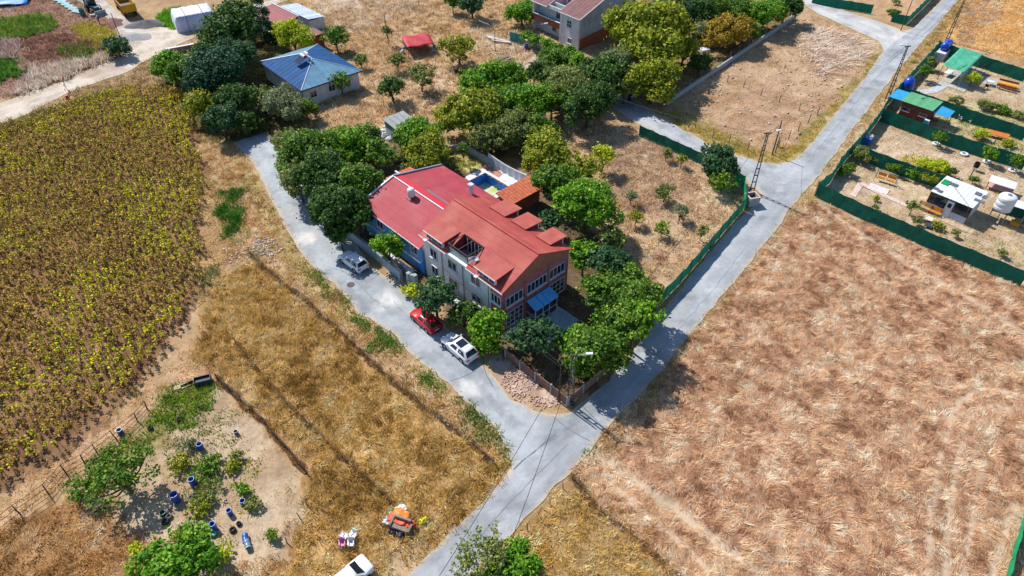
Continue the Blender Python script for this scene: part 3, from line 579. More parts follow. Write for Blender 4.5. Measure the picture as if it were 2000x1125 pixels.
for k in range(24):
    V, F, c = SUNV[k]; sel = np.where((var == k) & ~isnear)[0]
    if not len(sel): continue
    ca, sa = np.cos(ang[sel])[:, None], np.sin(ang[sel])[:, None]; s = scl[sel][:, None]
    VX = (V[None, :, 0] * ca - V[None, :, 1] * sa) * s + sx[sel][:, None]; VY = (V[None, :, 0] * sa + V[None, :, 1] * ca) * s + sy[sel][:, None]; VZ = V[None, :, 2] * s
    SV.append(np.stack([VX, VY, VZ], -1).reshape(-1, 3)); n = len(sel)
    SF.append((F[None] + (np.arange(n) * len(V))[:, None, None]).reshape(-1, 4) + off); off += n * len(V)
    SC.append(np.minimum(c[None] * (.75 + .5 * RNG.random((n, 1, 1))), .88).reshape(n * len(V), 3))
tag(np_obj("sunflower_crop", np.vstack(SV), np.vstack(SF), M_GRASS, np.vstack(SC)), "rows of withered yellowing sunflowers filling the field by the dirt road", "sunflowers", kind="stuff")
protos = {}
for i in near:
    k = int(var[i])
    if k not in protos:
        o = np_obj("sunflower_plant", SUNV[k][0], SUNV[k][1], M_GRASS, SUNV[k][2]); protos[k] = o
    else:
        o = protos[k].copy(); COL.objects.link(o)
    o.location = (sx[i], sy[i], 0); o.rotation_euler = (0, 0, ang[i]); o.scale = (scl[i],) * 3
    tag(o, "withered sunflower plant in the front rows of the crop by the vegetable plot", "sunflower", "sunflower plants in the front rows")
# ================================================================ BUILDINGS
M_ROOFR = mat("roof_red", C(190, 84, 72), C(170, 66, 56), .5, .7, rnd=.09, bump=.15, bscale=5, dirt=(C(202, 112, 96), .35, .6))
M_ROOFC = mat("roof_crimson", C(188, 70, 78), C(168, 56, 64), .6, .7, rnd=.05, bump=.12, bscale=5, dirt=(C(188, 104, 104), .35, .6))
M_ROOFB = mat("roof_bright_red", C(222, 44, 58), C(206, 50, 60), 1.0, .6)
M_DORM = mat("dormer_red", C(192, 96, 82), C(176, 80, 70), .8, .7, dirt=(C(200, 124, 106), .6, .5))
M_CHEEK = mat("cheek_maroon", C(150, 66, 70), C(120, 50, 54), 2, .8)
M_PINK = mat("cladding_burgundy", C(206, 128, 130), C(180, 98, 104), 1.2, .75, bump=.25, bscale=14, dirt=(C(216, 150, 150), 1.5, .6))
M_BROWN = mat("gable_brown", C(196, 126, 104), C(166, 98, 80), 2.5, .8, bump=.3, bscale=12)
M_RENDER = mat("render_grey", C(250, 248, 242), C(224, 226, 224), .8, .85, bump=.1, dirt=(C(180, 186, 190), 1.1, .5))
M_BLUEW = mat("render_blue", C(110, 190, 250), C(84, 170, 240), 1.0, .8, dirt=(C(110, 170, 210), 1.6, .5))
M_WHITE = mat("white_paint", C(244, 244, 244), C(224, 226, 228), 2, .5)
M_WHITEW = mat("white_wall", C(234, 234, 234), C(204, 208, 212), .8, .8, dirt=(C(176, 184, 190), 1.0, .5))
M_FRAME = mat("window_frame", C(236, 240, 246), rough=.4)
M_GLASS = glassmat("window_glass", (.018, .026, .04))
M_DARK = mat("dark_interior", (.012, .012, .016), rough=.9)
M_CONC = mat("concrete", C(190, 190, 188), C(158, 160, 160), 1.2, .9, bump=.2, dirt=(C(130, 132, 130), 1.8, .5))
M_TERRA = mat("terracotta", C(226, 128, 88), C(196, 100, 66), 3, .8, rnd=.14, bump=.2)
M_BRICK = mat("brick_wall", C(170, 98, 70), C(136, 74, 54), 5, .9, rnd=.18, bump=.4, bscale=20)
M_STEEL = mat("dark_steel", C(96, 86, 82), C(70, 62, 60), 4, .5, .4)
M_GALV = mat("galvanised", C(176, 186, 192), C(146, 158, 166), 3, .45, .5)
M_WOOD = mat("timber", C(150, 96, 62), C(116, 70, 44), 3, .7, rnd=.15)
M_OLDWOOD = mat("weathered_wood", C(170, 150, 132), C(126, 108, 94), 4, .9, rnd=.2)
M_BLUET = mat("canopy_blue_sheet", C(110, 200, 255), C(80, 176, 250), 1.5, .35)
M_TILEBLUE = mat("pool_tile_blue", C(70, 160, 250), C(44, 130, 236), 1.5, .3, dirt=(C(90, 160, 220), 1.2, .5))

def window(parent, c, ax, w, h, n=2, name="window", out=Vector((-1, 0, 0)), sill=True, rows=1, fm=None):
    """framed window centred at c on a wall; ax = direction along the wall, out = outward; frame proud, glass set back"""
    fm = fm or M_FRAME; c = Vector(c); ax = Vector(ax); up = Vector((0, 0, 1)); out = Vector(out); t = .06
    def bar(mb, a0, a1, z0, z1, d0, d1):
        q = [c + ax * a + up * z + out * d for d in (d0, d1) for a, z in ((a0, z0), (a1, z0), (a1, z1), (a0, z1))]
        mb.add(q, [(0, 1, 2, 3), (7, 6, 5, 4), (0, 4, 5, 1), (1, 5, 6, 2), (2, 6, 7, 3), (3, 7, 4, 0)])
    f = MB(); W, H = w / 2, h / 2
    bar(f, -W, W, H - t, H, .004, .09); bar(f, -W, W, -H, -H + t, .004, .09); bar(f, -W, -W + t, -H + t, H - t, .004, .09); bar(f, W - t, W, -H + t, H - t, .004, .09)
    for k in range(1, n): a = -W + w * k / n; bar(f, a - .03, a + .03, -H + t, H - t, .004, .08)
    for k in range(1, rows): z = -H + h * k / rows; bar(f, -W + t, W - t, z - .025, z + .025, .004, .075)
    wo = f.build(name, fm, parent)
    for k in range(n):
        g = MB(); bar(g, -W + w * k / n + .02, -W + w * (k + 1) / n - .02, -H + .03, H - .03, .006, .03); g.build("pane", M_GLASS, wo)
    if sill:
        s = MB(); bar(s, -W - .08, W + .08, -H - .1, -H - .002, .004, .2); s.build("sill", M_WHITE, wo)
    return wo
def sheets(parent, name, e0, e1, r0, r1, n, material, th=.03, lift=.012):
    """roof covering laid in n overlapping courses from eave (e0-e1) to ridge (r0-r1)"""
    e0, e1, r0, r1 = map(Vector, (e0, e1, r0, r1)); nrm = (e1 - e0).cross(r0 - e0).normalized()
    if nrm.z < 0: nrm = -nrm
    for k in range(n):
        a, b = k / n, min(1.0, (k + 1) / n + .02)
        q = [e0.lerp(r0, a) + nrm * (lift + .02), e1.lerp(r1, a) + nrm * (lift + .02), e1.lerp(r1, b) + nrm * lift, e0.lerp(r0, b) + nrm * lift]
        MB().slab(q, th * .3).build(name, material, parent)
X1, X_1, Y1, Y_1 = Vector((1, 0, 0)), Vector((-1, 0, 0)), Vector((0, 1, 0)), Vector((0, -1, 0))

# ---- main house: local x = depth from the lane side, y = along the lane
hs = thing("gabled_house", "large red roofed house with burgundy gable, dormers and roof terrace", "house", HO, HA)
SL = 2.25 / 5.3
MB().box(.25, .5, 2.2, 13.4, 0, 5.95).build("front_wall", M_RENDER, hs)
MB().box(.25, .5, .3, 2.2, 0, 5.95).build("corner_cladding", M_PINK, hs)
MB().box(.5, 10.35, .3, .55, 0, 5.3).build("gable_wall", M_PINK, hs)
MB().extr([(.35, .3, 5.3), (10.35, .3, 5.3), (10.35, .3, 6.05), (5.3, .3, 8.1), (.35, .3, 6.05)], (0, .25, 0)).build("gable_top", M_BROWN, hs)
MB().box(10.1, 10.35, .55, 13.4, 0, 5.95).build("rear_wall", M_RENDER, hs)
MB().extr([(.5, 13.4, 0), (10.1, 13.4, 0), (10.1, 13.4, 6.0), (5.3, 13.4, 8.1), (.5, 13.4, 6.0)], (0, -.25, 0)).build("end_wall", M_RENDER, hs)
MB().box(.18, .25, 2.05, 2.25, 0, 5.9).build("corner_pilaster", M_WHITE, hs)
# roof deck with the terrace cut out
TZ = lambda d: 6.0 + SL * d
rf = MB()
rf.slab([(0, 0, TZ(0)), (0, 5.7, TZ(0)), (5.3, 5.7, TZ(5.3)), (5.3, 0, TZ(5.3))], .14)
rf.slab([(0, 9.0, TZ(0)), (0, 13.75, TZ(0)), (5.3, 13.75, TZ(5.3)), (5.3, 9.0, TZ(5.3))], .14)
rf.slab([(2.8, 5.7, TZ(2.8)), (2.8, 9.0, TZ(2.8)), (5.3, 9.0, TZ(5.3)), (5.3, 5.7, TZ(5.3))], .14)
rf.slab([(10.6, 0, 6), (10.6, 13.75, 6), (5.3, 13.75, TZ(5.3)), (5.3, 0, TZ(5.3))], .14)
roof = rf.build("roof", M_ROOFR, hs)
sheets(roof, "roof_sheet", (-.03, -.03, 6), (-.03, 5.7, 6), (5.3, -.03, TZ(5.3)), (5.3, 5.7, TZ(5.3)), 7, M_ROOFR)
sheets(roof, "roof_sheet", (-.03, 9.0, 6), (-.03, 13.78, 6), (5.3, 9.0, TZ(5.3)), (5.3, 13.78, TZ(5.3)), 7, M_ROOFR)
sheets(roof, "roof_sheet", (2.8, 5.7, TZ(2.8)), (2.8, 9.0, TZ(2.8)), (5.3, 5.7, TZ(5.3)), (5.3, 9.0, TZ(5.3)), 3, M_ROOFR)
sheets(roof, "roof_sheet", (10.63, -.03, 6), (10.63, 13.78, 6), (5.3, -.03, TZ(5.3)), (5.3, 13.78, TZ(5.3)), 7, M_ROOFR)
MB().cbox((5.3, 6.86, 8.31), (.3, 13.8, .06)).build("ridge_cap", M_ROOFR, roof)
MB().box(-.12, -.04, -.03, 5.7, 5.86, 5.98).box(-.12, -.04, 9.0, 13.78, 5.86, 5.98).build("gutter", M_WHITE, roof)
# dormers towards the lane
for (l0, l1, nm) in ((9.75, 12.75, 1), (1.25, 4.2, 2)):
    MB().box(.3, .42, l0, l1, 6.05, 6.98).build("dormer_front", M_RENDER, hs)
    window(hs, (.3, (l0 + l1) / 2, 6.5), Y1, l1 - l0 - .2, .74, 3, "dormer_window", X_1, False)
    d = MB().slab([(.05, l0 - .15, 7.02), (.05, l1 + .15, 7.02), (2.75, l1 + .15, 7.24), (2.75, l0 - .15, 7.24)], .1).build("dormer_roof", M_DORM, hs)
    MB().box(-.02, .045, l0 - .17, l1 + .17, 6.9, 7.03).build("fascia", M_WHITE, d)
    for l in (l0, l1 - .1): MB().extr([(.42, l, 6.1), (.42, l, 6.93), (2.6, l, 7.12)], (0, .1, 0)).build("dormer_cheek", M_CHEEK, hs)
    MB().box(-.35, .25, l1 - .55, l1 - .1, 5.98, 6.05).build("air_unit_shelf", M_WHITE, hs)
# dormers at the back
for (l0, l1) in ((1.2, 3.4), (5.0, 7.4), (8.35, 11.0)):
    MB().box(10.3, 10.42, l0 + .1, l1 - .1, 5.9, 6.9).build("dormer_front", M_RENDER, hs)
    MB().slab([(10.95, l0, 6.98), (10.95, l1, 6.98), (8.2, l1, 7.2), (8.2, l0, 7.2)], .1).build("dormer_roof", M_DORM, hs)
    for l in (l0 + .1, l1 - .2): MB().extr([(10.3, l, 6.1), (10.3, l, 6.9), (8.3, l, 7.06)], (0, .1, 0)).build("dormer_cheek", M_CHEEK, hs)
# roof terrace
MB().box(.5, 2.85, 5.75, 8.95, 5.1, 5.2).build("terrace_floor", mat("terrace_tile", C(150, 150, 156), C(120, 122, 130), 2, .5), hs)
MB().box(2.75, 2.85, 5.75, 8.95, 5.2, 6.98).build("terrace_back_wall", mat("maroon_wall", C(140, 60, 50), C(110, 46, 40), 1.5), hs)
for l in (5.62, 8.98): MB().extr([(.5, l, 5.2), (2.8, l, 5.2), (2.8, l, 7.05), (.5, l, 6.1)], (0, .1, 0)).build("terrace_side_wall", M_CHEEK, hs)
MB().box(2.68, 2.74, 6.0, 8.4, 5.25, 6.9).build("terrace_glazing", M_GLASS, hs)
for l in (6.0, 6.6, 7.2, 7.8, 8.4): MB().box(2.62, 2.67, l - .03, l + .03, 5.25, 6.95).build("terrace_mullion", M_FRAME, hs)
MB().box(.02, .52, 5.7, 9.0, 5.86, 6.06).build("terrace_ledge", M_WHITE, hs)
MB().box(.42, .46, 5.9, 8.8, 6.07, 6.85).build("glass_railing", mat("rail_glass", C(150, 170, 165), rough=.1, spec=.6), hs)
pf = MB()
for d in (.4, 2.7):
    pf.box(d - .04, d + .04, 5.75, 8.95, 7.22, 7.3)
    for l in (5.79, 8.91): pf.box(d - .04, d + .04, l - .04, l + .04, 5.2 if d > 1 else 6.0, 7.22)
for l in (5.79, 7.35, 8.91): pf.box(.44, 2.66, l - .035, l + .035, 7.225, 7.295)
pf.build("pergola_frame", M_STEEL, hs)
MB().lathe([(0, 0), (.2, .04), (.36, .16), (.4, .24), (.36, .2), (.18, .08), (0, .05)], 14, (0, 0, 0)).build("satellite_dish", M_GALV, hs, loc=(.95, 5.2, 6.75))
# windows, lane side
for l, z, w_, h_ in ((11.6, 4.3, 1.2, 1.3), (8.3, 4.6, 1.5, 1.25), (4.4, 4.85, 1.5, 1.25), (4.4, 2.2, 1.5, 1.25), (8.3, 2.0, 1.5, 1.2), (11.6, 1.8, 1.2, 1.2)):
    window(hs, (.25, l, z), Y1, w_, h_, 2, "window", X_1)
window(hs, (.25, 1.2, 4.35), Y1, 1.5, 1.25, 3, "window", X_1)
for l in (2.35, 6.5, 10.1): MB().tube((.17, l, 0), (.17, l, 5.85), .05, n=6).build("drainpipe", M_GALV, hs)
# windows, gable side
for d, w_, n in ((1.95, 2.5, 4), (5.35, 3.0, 5), (8.5, 2.4, 4)):
    window(hs, (d, .3, 3.95), X1, w_, 1.3, n, "gable_window", Y_1)
window(hs, (2.0, .3, 1.35), X1, 2.5, 2.1, 4, "patio_window", Y_1, False, 3)
window(hs, (8.5, .3, 1.35), X1, 2.6, 2.1, 4, "patio_window", Y_1, False, 3)
MB().box(3.42, 3.66, .14, .3, 0, 5.3).build("gable_pilaster", M_PINK, hs); MB().box(7.0, 7.2, .14, .3, 0, 5.3).build("gable_pilaster", M_PINK, hs)
for a, b in ((3.65, 4.95), (5.0, 5.75), (5.8, 7.25)):
    MB().slab([(a, -1.35, 1.95), (b, -1.35, 1.95), (b, .1, 2.55), (a, .1, 2.55)], .04).build("canopy_sheet", M_BLUET, hs)
pc = MB()
for d in (3.75, 4.9, 5.9, 7.1):
    pc.box(d - .04, d + .04, -1.24, -1.16, 0, 1.95)
pc.box(3.75, 7.1, -1.24, -1.16, .85, .93); pc.box(3.75, 7.1, -1.24, -1.16, 1.86, 1.94); pc.box(3.71, 3.79, -1.16, .3, .85, .93); pc.box(7.06, 7.14, -1.16, .3, .85, .93)
pc.build("porch_frame", M_FRAME, hs)
for a, b in ((3.8, 4.85), (4.95, 5.85), (5.95, 7.05)): MB().box(a, b, -1.215, -1.19, .05, 1.84).build("porch_pane", M_GLASS, hs)
tag(MB().box(.5, 7.6, -4.2, .2, 0.0, .06).build("patio", mat("patio_slab", C(170, 190, 196), C(146, 168, 176), 1.5, .6), loc=HO, rz=HA), "pale patio slab in front of the burgundy gable", "patio", kind="structure")

# ---- blue annex with the crimson roof
an = thing("annex_house", "long blue walled annex with crimson roof joined to the gabled house", "house", HO, HA)
MB().box(.1, .35, 13.75, 25.6, 0, 3.95).build("front_wall", M_BLUEW, an)
MB().box(12.6, 12.85, 13.75, 25.6, 0, 3.95).build("rear_wall", M_WHITEW, an)
MB().extr([(.35, 25.6, 0), (12.6, 25.6, 0), (12.6, 25.6, 3.95), (5.3, 25.6, 5.5), (.35, 25.6, 4.0)], (0, -.25, 0)).build("gable_wall", M_WHITEW, an)
MB().extr([(.35, 13.8, 0), (12.6, 13.8, 0), (12.6, 13.8, 3.95), (5.3, 13.8, 5.5), (.35, 13.8, 4.0)], (0, .25, 0)).build("gable_wall", M_RENDER, an)
ra = MB()
ra.slab([(-.15, 13.78, 3.95), (-.15, 25.85, 3.95), (5.3, 25.85, 5.6), (5.3, 13.78, 5.6)], .14)
ra.slab([(13.1, 13.78, 3.95), (13.1, 25.85, 3.95), (5.3, 25.85, 5.6), (5.3, 13.78, 5.6)], .14)
ro = ra.build("roof", M_ROOFC, an)
sheets(ro, "roof_sheet", (-.18, 13.78, 3.95), (-.18, 25.88, 3.95), (5.3, 13.78, 5.6), (5.3, 25.88, 5.6), 6, M_ROOFC)
sheets(ro, "roof_sheet", (13.13, 13.78, 3.95), (13.13, 25.88, 3.95), (5.3, 13.78, 5.6), (5.3, 25.88, 5.6), 7, M_ROOFC)
MB().slab([(6.5, 13.9, 5.40), (6.5, 25.7, 5.40), (5.45, 25.7, 5.62), (5.45, 13.9, 5.62)], .02).build("ridge_flashing", M_ROOFB, ro)
MB().slab([(6.95, 13.9, 5.305), (6.95, 21.0, 5.305), (6.55, 21.0, 5.39), (6.55, 13.9, 5.39)], .02).build("grey_flashing", mat("flashing_grey", C(150, 120, 124), rough=.6), ro)
MB().cbox((5.3, 19.8, 5.70), (.16, 12.1, .07)).build("ridge_line", M_WHITE, ro)
MB().box(-.26, -.17, 13.78, 25.9, 3.84, 3.96).build("gutter", M_WHITE, ro)
MB().slab([(-.2, 25.85, 4.12), (-.2, 26.05, 4.12), (5.3, 26.05, 5.8), (5.3, 25.85, 5.8)], .24).build("parapet", M_WHITE, ro)
MB().slab([(13.1, 25.85, 4.14), (13.1, 26.1, 4.14), (5.3, 26.1, 5.82), (5.3, 25.85, 5.82)], .3).build("parapet", mat("parapet_grey", C(150, 146, 170), rough=.8), ro)
MB().box(-.22, .08, 13.9, 25.5, 1.7, 1.85).build("string_course", M_WHITE, an)
for l in (15.2, 18.5, 22.0): window(an, (.1, l, 2.9), Y1, 1.3, 1.1, 2, "window", X_1)
tp = MB().box(10.85, 11.3, 17.4, 17.85, 4.2, 5.75).build("chimney", M_WHITEW, an)
MB().box(10.75, 11.4, 17.3, 17.95, 5.76, 5.84).build("chimney_cap", M_WHITE, tp)
for a in (10.85, 11.3):
    for b in (17.4, 17.85): MB().tube((a, b, 5.84), (a, b, 6.15), .03, n=4).build("chimney_spike", M_STEEL, tp)
wt = thing("roof_water_tank", "white water tank lying on the crimson roof ridge", "water tank", HW(4.35, 20.9, 5.38), HA)
MB().lathe([(0, 0), (.38, 0), (.46, .06), (.46, .95), (.36, 1.1), (.12, 1.14), (0, 1.14)], 16).build("tank_body", M_WHITEW, wt, loc=(0, 0, .2), smooth=True)
tl = MB().box(-.55, -.49, -.5, .5, .1, .16).box(.49, .55, -.5, .5, .1, .16).box(-.5, .5, -.03, .03, .12, .2)
for a in (-.5, .5):
    for b in (-.45, .45): tl.box(a - .03, a + .03, b - .03, b + .03, -.25, .1)
tl.build("tank_stand", M_GALV, wt)
# small tiled lean-to at the far end of the annex
lt = thing("tiled_annex", "small outbuilding with orange tiled roof behind the crimson roof", "outbuilding", HO, HA)
MB().box(6.3, 10.7, 27.2, 30.0, 0, 2.6).build("wall", M_WHITEW, lt)
rr_ = MB().slab([(6.1, 27.0, 2.95), (6.1, 30.3, 2.65), (10.9, 30.3, 2.65), (10.9, 27.0, 2.95)], .1).build("roof", M_TERRA, lt)
for k in range(9):
    for j in range(3):
        d0 = 6.12 + k * .53; l0 = 27.05 + j * 1.08
        MB().cbox((d0 + .26, l0 + .54, 2.99 - (j + .5) * .1), (.46, 1.06, .07), 0, -.09).build("roof_tile", M_TERRA, rr_)
MB().box(8.35, 8.6, 26.95, 30.32, 3.02, 3.1).build("verge_strip", M_WHITE, rr_)
MB().box(5.95, 6.09, 26.95, 30.32, 2.72, 3.02).build("verge_strip", M_WHITE, rr_)
# ---- swimming pool behind
po = thing("swimming_pool", "empty blue tiled swimming pool with white rim", "pool", HO, HA)
pw = MB(); D0, D1, L0, L1 = 16.5, 20.1, 20.0, 25.2
pw.add([(D0, L0, -1.5), (D1, L0, -1.5), (D1, L1, -1.5), (D0, L1, -1.5), (D0, L0, .05), (D1, L0, .05), (D1, L1, .05), (D0, L1, .05)], [(0, 1, 5, 4), (1, 2, 6, 5), (2, 3, 7, 6), (3, 0, 4, 7)])
pw.build("pool_wall", M_TILEBLUE, po)
MB().box(D0, D1, L0, L1, -1.6, -1.5).build("pool_floor", mat("pool_floor", C(226, 232, 232), C(196, 206, 90), .45, .5, detail=2), po)
for nm, b in (("rim", (D0 - .9, D0 + .02, L0 - .5, L1 + 1.1)), ("rim", (D1 - .02, D1 + .45, L0 - .5, L1 + 1.1)), ("rim", (D0 + .02, D1 - .02, L1 - .02, L1 + 1.1)), ("rim", (D0 + .02, D1 - .02, L0 - .6, L0 + .02))):
    MB().box(*b, -.06, .1).build("pool_rim", M_WHITE, po)
tag(MB().box(20.56, 23.0, 18.6, 27.0, -.02, .05).build("terrace", mat("terrace_terracotta", C(206, 150, 120), C(186, 128, 100), 2, .8), loc=HO, rz=HA), "terracotta terrace strip between pool and hanging tarp", "terrace", kind="structure")
# white tarp hanging from a line and trailing on the terrace
V = []; F = []; nu, nv = 24, 10
for i in range(nu + 1):
    l = 18.4 + 8.2 * i / nu; sag = .35 * math.sin(math.pi * i / nu)
    for j in range(nv + 1):
        t = j / nv; ln_ = 2.0 - sag; drop = ln_ * min(1, t * 1.5); ext = max(0, t - .62) * (3.4 if l < 23 else .6)
        V.append((21.9 + .10 * math.sin(l * 5) * t - ext, l, max(.08, 2.05 - sag - drop)))
F = [(i * (nv + 1) + j, (i + 1) * (nv + 1) + j, (i + 1) * (nv + 1) + j + 1, i * (nv + 1) + j + 1) for i in range(nu) for j in range(nv)]
tp = thing("hanging_tarp", "white tarp hanging from posts beside the empty pool", "tarp", HO, HA)
o = np_obj("tarp_sheet", np.array(V), np.array(F), M_WHITE, None, tp, True); sm = o.modifiers.new("thickness", 'SOLIDIFY'); sm.thickness = .02
for l in (18.4, 21.0, 24.0, 26.6): MB().tube((22.02, l, 0), (22.02, l, 2.1), .035).build("post", M_STEEL, tp)
# pool house with old tile roof and brick wall
ph = thing("pool_shed", "brick shed with weathered orange tile roof beside the pool", "shed", HO, HA)
MB().box(15.3, 20.6, 14.9, 17.0, 0, 2.2).build("wall", M_BRICK, ph)
for r_ in range(7):
    for k in range(14): MB().cbox((15.35 + .19 + k * .375 + (r_ % 2) * .1, 14.885, .2 + r_ * .29), (.36, .05, .26)).build("brick", M_BRICK, ph)
MB().box(20.62, 20.68, 15.0, 17.0, 0, 2.3).build("plaster_side", M_RENDER, ph)
rb = MB().slab([(14.9, 14.5, 2.3), (20.9, 14.5, 2.3), (20.9, 17.3, 2.85), (14.9, 17.3, 2.85)], .08).build("roof", M_TERRA, ph)
for j in range(6):
    for k in range(12):
        MB().cbox((15.15 + k * .5, 14.72 + j * .465, 2.36 + j * .0915), (.45, .5, .06), 0, .165 + random.uniform(.0, .04)).build("roof_tile", M_TERRA, rb)

# ---- garden walls of the house
def wall_run(name, label, pts, h, th, material, cap=None, cat="wall", posts=0, panel=0):
    p = [Vector(x) for x in pts]; o = thing(name, label, cat, p[0])
    for a, b in zip(p, p[1:]):
        d = (b - a); L = d.length; ang_ = math.atan2(d.y, d.x); c = a.lerp(b, .5) - p[0]
        n = max(1, int(L / panel)) if panel else 1
        for k in range(n):
            cc = (a + d * ((k + .5) / n)) - p[0]
            MB().cbox((0, 0, h / 2), (L / n - (.02 if panel else 0), th, h)).build("wall_panel", material, o, loc=cc, rz=ang_)
        if cap: MB().cbox((0, 0, h + .04), (L, th + .08, .08)).build("coping", cap, o, loc=c, rz=ang_)
    if posts:
        for a in p: MB().cbox((0, 0, h * .55), (th + .14, th + .14, h * 1.1)).build("pier", material, o, loc=a - p[0], rz=HA)
    return o
M_WALLG = mat("garden_wall", C(186, 200, 206), C(156, 172, 180), .9, .85, dirt=(C(130, 150, 160), 1.3, .5))
wall_run("garden_wall", "grey blue garden wall along the lane by the shaded white car", [HW(-2.3, 26.0), HW(-2.5, 14.9)], 1.3, .25, M_WALLG, M_CONC, posts=1, panel=3.6)
wall_run("garden_wall", "short garden wall beside the gate opening", [HW(-2.3, 13.4), HW(-2.0, 12.6)], 1.7, .3, M_WALLG, M_CONC, posts=1)
M_PANEL = mat("precast_brown", C(150, 116, 104), C(120, 90, 80), 2, .9, rnd=.1, bump=.2)
def panel_wall(name, label, a, b, h, rows_, material, pm, step=2.0):
    d = b - a; L = d.length; n = max(1, round(L / step)); az = math.atan2(d.y, d.x); o = thing(name, label, "wall", a, az)
    for k in range(n + 1): MB().box(-.08, .08, -.09, .09, 0, h + .08).build("post", pm, o, loc=(L * k / n, 0, 0))
    proto = None
    for k in range(n):
        for r_ in range(rows_):
            hh = h / rows_
            if proto is None: proto = MB().box(.09, L / n - .09, -.035, .035, .01, hh - .015).build("panel", material, o, loc=(0, 0, 0))
            else: rehome(proto, (L * k / n, random.uniform(-.012, .012), r_ * hh), 0, o)
    return o
panel_wall("panel_wall", "brown precast panel wall along the rubble verge", HW(-2.0, -2.6), HW(-2.0, -11.3), 1.25, 3, M_PANEL, M_CONC)
panel_wall("panel_wall", "brown panel wall turning from the lattice pole along the main road", HW(-1.9, -11.35), HW(4.6, -11.2), 1.25, 3, M_PANEL, M_CONC)
wall_run("pool_garden_wall", "low grey wall behind the lawn beside the pool", [P(905, 293), P(965, 328)], 1.2, .2, M_WALLG, M_CONC)
wall_run("back_wall", "low grey brown wall behind the crimson roofed annex", [P(768, 316), P(905, 293)], 1.1, .2, M_CONC, None)
wall_run("patio_wall", "white low wall between the dark tree and the lane facade", [HW(-.9, 5.0), HW(-.9, 9.2)], 1.2, .5, M_WHITEW, None)
wall_run("side_terrace", "concrete terrace parapet under the blue annex wall", [HW(-1.2, 14.2), HW(-1.2, 19.0)], .9, .45, M_WHITEW, None)

# ---- blue roofed bungalow
BO = P(588, 178, 3.2); BO.z = 0; BA = R(41.5); BW_, BL_ = 11.4, 14.8
bh = thing("bungalow", "low white bungalow under a blue hipped sheet metal roof", "house", BO, BA)
M_SHB = mat("blue_sheet_metal", C(34, 92, 148), C(26, 76, 128), .8, .75, 0, rnd=.1, spec=.15)
M_SHL = mat("pale_blue_sheet", C(118, 160, 184), C(96, 140, 168), .8, .75, 0, rnd=.1, spec=.15)
MB().box(.5, BW_ - .5, .5, .7, 0, 3.1).build("wall", M_WHITEW, bh); MB().box(.5, .7, .7, BL_ - .5, 0, 3.1).build("wall", M_WHITEW, bh)
MB().box(BW_ - .7, BW_ - .5, .7, BL_ - .5, 0, 3.1).build("wall", M_WHITEW, bh); MB().box(.7, BW_ - .7, BL_ - .7, BL_ - .5, 0, 3.1).build("wall", M_WHITEW, bh)
AP0, AP1 = Vector((5.7, 5.9, 5.0)), Vector((5.7, 8.8, 5.0))
cs = [Vector((0, 0, 3.2)), Vector((BW_, 0, 3.2)), Vector((BW_, BL_, 3.2)), Vector((0, BL_, 3.2))]
def hip_face(e0, e1, r0, r1, n, material):
    """standing-seam sheets from eave to hip or ridge, each sheet an object"""
    e0, e1, r0, r1 = map(Vector, (e0, e1, r0, r1)); nrm = (e1 - e0).cross(r0 - e0).normalized(); nrm = nrm if nrm.z > 0 else -nrm
    ed = (e1 - e0); L = ed.length; ed.normalize()
    a0 = (r0 - e0).dot(ed); a1 = (r1 - e0).dot(ed); pf_ = lambda s: e0 + ed * s
    up = (r0 - e0) - ed * a0
    def topf(s):
        if s < a0: return s / a0 if a0 > 1e-6 else 1
        if s > a1: return (L - s) / (L - a1) if L - a1 > 1e-6 else 1
        return 1.0
    for k in range(n):
        s0, s1 = L * k / n + .015, L * (k + 1) / n - .015; pts = [pf_(s0), pf_(s1)]
        br = [s for s in (a0, a1) if s0 < s < s1]
        for s in [s1] + sorted(br, reverse=True) + [s0]: pts.append(pf_(s) + up * max(.002, topf(s)))
        sh = MB().slab([p + nrm * .05 for p in pts], .05).build("roof_sheet", material, bh)
        MB().tube(pf_(s1 + .015) + nrm * .06, pf_(s1 + .015) + up * max(.002, topf(s1 + .015)) + nrm * .06, .028, n=4).build("seam", M_SHL, sh)
hip_face(cs[1], cs[0], AP0, AP0, 11, M_SHL); hip_face(cs[0], cs[3], AP0, AP1, 14, M_SHB); hip_face(cs[3], cs[2], AP1, AP1, 11, M_SHL); hip_face(cs[2], cs[1], AP1, AP0, 14, M_SHB)
for c_, a_ in ((cs[0], AP0), (cs[1], AP0), (cs[2], AP1), (cs[3], AP1), (AP0, AP1)): MB().tube(c_ + Vector((0, 0, .07)), a_ + Vector((0, 0, .07)), .085, n=5).build("hip_cap", M_WHITE, bh)
MB().box(0, BW_, -.02, .1, 3.02, 3.16).build("gutter", M_STEEL, bh); MB().box(BW_ - .1, BW_ + .02, .1, BL_, 3.02, 3.16).build("gutter", M_STEEL, bh)
for d in (2.2, 5.6, 8.6): window(bh, (d, .5, 1.8), X1, 1.2, 1.1, 2, "window", Y_1)
sw = thing("solar_water_heater", "solar water heater with white tank on the blue roof", "solar heater", HW(0, 0), BA); sw.location = BO + Vector((math.cos(BA) * 4.6 - math.sin(BA) * 6.4, math.sin(BA) * 4.6 + math.cos(BA) * 6.4, 4.75))
MB().tube((-.2, -.7, 1.0), (-.2, .7, 1.0), .27, n=12).build("tank", M_WHITE, sw); MB().tube((.5, -.55, 1.25), (.5, .55, 1.25), .2, n=12).build("upper_tank", M_WHITE, sw)
for s in (-.72, .72): MB().lathe([(0, -.03), (.28, -.03), (.28, .03), (0, .03)], 12).build("end_cap", mat("red_cap", C(206, 40, 40), rough=.5), sw, loc=(-.2, s, 1.0)).rotation_euler = (R(90), 0, 0)
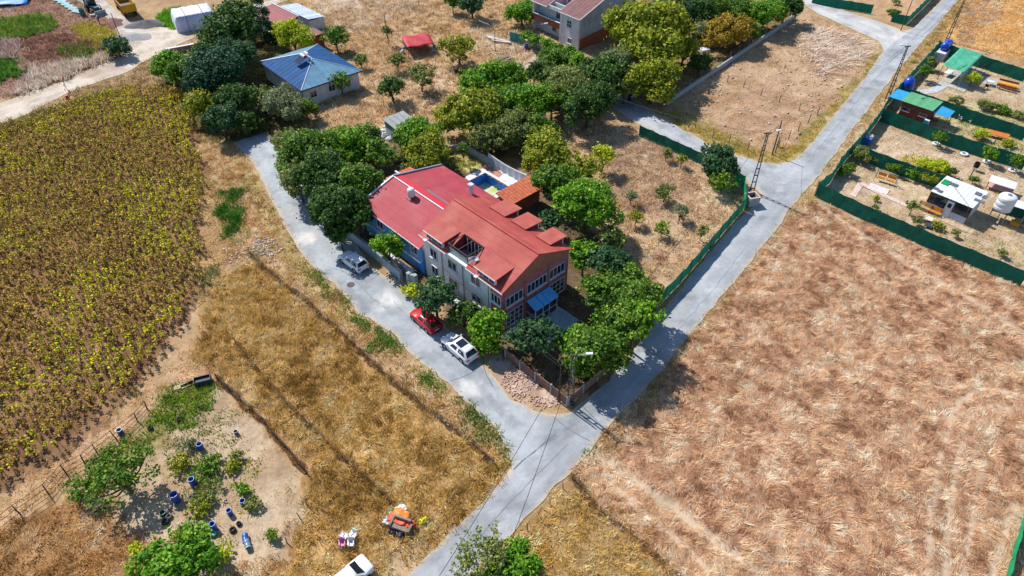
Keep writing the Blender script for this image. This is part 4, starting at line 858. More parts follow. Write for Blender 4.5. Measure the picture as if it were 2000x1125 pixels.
MB().slab([(-1.6, -.8, .2), (-1.6, .8, .2), (-.3, .8, .9), (-.3, -.8, .9)], .06).build("collector", M_GLASS, sw)
fr = MB()
for a, b in ((-.9, -.6), (-.9, .6), (.4, -.6), (.4, .6)): fr.tube((a, b, -.4), (a + .6, b, 1.0), .03, n=4)
fr.build("frame", M_GALV, sw)

# ---- barn and sheds near the bungalow
b2 = thing("barn", "low barn with maroon shingle roof behind the spruce", "barn", P(582, 55), R(45))
MB().box(-6.5, -1.2, -2.2, 6.5, 0, 2.6).build("wall", M_WHITEW, b2)
rb = MB().slab([(-7, -2.8, 2.7), (-1, -2.8, 3.3), (-1, 6.8, 3.3), (-7, 6.8, 2.7)], .12).build("roof", mat("maroon_shingle", C(176, 110, 108), C(150, 86, 86), 2, .85), b2)
for k in range(8): MB().slab([(-7.0 + k * .75, -2.82, 2.725 + k * .075), (-6.27 + k * .75, -2.82, 2.795 + k * .075), (-6.27 + k * .75, 6.82, 2.795 + k * .075), (-7.0 + k * .75, 6.82, 2.725 + k * .075)], .02).build("shingle_course", mat("maroon_course", C(180, 114, 112), C(156, 92, 90), 3, .85, rnd=.08), rb)
MB().box(-1.0, -.8, -3, 7, 2.6, 3.5).build("parapet", M_WHITE, b2)
s2 = thing("metal_shed", "long shed roofed with pale corrugated metal sheets beside the barn", "shed", P(588, 50), R(45))
MB().box(-.5, 2.9, -4.5, 5.5, 0, 2.2).build("wall", M_WHITEW, s2)
for k in range(8): MB().slab([(-.75, -4.7 + k * 1.3, 2.7), (-.75, -3.45 + k * 1.3, 2.7), (3.1, -3.45 + k * 1.3, 2.3), (3.1, -4.7 + k * 1.3, 2.3)], .05).build("roof_sheet", mat("metal_sheet", C(222, 226, 230), C(170, 184, 196), 2, .5, .2, rnd=.15), s2)
s3 = thing("small_hut", "small brown flat roofed hut behind the blue roof", "hut", P(612, 92), R(45))
MB().box(-1.6, 1.6, -1.6, 1.6, 0, 2.6).build("wall", M_BRICK, s3); MB().box(-1.8, 1.8, -1.8, 1.8, 2.6, 2.75).build("roof", mat("brown_roof", C(150, 100, 96), rough=.8), s3)
# grey shed
gs = thing("garden_shed", "little white shed with grey corrugated asbestos roof", "shed", P(786, 262), R(42))
MB().box(-1.8, 1.7, -1.7, 1.7, 0, 2.0).build("wall", M_WHITEW, gs); MB().box(-1.82, -1.7, -1.7, 1.75, 1.2, 2.05).build("green_board", mat("teal_board", C(40, 130, 110), rough=.7), gs)
for k in range(4): MB().slab([(-2.0 + k * 1.0, -2.1, 2.05), (-1.06 + k * 1.0, -2.1, 2.05), (-1.06 + k * 1.0, 2.1, 2.5), (-2.0 + k * 1.0, 2.1, 2.5)], .05).build("roof_sheet", mat("asbestos", C(190, 192, 188), C(156, 158, 156), 2, .9, rnd=.1, dirt=(C(120, 122, 118), 2, .5)), gs)
window(gs, (-1.2, -1.7, 1.4), X1, .6, .6, 1, "window", Y_1, False)
# collapsed red roof shelter
rs = thing("red_shelter", "sagging shelter with red tarpaulin roof in the dry meadow", "shelter", P(818, 100), R(20))
V = [(-2.6 + 5.2 * i / 8, -2.2 + 4.6 * j / 6, 1.9 + .12 * math.sin(i * 1.3 + j) + .18 * j / 6 * 2) for i in range(9) for j in range(7)]
F = [(i * 7 + j, (i + 1) * 7 + j, (i + 1) * 7 + j + 1, i * 7 + j + 1) for i in range(8) for j in range(6)]
o = np_obj("roof", np.array(V), np.array(F), mat("red_tarp", C(206, 50, 62), C(176, 40, 52), 1.5, .6), None, rs); o.modifiers.new("th", 'SOLIDIFY').thickness = .05
for a in (-2.4, 2.4):
    for b in (-2.0, 2.2): MB().tube((a, b, 0), (a, b, 1.95), .06).build("post", M_OLDWOOD, rs)
MB().box(-2.3, 2.3, 1.9, 2.0, 0, 1.7).build("back_board", M_OLDWOOD, rs)
for k, (a, b, cc) in enumerate(((-2.9, -1.2, (220, 226, 230)), (-2.8, .6, (170, 190, 206)), (2.9, 1.2, (60, 150, 206)), (2.8, -.5, (216, 216, 210)))):
    q = MB().lathe([(0, 0), (.35, 0), (.38, .5), (.2, .75), (0, .78)], 10).build("sack", mat("sack%d" % k, C(*cc), rough=.8), loc=rs.location + Vector((a, b, 0)), smooth=True)
    tag(q, ("white sack at the foot of the red shelter", "pale blue sack by the corner of the red shelter", "bright blue sack at the shaded side of the red shelter", "off white sack under the edge of the red shelter")[k], "sack")

# ---- house at the top with brown roof
TO = P(1129, 98); TA = R(40.5)
th = thing("concrete_house", "tall house with brown roof and bare grey concrete side wall", "house", TO, TA)
TD, TL, TH = 15.0, 13.0, 5.8; TR_ = 8.6
M_CONCG = mat("bare_concrete", C(196, 200, 206), C(166, 172, 182), .7, .9, dirt=(C(140, 148, 160), .5, .6))
M_BR = mat("brown_sheet_roof", C(140, 92, 88), C(116, 72, 70), 1.0, .7, rnd=.08)
MB().box(0, .25, 0, 5.2, 0, TH).build("bay_wall", M_WHITEW, th)
MB().box(1.5, 1.75, 5.2, TL, 0, TH + .5).build("front_wall", M_WHITEW, th)
MB().extr([(.25, 0, 2.0), (TD * .66, 0, 2.9), (TD, 0, 2.9), (TD, 0, TH), (TD / 2, 0, TR_), (.25, 0, TH)], (0, .25, 0)).build("side_wall", M_CONCG, th)
MB().extr([(.25, .04, 0), (TD, .04, 0), (TD, .04, 2.9), (TD * .66, .04, 2.9), (.25, .04, 2.0)], (0, .2, 0)).build("brick_base", M_BRICK, th)
MB().box(TD - .25, TD, .25, TL, 0, TH).build("back_wall", M_WHITEW, th)
MB().extr([(.25, TL, 0), (TD, TL, 0), (TD, TL, TH), (TD / 2, TL, TR_), (.25, TL, TH)], (0, -.25, 0)).build("end_wall", M_WHITEW, th)
rt = MB(); sl_ = (TR_ - TH) / (TD / 2)
def rz_(d): return TH + .1 + sl_ * d
rt.slab([(-.3, -.25, rz_(-.3)), (-.3, 5.3, rz_(-.3)), (TD / 2, 5.3, rz_(TD / 2)), (TD / 2, -.25, rz_(TD / 2))], .12)
rt.slab([(-.3, 8.6, rz_(-.3)), (-.3, TL + .2, rz_(-.3)), (TD / 2, TL + .2, rz_(TD / 2)), (TD / 2, 8.6, rz_(TD / 2))], .12)
rt.slab([(4.2, 5.3, rz_(4.2)), (4.2, 8.6, rz_(4.2)), (TD / 2, 8.6, rz_(TD / 2)), (TD / 2, 5.3, rz_(TD / 2))], .12)
rt.slab([(TD + .3, -.25, TH), (TD + .3, TL + .2, TH), (TD / 2, TL + .2, rz_(TD / 2)), (TD / 2, -.25, rz_(TD / 2))], .12)
rto = rt.build("roof", M_BR, th)
for k in range(7): MB().slab([(-.32, -.25 + k * .8, rz_(-.32) + .03), (-.32, .5 + k * .8, rz_(-.32) + .03), (TD / 2, .5 + k * .8, rz_(TD / 2) + .03), (TD / 2, -.25 + k * .8, rz_(TD / 2) + .03)], .02).build("roof_sheet", M_BR, rto)
for k in range(6): MB().slab([(-.32, 8.6 + k * .77, rz_(-.32) + .03), (-.32, 9.32 + k * .77, rz_(-.32) + .03), (TD / 2, 9.32 + k * .77, rz_(TD / 2) + .03), (TD / 2, 8.6 + k * .77, rz_(TD / 2) + .03)], .02).build("roof_sheet", M_BR, rto)
MB().box(-.42, -.31, -.25, 5.3, TH - .1, TH + .04).box(-.42, -.31, 8.6, TL + .2, TH - .1, TH + .04).build("gutter", M_WHITE, rto)
MB().slab([(-.3, -.33, rz_(-.3) + .06), (-.3, -.24, rz_(-.3) + .06), (TD / 2, -.24, rz_(TD / 2) + .06), (TD / 2, -.33, rz_(TD / 2) + .06)], .1).build("verge_strip", M_WHITE, rto)
M_PALEP = mat("pale_pink_wall", C(236, 206, 206), C(220, 190, 190), 1, .8)
MB().box(.3, 4.2, 5.2, 8.7, TH - .45, TH - .35).build("roof_balcony_floor", M_CONC, th); MB().box(4.1, 4.25, 5.3, 8.6, TH - .35, TH + 2.0).build("roof_balcony_wall", M_PALEP, th)
for l in (5.2, 8.6): MB().extr([(.3, l, TH - .35), (4.1, l, TH - .35), (4.1, l, TH + 1.65), (.3, l, TH + .3)], (0, .1, 0)).build("roof_balcony_side", M_PALEP, th)
MB().box(.2, .4, 5.2, 8.7, TH - .4, TH + .25).build("balcony_parapet", M_WHITE, th)
window(th, (4.1, 6.9, TH + .85), Y1, 1.1, 1.5, 2, "balcony_door", X_1, False)
MB().box(0, 1.5, 5.3, TL, 2.5, 2.65).build("balcony_floor", M_CONC, th); MB().box(-.02, .14, 5.3, TL, 2.35, 3.5).build("balcony_front", M_BRICK, th)
MB().box(-.06, .18, 5.3, TL, 3.5, 3.6).build("balcony_coping", M_WHITE, th); MB().box(0, .2, TL - .2, TL, 3.6, TH).build("balcony_post", M_WHITE, th)
window(th, (0, 2.7, 4.2), Y1, 1.2, 1.3, 2, "window", X_1, True, 2); window(th, (0, 2.4, 1.1), Y1, 1.1, 1.0, 2, "window", X_1); window(th, (1.5, 7.2, 4.1), Y1, 1.2, 1.3, 2, "window", X_1); window(th, (1.5, 8.2, 1.2), Y1, 1.2, 1.0, 2, "window", X_1)
MB().tube((-.08, .1, 0), (-.08, .1, TH - .1), .05).build("drainpipe", M_WHITE, th); MB().tube((-.08, 5.1, 0), (-.08, 5.1, TH - .1), .05).build("drainpipe", M_WHITE, th)
# ---- white tarp tent by the dirt road
wt = thing("tarp_tent", "boxy tent of white tarp held by ropes near the gravel heaps", "tent", P(383, 48), R(30))
V = []; nu, nv = 16, 10
for i in range(nu + 1):
    for j in range(nv + 1):
        a = (i / nu - .5) * 2; b = (j / nv - .5) * 2; e = max(abs(a), abs(b)); z = 3.0 - .15 * abs(b) + .08 * math.sin(i * 2.1 + j * 1.7)
        if e > .82: z = z * max(0, 1 - ((e - .82) / .18) * 1.0)
        s = 1 if e <= .82 else .82 / e + (1 - .82 / e) * .25
        V.append((a * s * 4.6, b * s * 3.4, max(0, z)))
F = [(i * (nv + 1) + j, (i + 1) * (nv + 1) + j, (i + 1) * (nv + 1) + j + 1, i * (nv + 1) + j + 1) for i in range(nu) for j in range(nv)]
np_obj("cover", np.array(V), np.array(F), mat("white_tarp", C(240, 240, 246), C(206, 206, 226), .8, .5), None, wt)
for a in (-1.7, 1.6): MB().path([(a, -3.5, 0), (a, -2.95, 3.03), (a, 0, 3.1), (a, 2.95, 3.03), (a, 3.5, 0)], .05, 4).build("rope", M_STEEL, wt)
# ================================================================ TREES
def leafmesh(pos, nrm, size, col, r):
    n = len(pos); t = np.cross(nrm, r.normal(size=(n, 3))); t /= np.linalg.norm(t, axis=1)[:, None] + 1e-9; b = np.cross(nrm, t)
    s = size[:, None]; V = np.empty((n, 4, 3))
    V[:, 0] = pos - t * s; V[:, 1] = pos + b * s * .62 - nrm * s * .15; V[:, 2] = pos + t * s; V[:, 3] = pos - b * s * .62 - nrm * s * .15
    return V.reshape(-1, 3), np.arange(4 * n).reshape(-1, 4), np.repeat(col, 4, 0)
TSEED = [0]
PAL = {  # leaf colours: darkest to young leaf, as base colours in sun
 'dark': [(30,58,20), (48,80,28), (72,104,38), (104,126,52)],
 'deep': [(30,60,34), (46,82,46), (68,102,58), (92,120,70)],
 'mid':  [(42,76,20), (66,104,28), (98,132,36), (136,156,50)],
 'fresh':[(44,86,14), (72,122,20), (106,150,28), (148,176,44)],
 'yel':  [(76,92,18), (112,126,26), (144,150,34), (178,170,50)],
 'lime': [(120,140,24), (160,176,30), (186,196,44), (206,200,60)],
 'olive':[(70,90,40), (100,116,54), (130,138,68), (150,150,84)],
 'grey': [(84,100,64), (112,124,80), (140,146,98), (120,120,90)],
 'rust': [(120,110,30), (150,126,36), (176,136,44), (130,130,40)],
 'spruce':[(22,52,36), (36,72,48), (54,92,60), (74,110,72)],
}
def tree(name, label, cu, cv, rpx, hc, pal, kind='round', flat=.85, dens=1.0, leaf=.24, group=None, cat="tree", trunk=True, sub=None):
    TSEED[0] += 1; r = np.random.default_rng(1000 + TSEED[0])
    c = P(cu, cv, hc); Rr = rpx * 1.13 / ppm(c); base = Vector((c.x, c.y, 0)); rz = min(Rr * flat, hc * .93)
    o = thing(name, label, cat, base, r.random() * 6.28, group)
    big = max(leaf * .8, Rr * .052)
    pal_ = np.array([C(*p) for p in PAL[pal]]) * 1.52
    pos, nr, cl = [], [], []
    nclump = int(18 + 13 * Rr * dens)
    clumps = []
    lobes = [(np.zeros(3), 1.0)]
    if kind != 'cone':
        nl = int(r.integers(3, 6)); lobes = []
        for k in range(nl):
            a = 6.28 * (k + r.random() * .7) / nl; q = r.uniform(.28, .55); lobes.append((np.array([q * math.cos(a), q * math.sin(a), r.uniform(-.25, .3)]), r.uniform(.48, .68)))
        lobes.append((np.array([0, 0, .25]), r.uniform(.5, .65)))
    for k in range(nclump):
        d = r.normal(size=3); d[2] = abs(d[2]) * 1.1 - .35; d /= np.linalg.norm(d)
        if kind == 'cone':
            h = r.random() ** 1.3; a = r.random() * 6.28; rad = Rr * (1 - h) * (.55 + .45 * r.random()) + .1
            cc = np.array([rad * math.cos(a), rad * math.sin(a), -rz + 2.0 * rz * h * 1.25]); cr = Rr * (.30 - .16 * h)
        else:
            q = (.45 + .55 * r.random() ** .6); lc, lr = lobes[k % len(lobes)]
            cc = (lc + d * q * lr * 1.05) * np.array([Rr, Rr, rz]); cr = Rr * r.uniform(.13, .27)
            if kind == 'sparse': cr *= .75
        clumps.append((cc, cr))
    for cc, cr in clumps:
        n = int((cr / big) ** 2 * (11 if kind != 'sparse' else 8) * (.7 + .6 * r.random()) * dens) + 4
        d = r.normal(size=(n, 3)); d[:, 2] *= .8; d /= np.linalg.norm(d, axis=1)[:, None]
        rad = cr * (.45 + .75 * r.random(n) ** .7)
        p = cc + d * rad[:, None]
        nn = d * .6 + np.array([0, 0, .55]) + r.normal(size=(n, 3)) * .55; nn /= np.linalg.norm(nn, axis=1)[:, None]
        t = np.clip(r.normal(1.4 + 1.0 * (r.random() - .5), .7, n), 0, 2.999); i0 = t.astype(int); f = (t - i0)[:, None]
        pos.append(p); nr.append(nn); cl.append(pal_[i0] * (1 - f) + pal_[i0 + 1] * f)
    # young shoots standing out of the outline, leaves strung along each
    if kind != 'cone':
        ns = int((16 + 16 * Rr) * (1.3 if kind == 'sparse' else 1)); dd = r.normal(size=(ns, 3)); dd[:, 2] = np.abs(dd[:, 2]) * 1.0 - .15; dd /= np.linalg.norm(dd, axis=1)[:, None]
        li = r.integers(0, len(lobes), ns); lc_ = np.array([lobes[q][0] for q in li]); lr_ = np.array([lobes[q][1] for q in li])[:, None]
        st = (lc_ + dd * lr_ * .9) * np.array([Rr, Rr, rz]); gd = dd * .8 + np.array([0, 0, .45]) + r.normal(size=(ns, 3)) * .25; gd /= np.linalg.norm(gd, axis=1)[:, None]
        ln_ = Rr * r.uniform(.14, .36, ns)
        for q in range(8):
            pos.append(st + gd * (ln_ * q / 7)[:, None] + r.normal(size=(ns, 3)) * big * .6); nn = r.normal(size=(ns, 3)) + np.array([0, 0, .8]); nr.append(nn / np.linalg.norm(nn, axis=1)[:, None]); t = r.integers(1, 4, ns); cl.append(pal_[t])
    # stray twigs beyond the outline
    m = int(20 + 26 * Rr); d = r.normal(size=(m, 3)); d[:, 2] = np.abs(d[:, 2]) * .9 - .25; d /= np.linalg.norm(d, axis=1)[:, None]
    if kind != 'cone':
        pos.append(d * (r.uniform(.8, 1.15, m)[:, None]) * np.array([Rr, Rr, rz])); nr.append(d); cl.append(pal_[r.integers(1, 4, m)])
    pos = np.vstack(pos); nr = np.vstack(nr); cl = np.vstack(cl); pos[:, 2] += hc; pos[:, 2] = np.maximum(pos[:, 2], .08)
    V, F, cc_ = leafmesh(pos, nr, r.uniform(.6, 1.25, len(pos)) * big, cl * r.uniform(.85, 1.15, (len(cl), 1)), r)
    np_obj("crown", V, F, M_LEAF, cc_, o)
    if trunk:
        t = MB(); tr_ = max(.06, min(.32, Rr * .075)); fk = hc * (.42 if kind != 'cone' else 1.2)
        b = Vector((r.normal(0, .1), r.normal(0, .1), fk)); t.tube((0, 0, -.1), b, tr_, tr_ * .7, 7)
        if kind != 'cone':
            for k in range(7 if kind != 'sparse' else 12):
                cc, cr = clumps[r.integers(0, len(clumps))]; e = Vector(cc) + Vector((0, 0, hc)); mid = b.lerp(e, .5) + Vector((0, 0, -.12 * Rr))
                t.tube(b, mid, tr_ * .55, tr_ * .35, 5); t.tube(mid, e, tr_ * .35, tr_ * .12, 4)
        t.build("trunk", M_BARK, o, recalc=False)
    return o
G1 = "walnut trees beside the annex"
T = lambda *a, **k: tree("broadleaf_tree", *a, **k)
# cluster between the lane and the annex
T("tall green tree overhanging the lane at its bend", 600, 300, 52, 4.5, 'mid')
T("tree at the meadow end of the annex clump", 672, 288, 46, 4.2, 'fresh')
T("dark middle tree of the annex clump", 640, 350, 52, 4.8, 'dark')
T("green tree touching the corner of the crimson roof", 690, 360, 44, 4.6, 'mid')
T("lane side tree shading the parked white car", 652, 410, 48, 4.6, 'dark')
T("low tree against the blue annex wall", 700, 425, 34, 3.6, 'dark')
T("small tree at the back corner of the annex clump", 732, 305, 34, 3.4, 'mid')
T("tree leaning out over the pale road patch", 582, 350, 34, 3.6, 'olive')
T("bright shrubby tree beside the small grey shed", 812, 268, 42, 2.8, 'fresh')
T("olive green tree behind the parapet of the crimson roof", 832, 300, 42, 2.8, 'yel')
T("slim young tree on the lawn by the pool", 904, 292, 9, 2.6, 'mid', flat=1.6)
# street side of the house
T("bright green tree at the blue annex front door", 757, 485, 28, 3.0, 'fresh', flat=1.1)
T("dark glossy tree over the red car", 850, 582, 38, 2.9, 'deep')
T("low dark tree between the red car and the facade", 905, 612, 26, 2.0, 'dark')
T("bright tree behind the white car with sunroof", 950, 640, 36, 2.6, 'fresh')
T("blue green tree in front of the porch", 1040, 660, 42, 2.6, 'deep')
tree("shrub", "bright round shrub beside the lane gate", 806, 568, 15, .7, 'lime', cat="shrub", trunk=False)
tree("shrub", "shrub spilling over the panel wall behind the white car with sunroof", 955, 672, 24, 1.2, 'fresh', cat="shrub", trunk=False)
# corner of the garden
T("yellow green tree at the road corner by the lattice pole", 1164, 688, 50, 4.3, 'mid', flat=1.0)
T("tree arching over the road shadow", 1212, 640, 48, 4.8, 'mid', flat=1.0)
T("small tree between the porch and the road corner", 1125, 668, 30, 2.6, 'fresh')
T("tree on the road side of the patio", 1250, 585, 38, 3.8, 'mid')
T("dense tree beside the gable", 1180, 575, 44, 3.2, 'mid')
T("blue green tree near the gable corner", 1180, 515, 38, 3.0, 'deep')
T("tree behind the gable touching the rear eave", 1140, 500, 30, 3.0, 'fresh')
T("large bright green tree behind the rear dormers", 1146, 408, 58, 3.8, 'fresh')
T("small dark tree by the rear dormers", 1070, 432, 20, 2.2, 'deep')
T("tree beside the tile roofed pool shed", 1090, 362, 44, 3.2, 'mid')
T("yellow green tree beyond the pool shed", 1070, 298, 48, 3.4, 'yel')
T("pale yellow tree at the edge of the orchard lot", 1140, 335, 34, 2.6, 'yel', 'sparse')
T("feathery yellow sapling in the orchard lot corner", 1178, 305, 22, 2.6, 'lime', 'sparse')
# wood behind
T("round yellow green tree in front of the meadow", 918, 225, 56, 4.0, 'yel')
T("bright green tree at the front of the wood", 962, 160, 52, 3.8, 'fresh')
T("green tree on the wood's shaded side", 1028, 205, 46, 3.6, 'fresh')
T("olive tree in the middle of the wood", 1000, 252, 42, 3.0, 'olive')
T("dark tree where the side lane ends", 1150, 205, 46, 3.8, 'dark')
T("brownish green tree above the side lane", 1105, 170, 44, 3.6, 'olive')
T("dark tree below the concrete house", 1180, 150, 48, 3.8, 'dark')
T("low green tree near the concrete house's lamp", 1085, 122, 30, 2.8, 'mid')
T("grey green tree between the wood and the tall yellow green tree", 1215, 128, 38, 3.4, 'grey')
T("tall yellow green tree beside the concrete house", 1272, 72, 72, 6.0, 'yel')
T("round yellow green tree over the wall end", 1276, 158, 48, 4.0, 'yel')
T("dark tree behind the tall yellow green tree", 1315, 15, 40, 4.0, 'deep')
T("tree with dark trunk behind the long wall", 1352, 25, 34, 3.4, 'dark')
T("orange tinged tree behind the long wall", 1418, 62, 40, 3.2, 'rust')
T("pale green tree behind the orange tinged one", 1448, 25, 36, 3.2, 'mid')
T("bright green tree near the end of the long wall", 1495, 30, 34, 3.2, 'fresh')
T("dark end tree of the long wall", 1535, 15, 28, 3.2, 'dark')
T("small grey green tree against the long wall", 1372, 62, 22, 2.2, 'grey', 'sparse')
T("dark small tree beside the blue barrel at the wall", 1368, 122, 22, 1.8, 'dark')
# around the bungalow
T("big dark tree between the yard and the barn", 452, 62, 56, 5.2, 'dark')
tree("spruce_tree", "blue green spruce behind the big dark tree", 508, 40, 30, 4.2, 'spruce', 'cone', 1.4, dens=.7)
tree("cedar_tree", "tall dark cedar like tree at the bungalow's corner", 424, 150, 50, 4.6, 'spruce', 'round', 1.1)
T("dark tree against the blue roof", 456, 112, 38, 4.2, 'deep')
T("green tree at the dirt road side of the cedar", 378, 145, 40, 3.6, 'mid')
T("bright bush tree nearest the dirt road", 328, 130, 34, 2.6, 'fresh')
T("yellow green tree at the top of the sunflower field", 395, 205, 32, 3.0, 'yel')
T("dark round tree at the end of the lane", 432, 238, 34, 2.8, 'deep')
T("low dark bush beside the end of the lane", 482, 240, 26, 1.8, 'dark')
T("grey weeping tree in front of the bungalow", 548, 206, 38, 2.8, 'grey')
T("olive tree covering the bungalow's corner", 512, 192, 24, 2.4, 'olive')
T("green shrub tree at the bungalow wall", 598, 212, 22, 1.9, 'mid')
T("lime green tree between the barn and the blue roof", 572, 72, 31, 3.4, 'lime')
T("small tree behind the bungalow's far corner", 655, 72, 24, 2.8, 'mid', 'sparse')
T("fig tree against the bungalow's white wall", 665, 160, 21, 2.4, 'mid', 'sparse')
T("lone dark tree by the dirt road", 228, 92, 25, 1.8, 'deep')
# meadow fruit trees
T("small round fruit tree in the meadow by the rail", 765, 172, 27, 2.4, 'dark', 'sparse')
T("fruit tree beside the small round one", 822, 152, 24, 2.4, 'olive', 'sparse')
T("young fruit tree below the red shelter", 775, 118, 16, 2.0, 'olive', 'sparse')
T("fruit tree with the grazing cow under it", 896, 98, 31, 2.8, 'yel', 'sparse')
T("thin lone sapling left standing in dry grass", 756, 62, 9, 2.6, 'olive', 'sparse', 1.4)
T("dark tree at the top of the meadow", 922, 8, 26, 3.0, 'deep')
T("small tree at the meadow's top edge", 884, 2, 16, 2.6, 'mid')
T("small olive tree near the bungalow path", 705, 118, 13, 1.6, 'olive', 'sparse')
# orchard lot
T("big fig tree at the side lane corner of the orchard lot", 1404, 318, 36, 2.6, 'deep')
T("green tree below the fig tree in the orchard lot", 1412, 356, 22, 1.8, 'mid', 'sparse')
for lab, u, v, rr, pl in (("sapling with twin tufts amid the orchard lot", 1298, 378, 20, 'olive'), ("thin sapling beside the dead brush", 1235, 385, 12, 'grey'), ("yellowish sapling low in the orchard lot", 1242, 425, 14, 'yel'),
        ("green sapling near the lower net of the orchard lot", 1293, 446, 14, 'fresh'), ("bare branched sapling by the orchard net", 1330, 415, 16, 'grey'), ("slender sapling near the orchard net", 1370, 452, 10, 'olive'),
        ("sapling at the foot of the side lane net", 1302, 300, 11, 'olive'), ("sapling beside the side lane net's weeds", 1332, 312, 10, 'yel')):
    tree("sapling", lab, u, v, rr, 1.3, pl, 'sparse', 1.0, .9, .14, "saplings of the orchard lot", "sapling")
# trees filling the gaps of the wood
T("tree squeezed between the gable trees and the road net", 1228, 548, 34, 2.8, 'mid')
T("leafy tree leaning to the road above its shadow", 1246, 622, 36, 5.0, 'fresh')
T("tree above the panel wall shading the road at the junction", 1196, 694, 34, 3.4, 'mid')
T("low tree behind the turn of the brown panel wall", 1135, 715, 28, 1.9, 'mid')
T("olive tree above the gable corner trees", 1196, 468, 26, 2.4, 'olive')
T("small tree at the lane bend end of the annex clump", 562, 278, 26, 2.8, 'olive')
T("tree between the annex clump and the rubble shed", 712, 276, 34, 3.4, 'mid')
T("dark tree over the garden wall near the shaded car", 662, 452, 26, 3.0, 'dark')
T("olive tree behind the pool lawn wall", 948, 272, 34, 2.8, 'olive')
T("green tree in the middle of the wood above the pool tarp", 1050, 252, 36, 3.2, 'mid')
T("tree at the back of the wood facing the lamp pole", 1078, 195, 34, 3.4, 'mid')
T("tree between the round yellow green tree and the wood", 978, 205, 40, 3.6, 'mid')
T("dark tree behind the wood's front row", 1060, 150, 32, 3.2, 'dark')
T("small tree at the hedge end of the concrete house", 1128, 132, 26, 2.6, 'fresh')
T("yellow green tree by the bright blue barrel", 1335, 100, 30, 2.8, 'yel')
T("mid green tree above the side lane's dead end", 1222, 172, 28, 2.8, 'olive')
T("green tree behind the long wall's middle", 1392, 22, 32, 3.2, 'mid')
T("dark tree between the cedar and the yard wall", 402, 110, 34, 3.6, 'dark')
T("dark tree behind the end of the lane", 462, 200, 34, 3.4, 'dark')
T("lush tree between the orange tinged tree and the wall", 1452, 62, 24, 2.2, 'mid')
# bottom of the picture
T("big leafy tree top rising from the bottom edge below the barrels", 338, 1138, 82, 2.6, 'fresh')
T("open crowned tree casting a spidery shadow in the vegetable plot", 236, 930, 58, 2.4, 'mid', 'sparse', leaf=.15, dens=.6)
T("tall twiggy tree at the bottom edge beside the road", 948, 1098, 62, 2.0, 'olive', 'sparse', leaf=.15, dens=.6)
T("bright green bush tree at the bottom edge by the golden corner plot", 1012, 1122, 58, 1.4, 'fresh')
for lab, u, v, rr, h, pl in (("bushy shrub on the post fence of the vegetable plot", 158, 950, 30, .9, 'mid'), ("dark shrub behind the open crowned tree", 190, 908, 17, .7, 'dark'), ("grey green cabbage patch at the foot of the open crowned tree", 196, 988, 16, .4, 'grey'),
        ("vine clump above the middle barrels", 348, 905, 22, .5, 'yel'), ("thick squash plant beside the tall barrel", 405, 915, 30, .5, 'mid'), ("squash plant below the tall barrel", 405, 965, 24, .45, 'olive'), ("yellow squash plant under the largest barrel", 388, 990, 22, .4, 'yel'),
        ("yellow bush in the dry grass by the vegetable plot", 264, 1072, 11, .5, 'lime'), ("yellow leafed vine at the garden's bottom", 436, 1085, 17, .35, 'lime'), ("small yellow vine near the plot edge", 455, 912, 14, .35, 'yel'), ("green vine at the grass edge of the plot", 476, 958, 12, .35, 'fresh'),
        ("tall weed by the plot's grass edge", 462, 890, 10, .5, 'olive'), ("seedling bush near the plot's bottom", 533, 1045, 12, .4, 'mid'), ("green vine by the smallest barrel", 495, 985, 14, .4, 'olive'), ("yellowing vine beside the orange bucket", 350, 1050, 16, .4, 'yel'), ("vine tangle near the plot's far corner", 370, 868, 14, .4, 'grey')):
    tree("garden_plant", lab, u, v, rr * 1.05, h, pl, 'sparse', .7, .8, .13, "plants of the vegetable plot", "plant", False)
# vine hedge in front of the concrete house and small bush by it
for k, (u, v, rr) in enumerate(((1030, 72, 14), (1048, 80, 15), (1068, 88, 15), (1088, 95, 15), (1108, 104, 15), (1128, 112, 14))):
    tree("vine_bush", ("vine bush at the gate end of the concrete house's hedge", "second vine bush from the hedge's gate end", "third vine bush from the hedge's gate end", "fourth vine bush, below the concrete house's balcony", "vine bush below the concrete house's white bay", "last vine bush, at the concrete house's bare side wall")[k], u, v, rr, 1.9, 'fresh', 'round', .7, 1.0, .2, "vine hedge in front of the concrete house", "vine", False)
tree("shrub", "leafy bush at the balcony end of the concrete house", 1020, 28, 30, 2.4, 'fresh', cat="shrub")
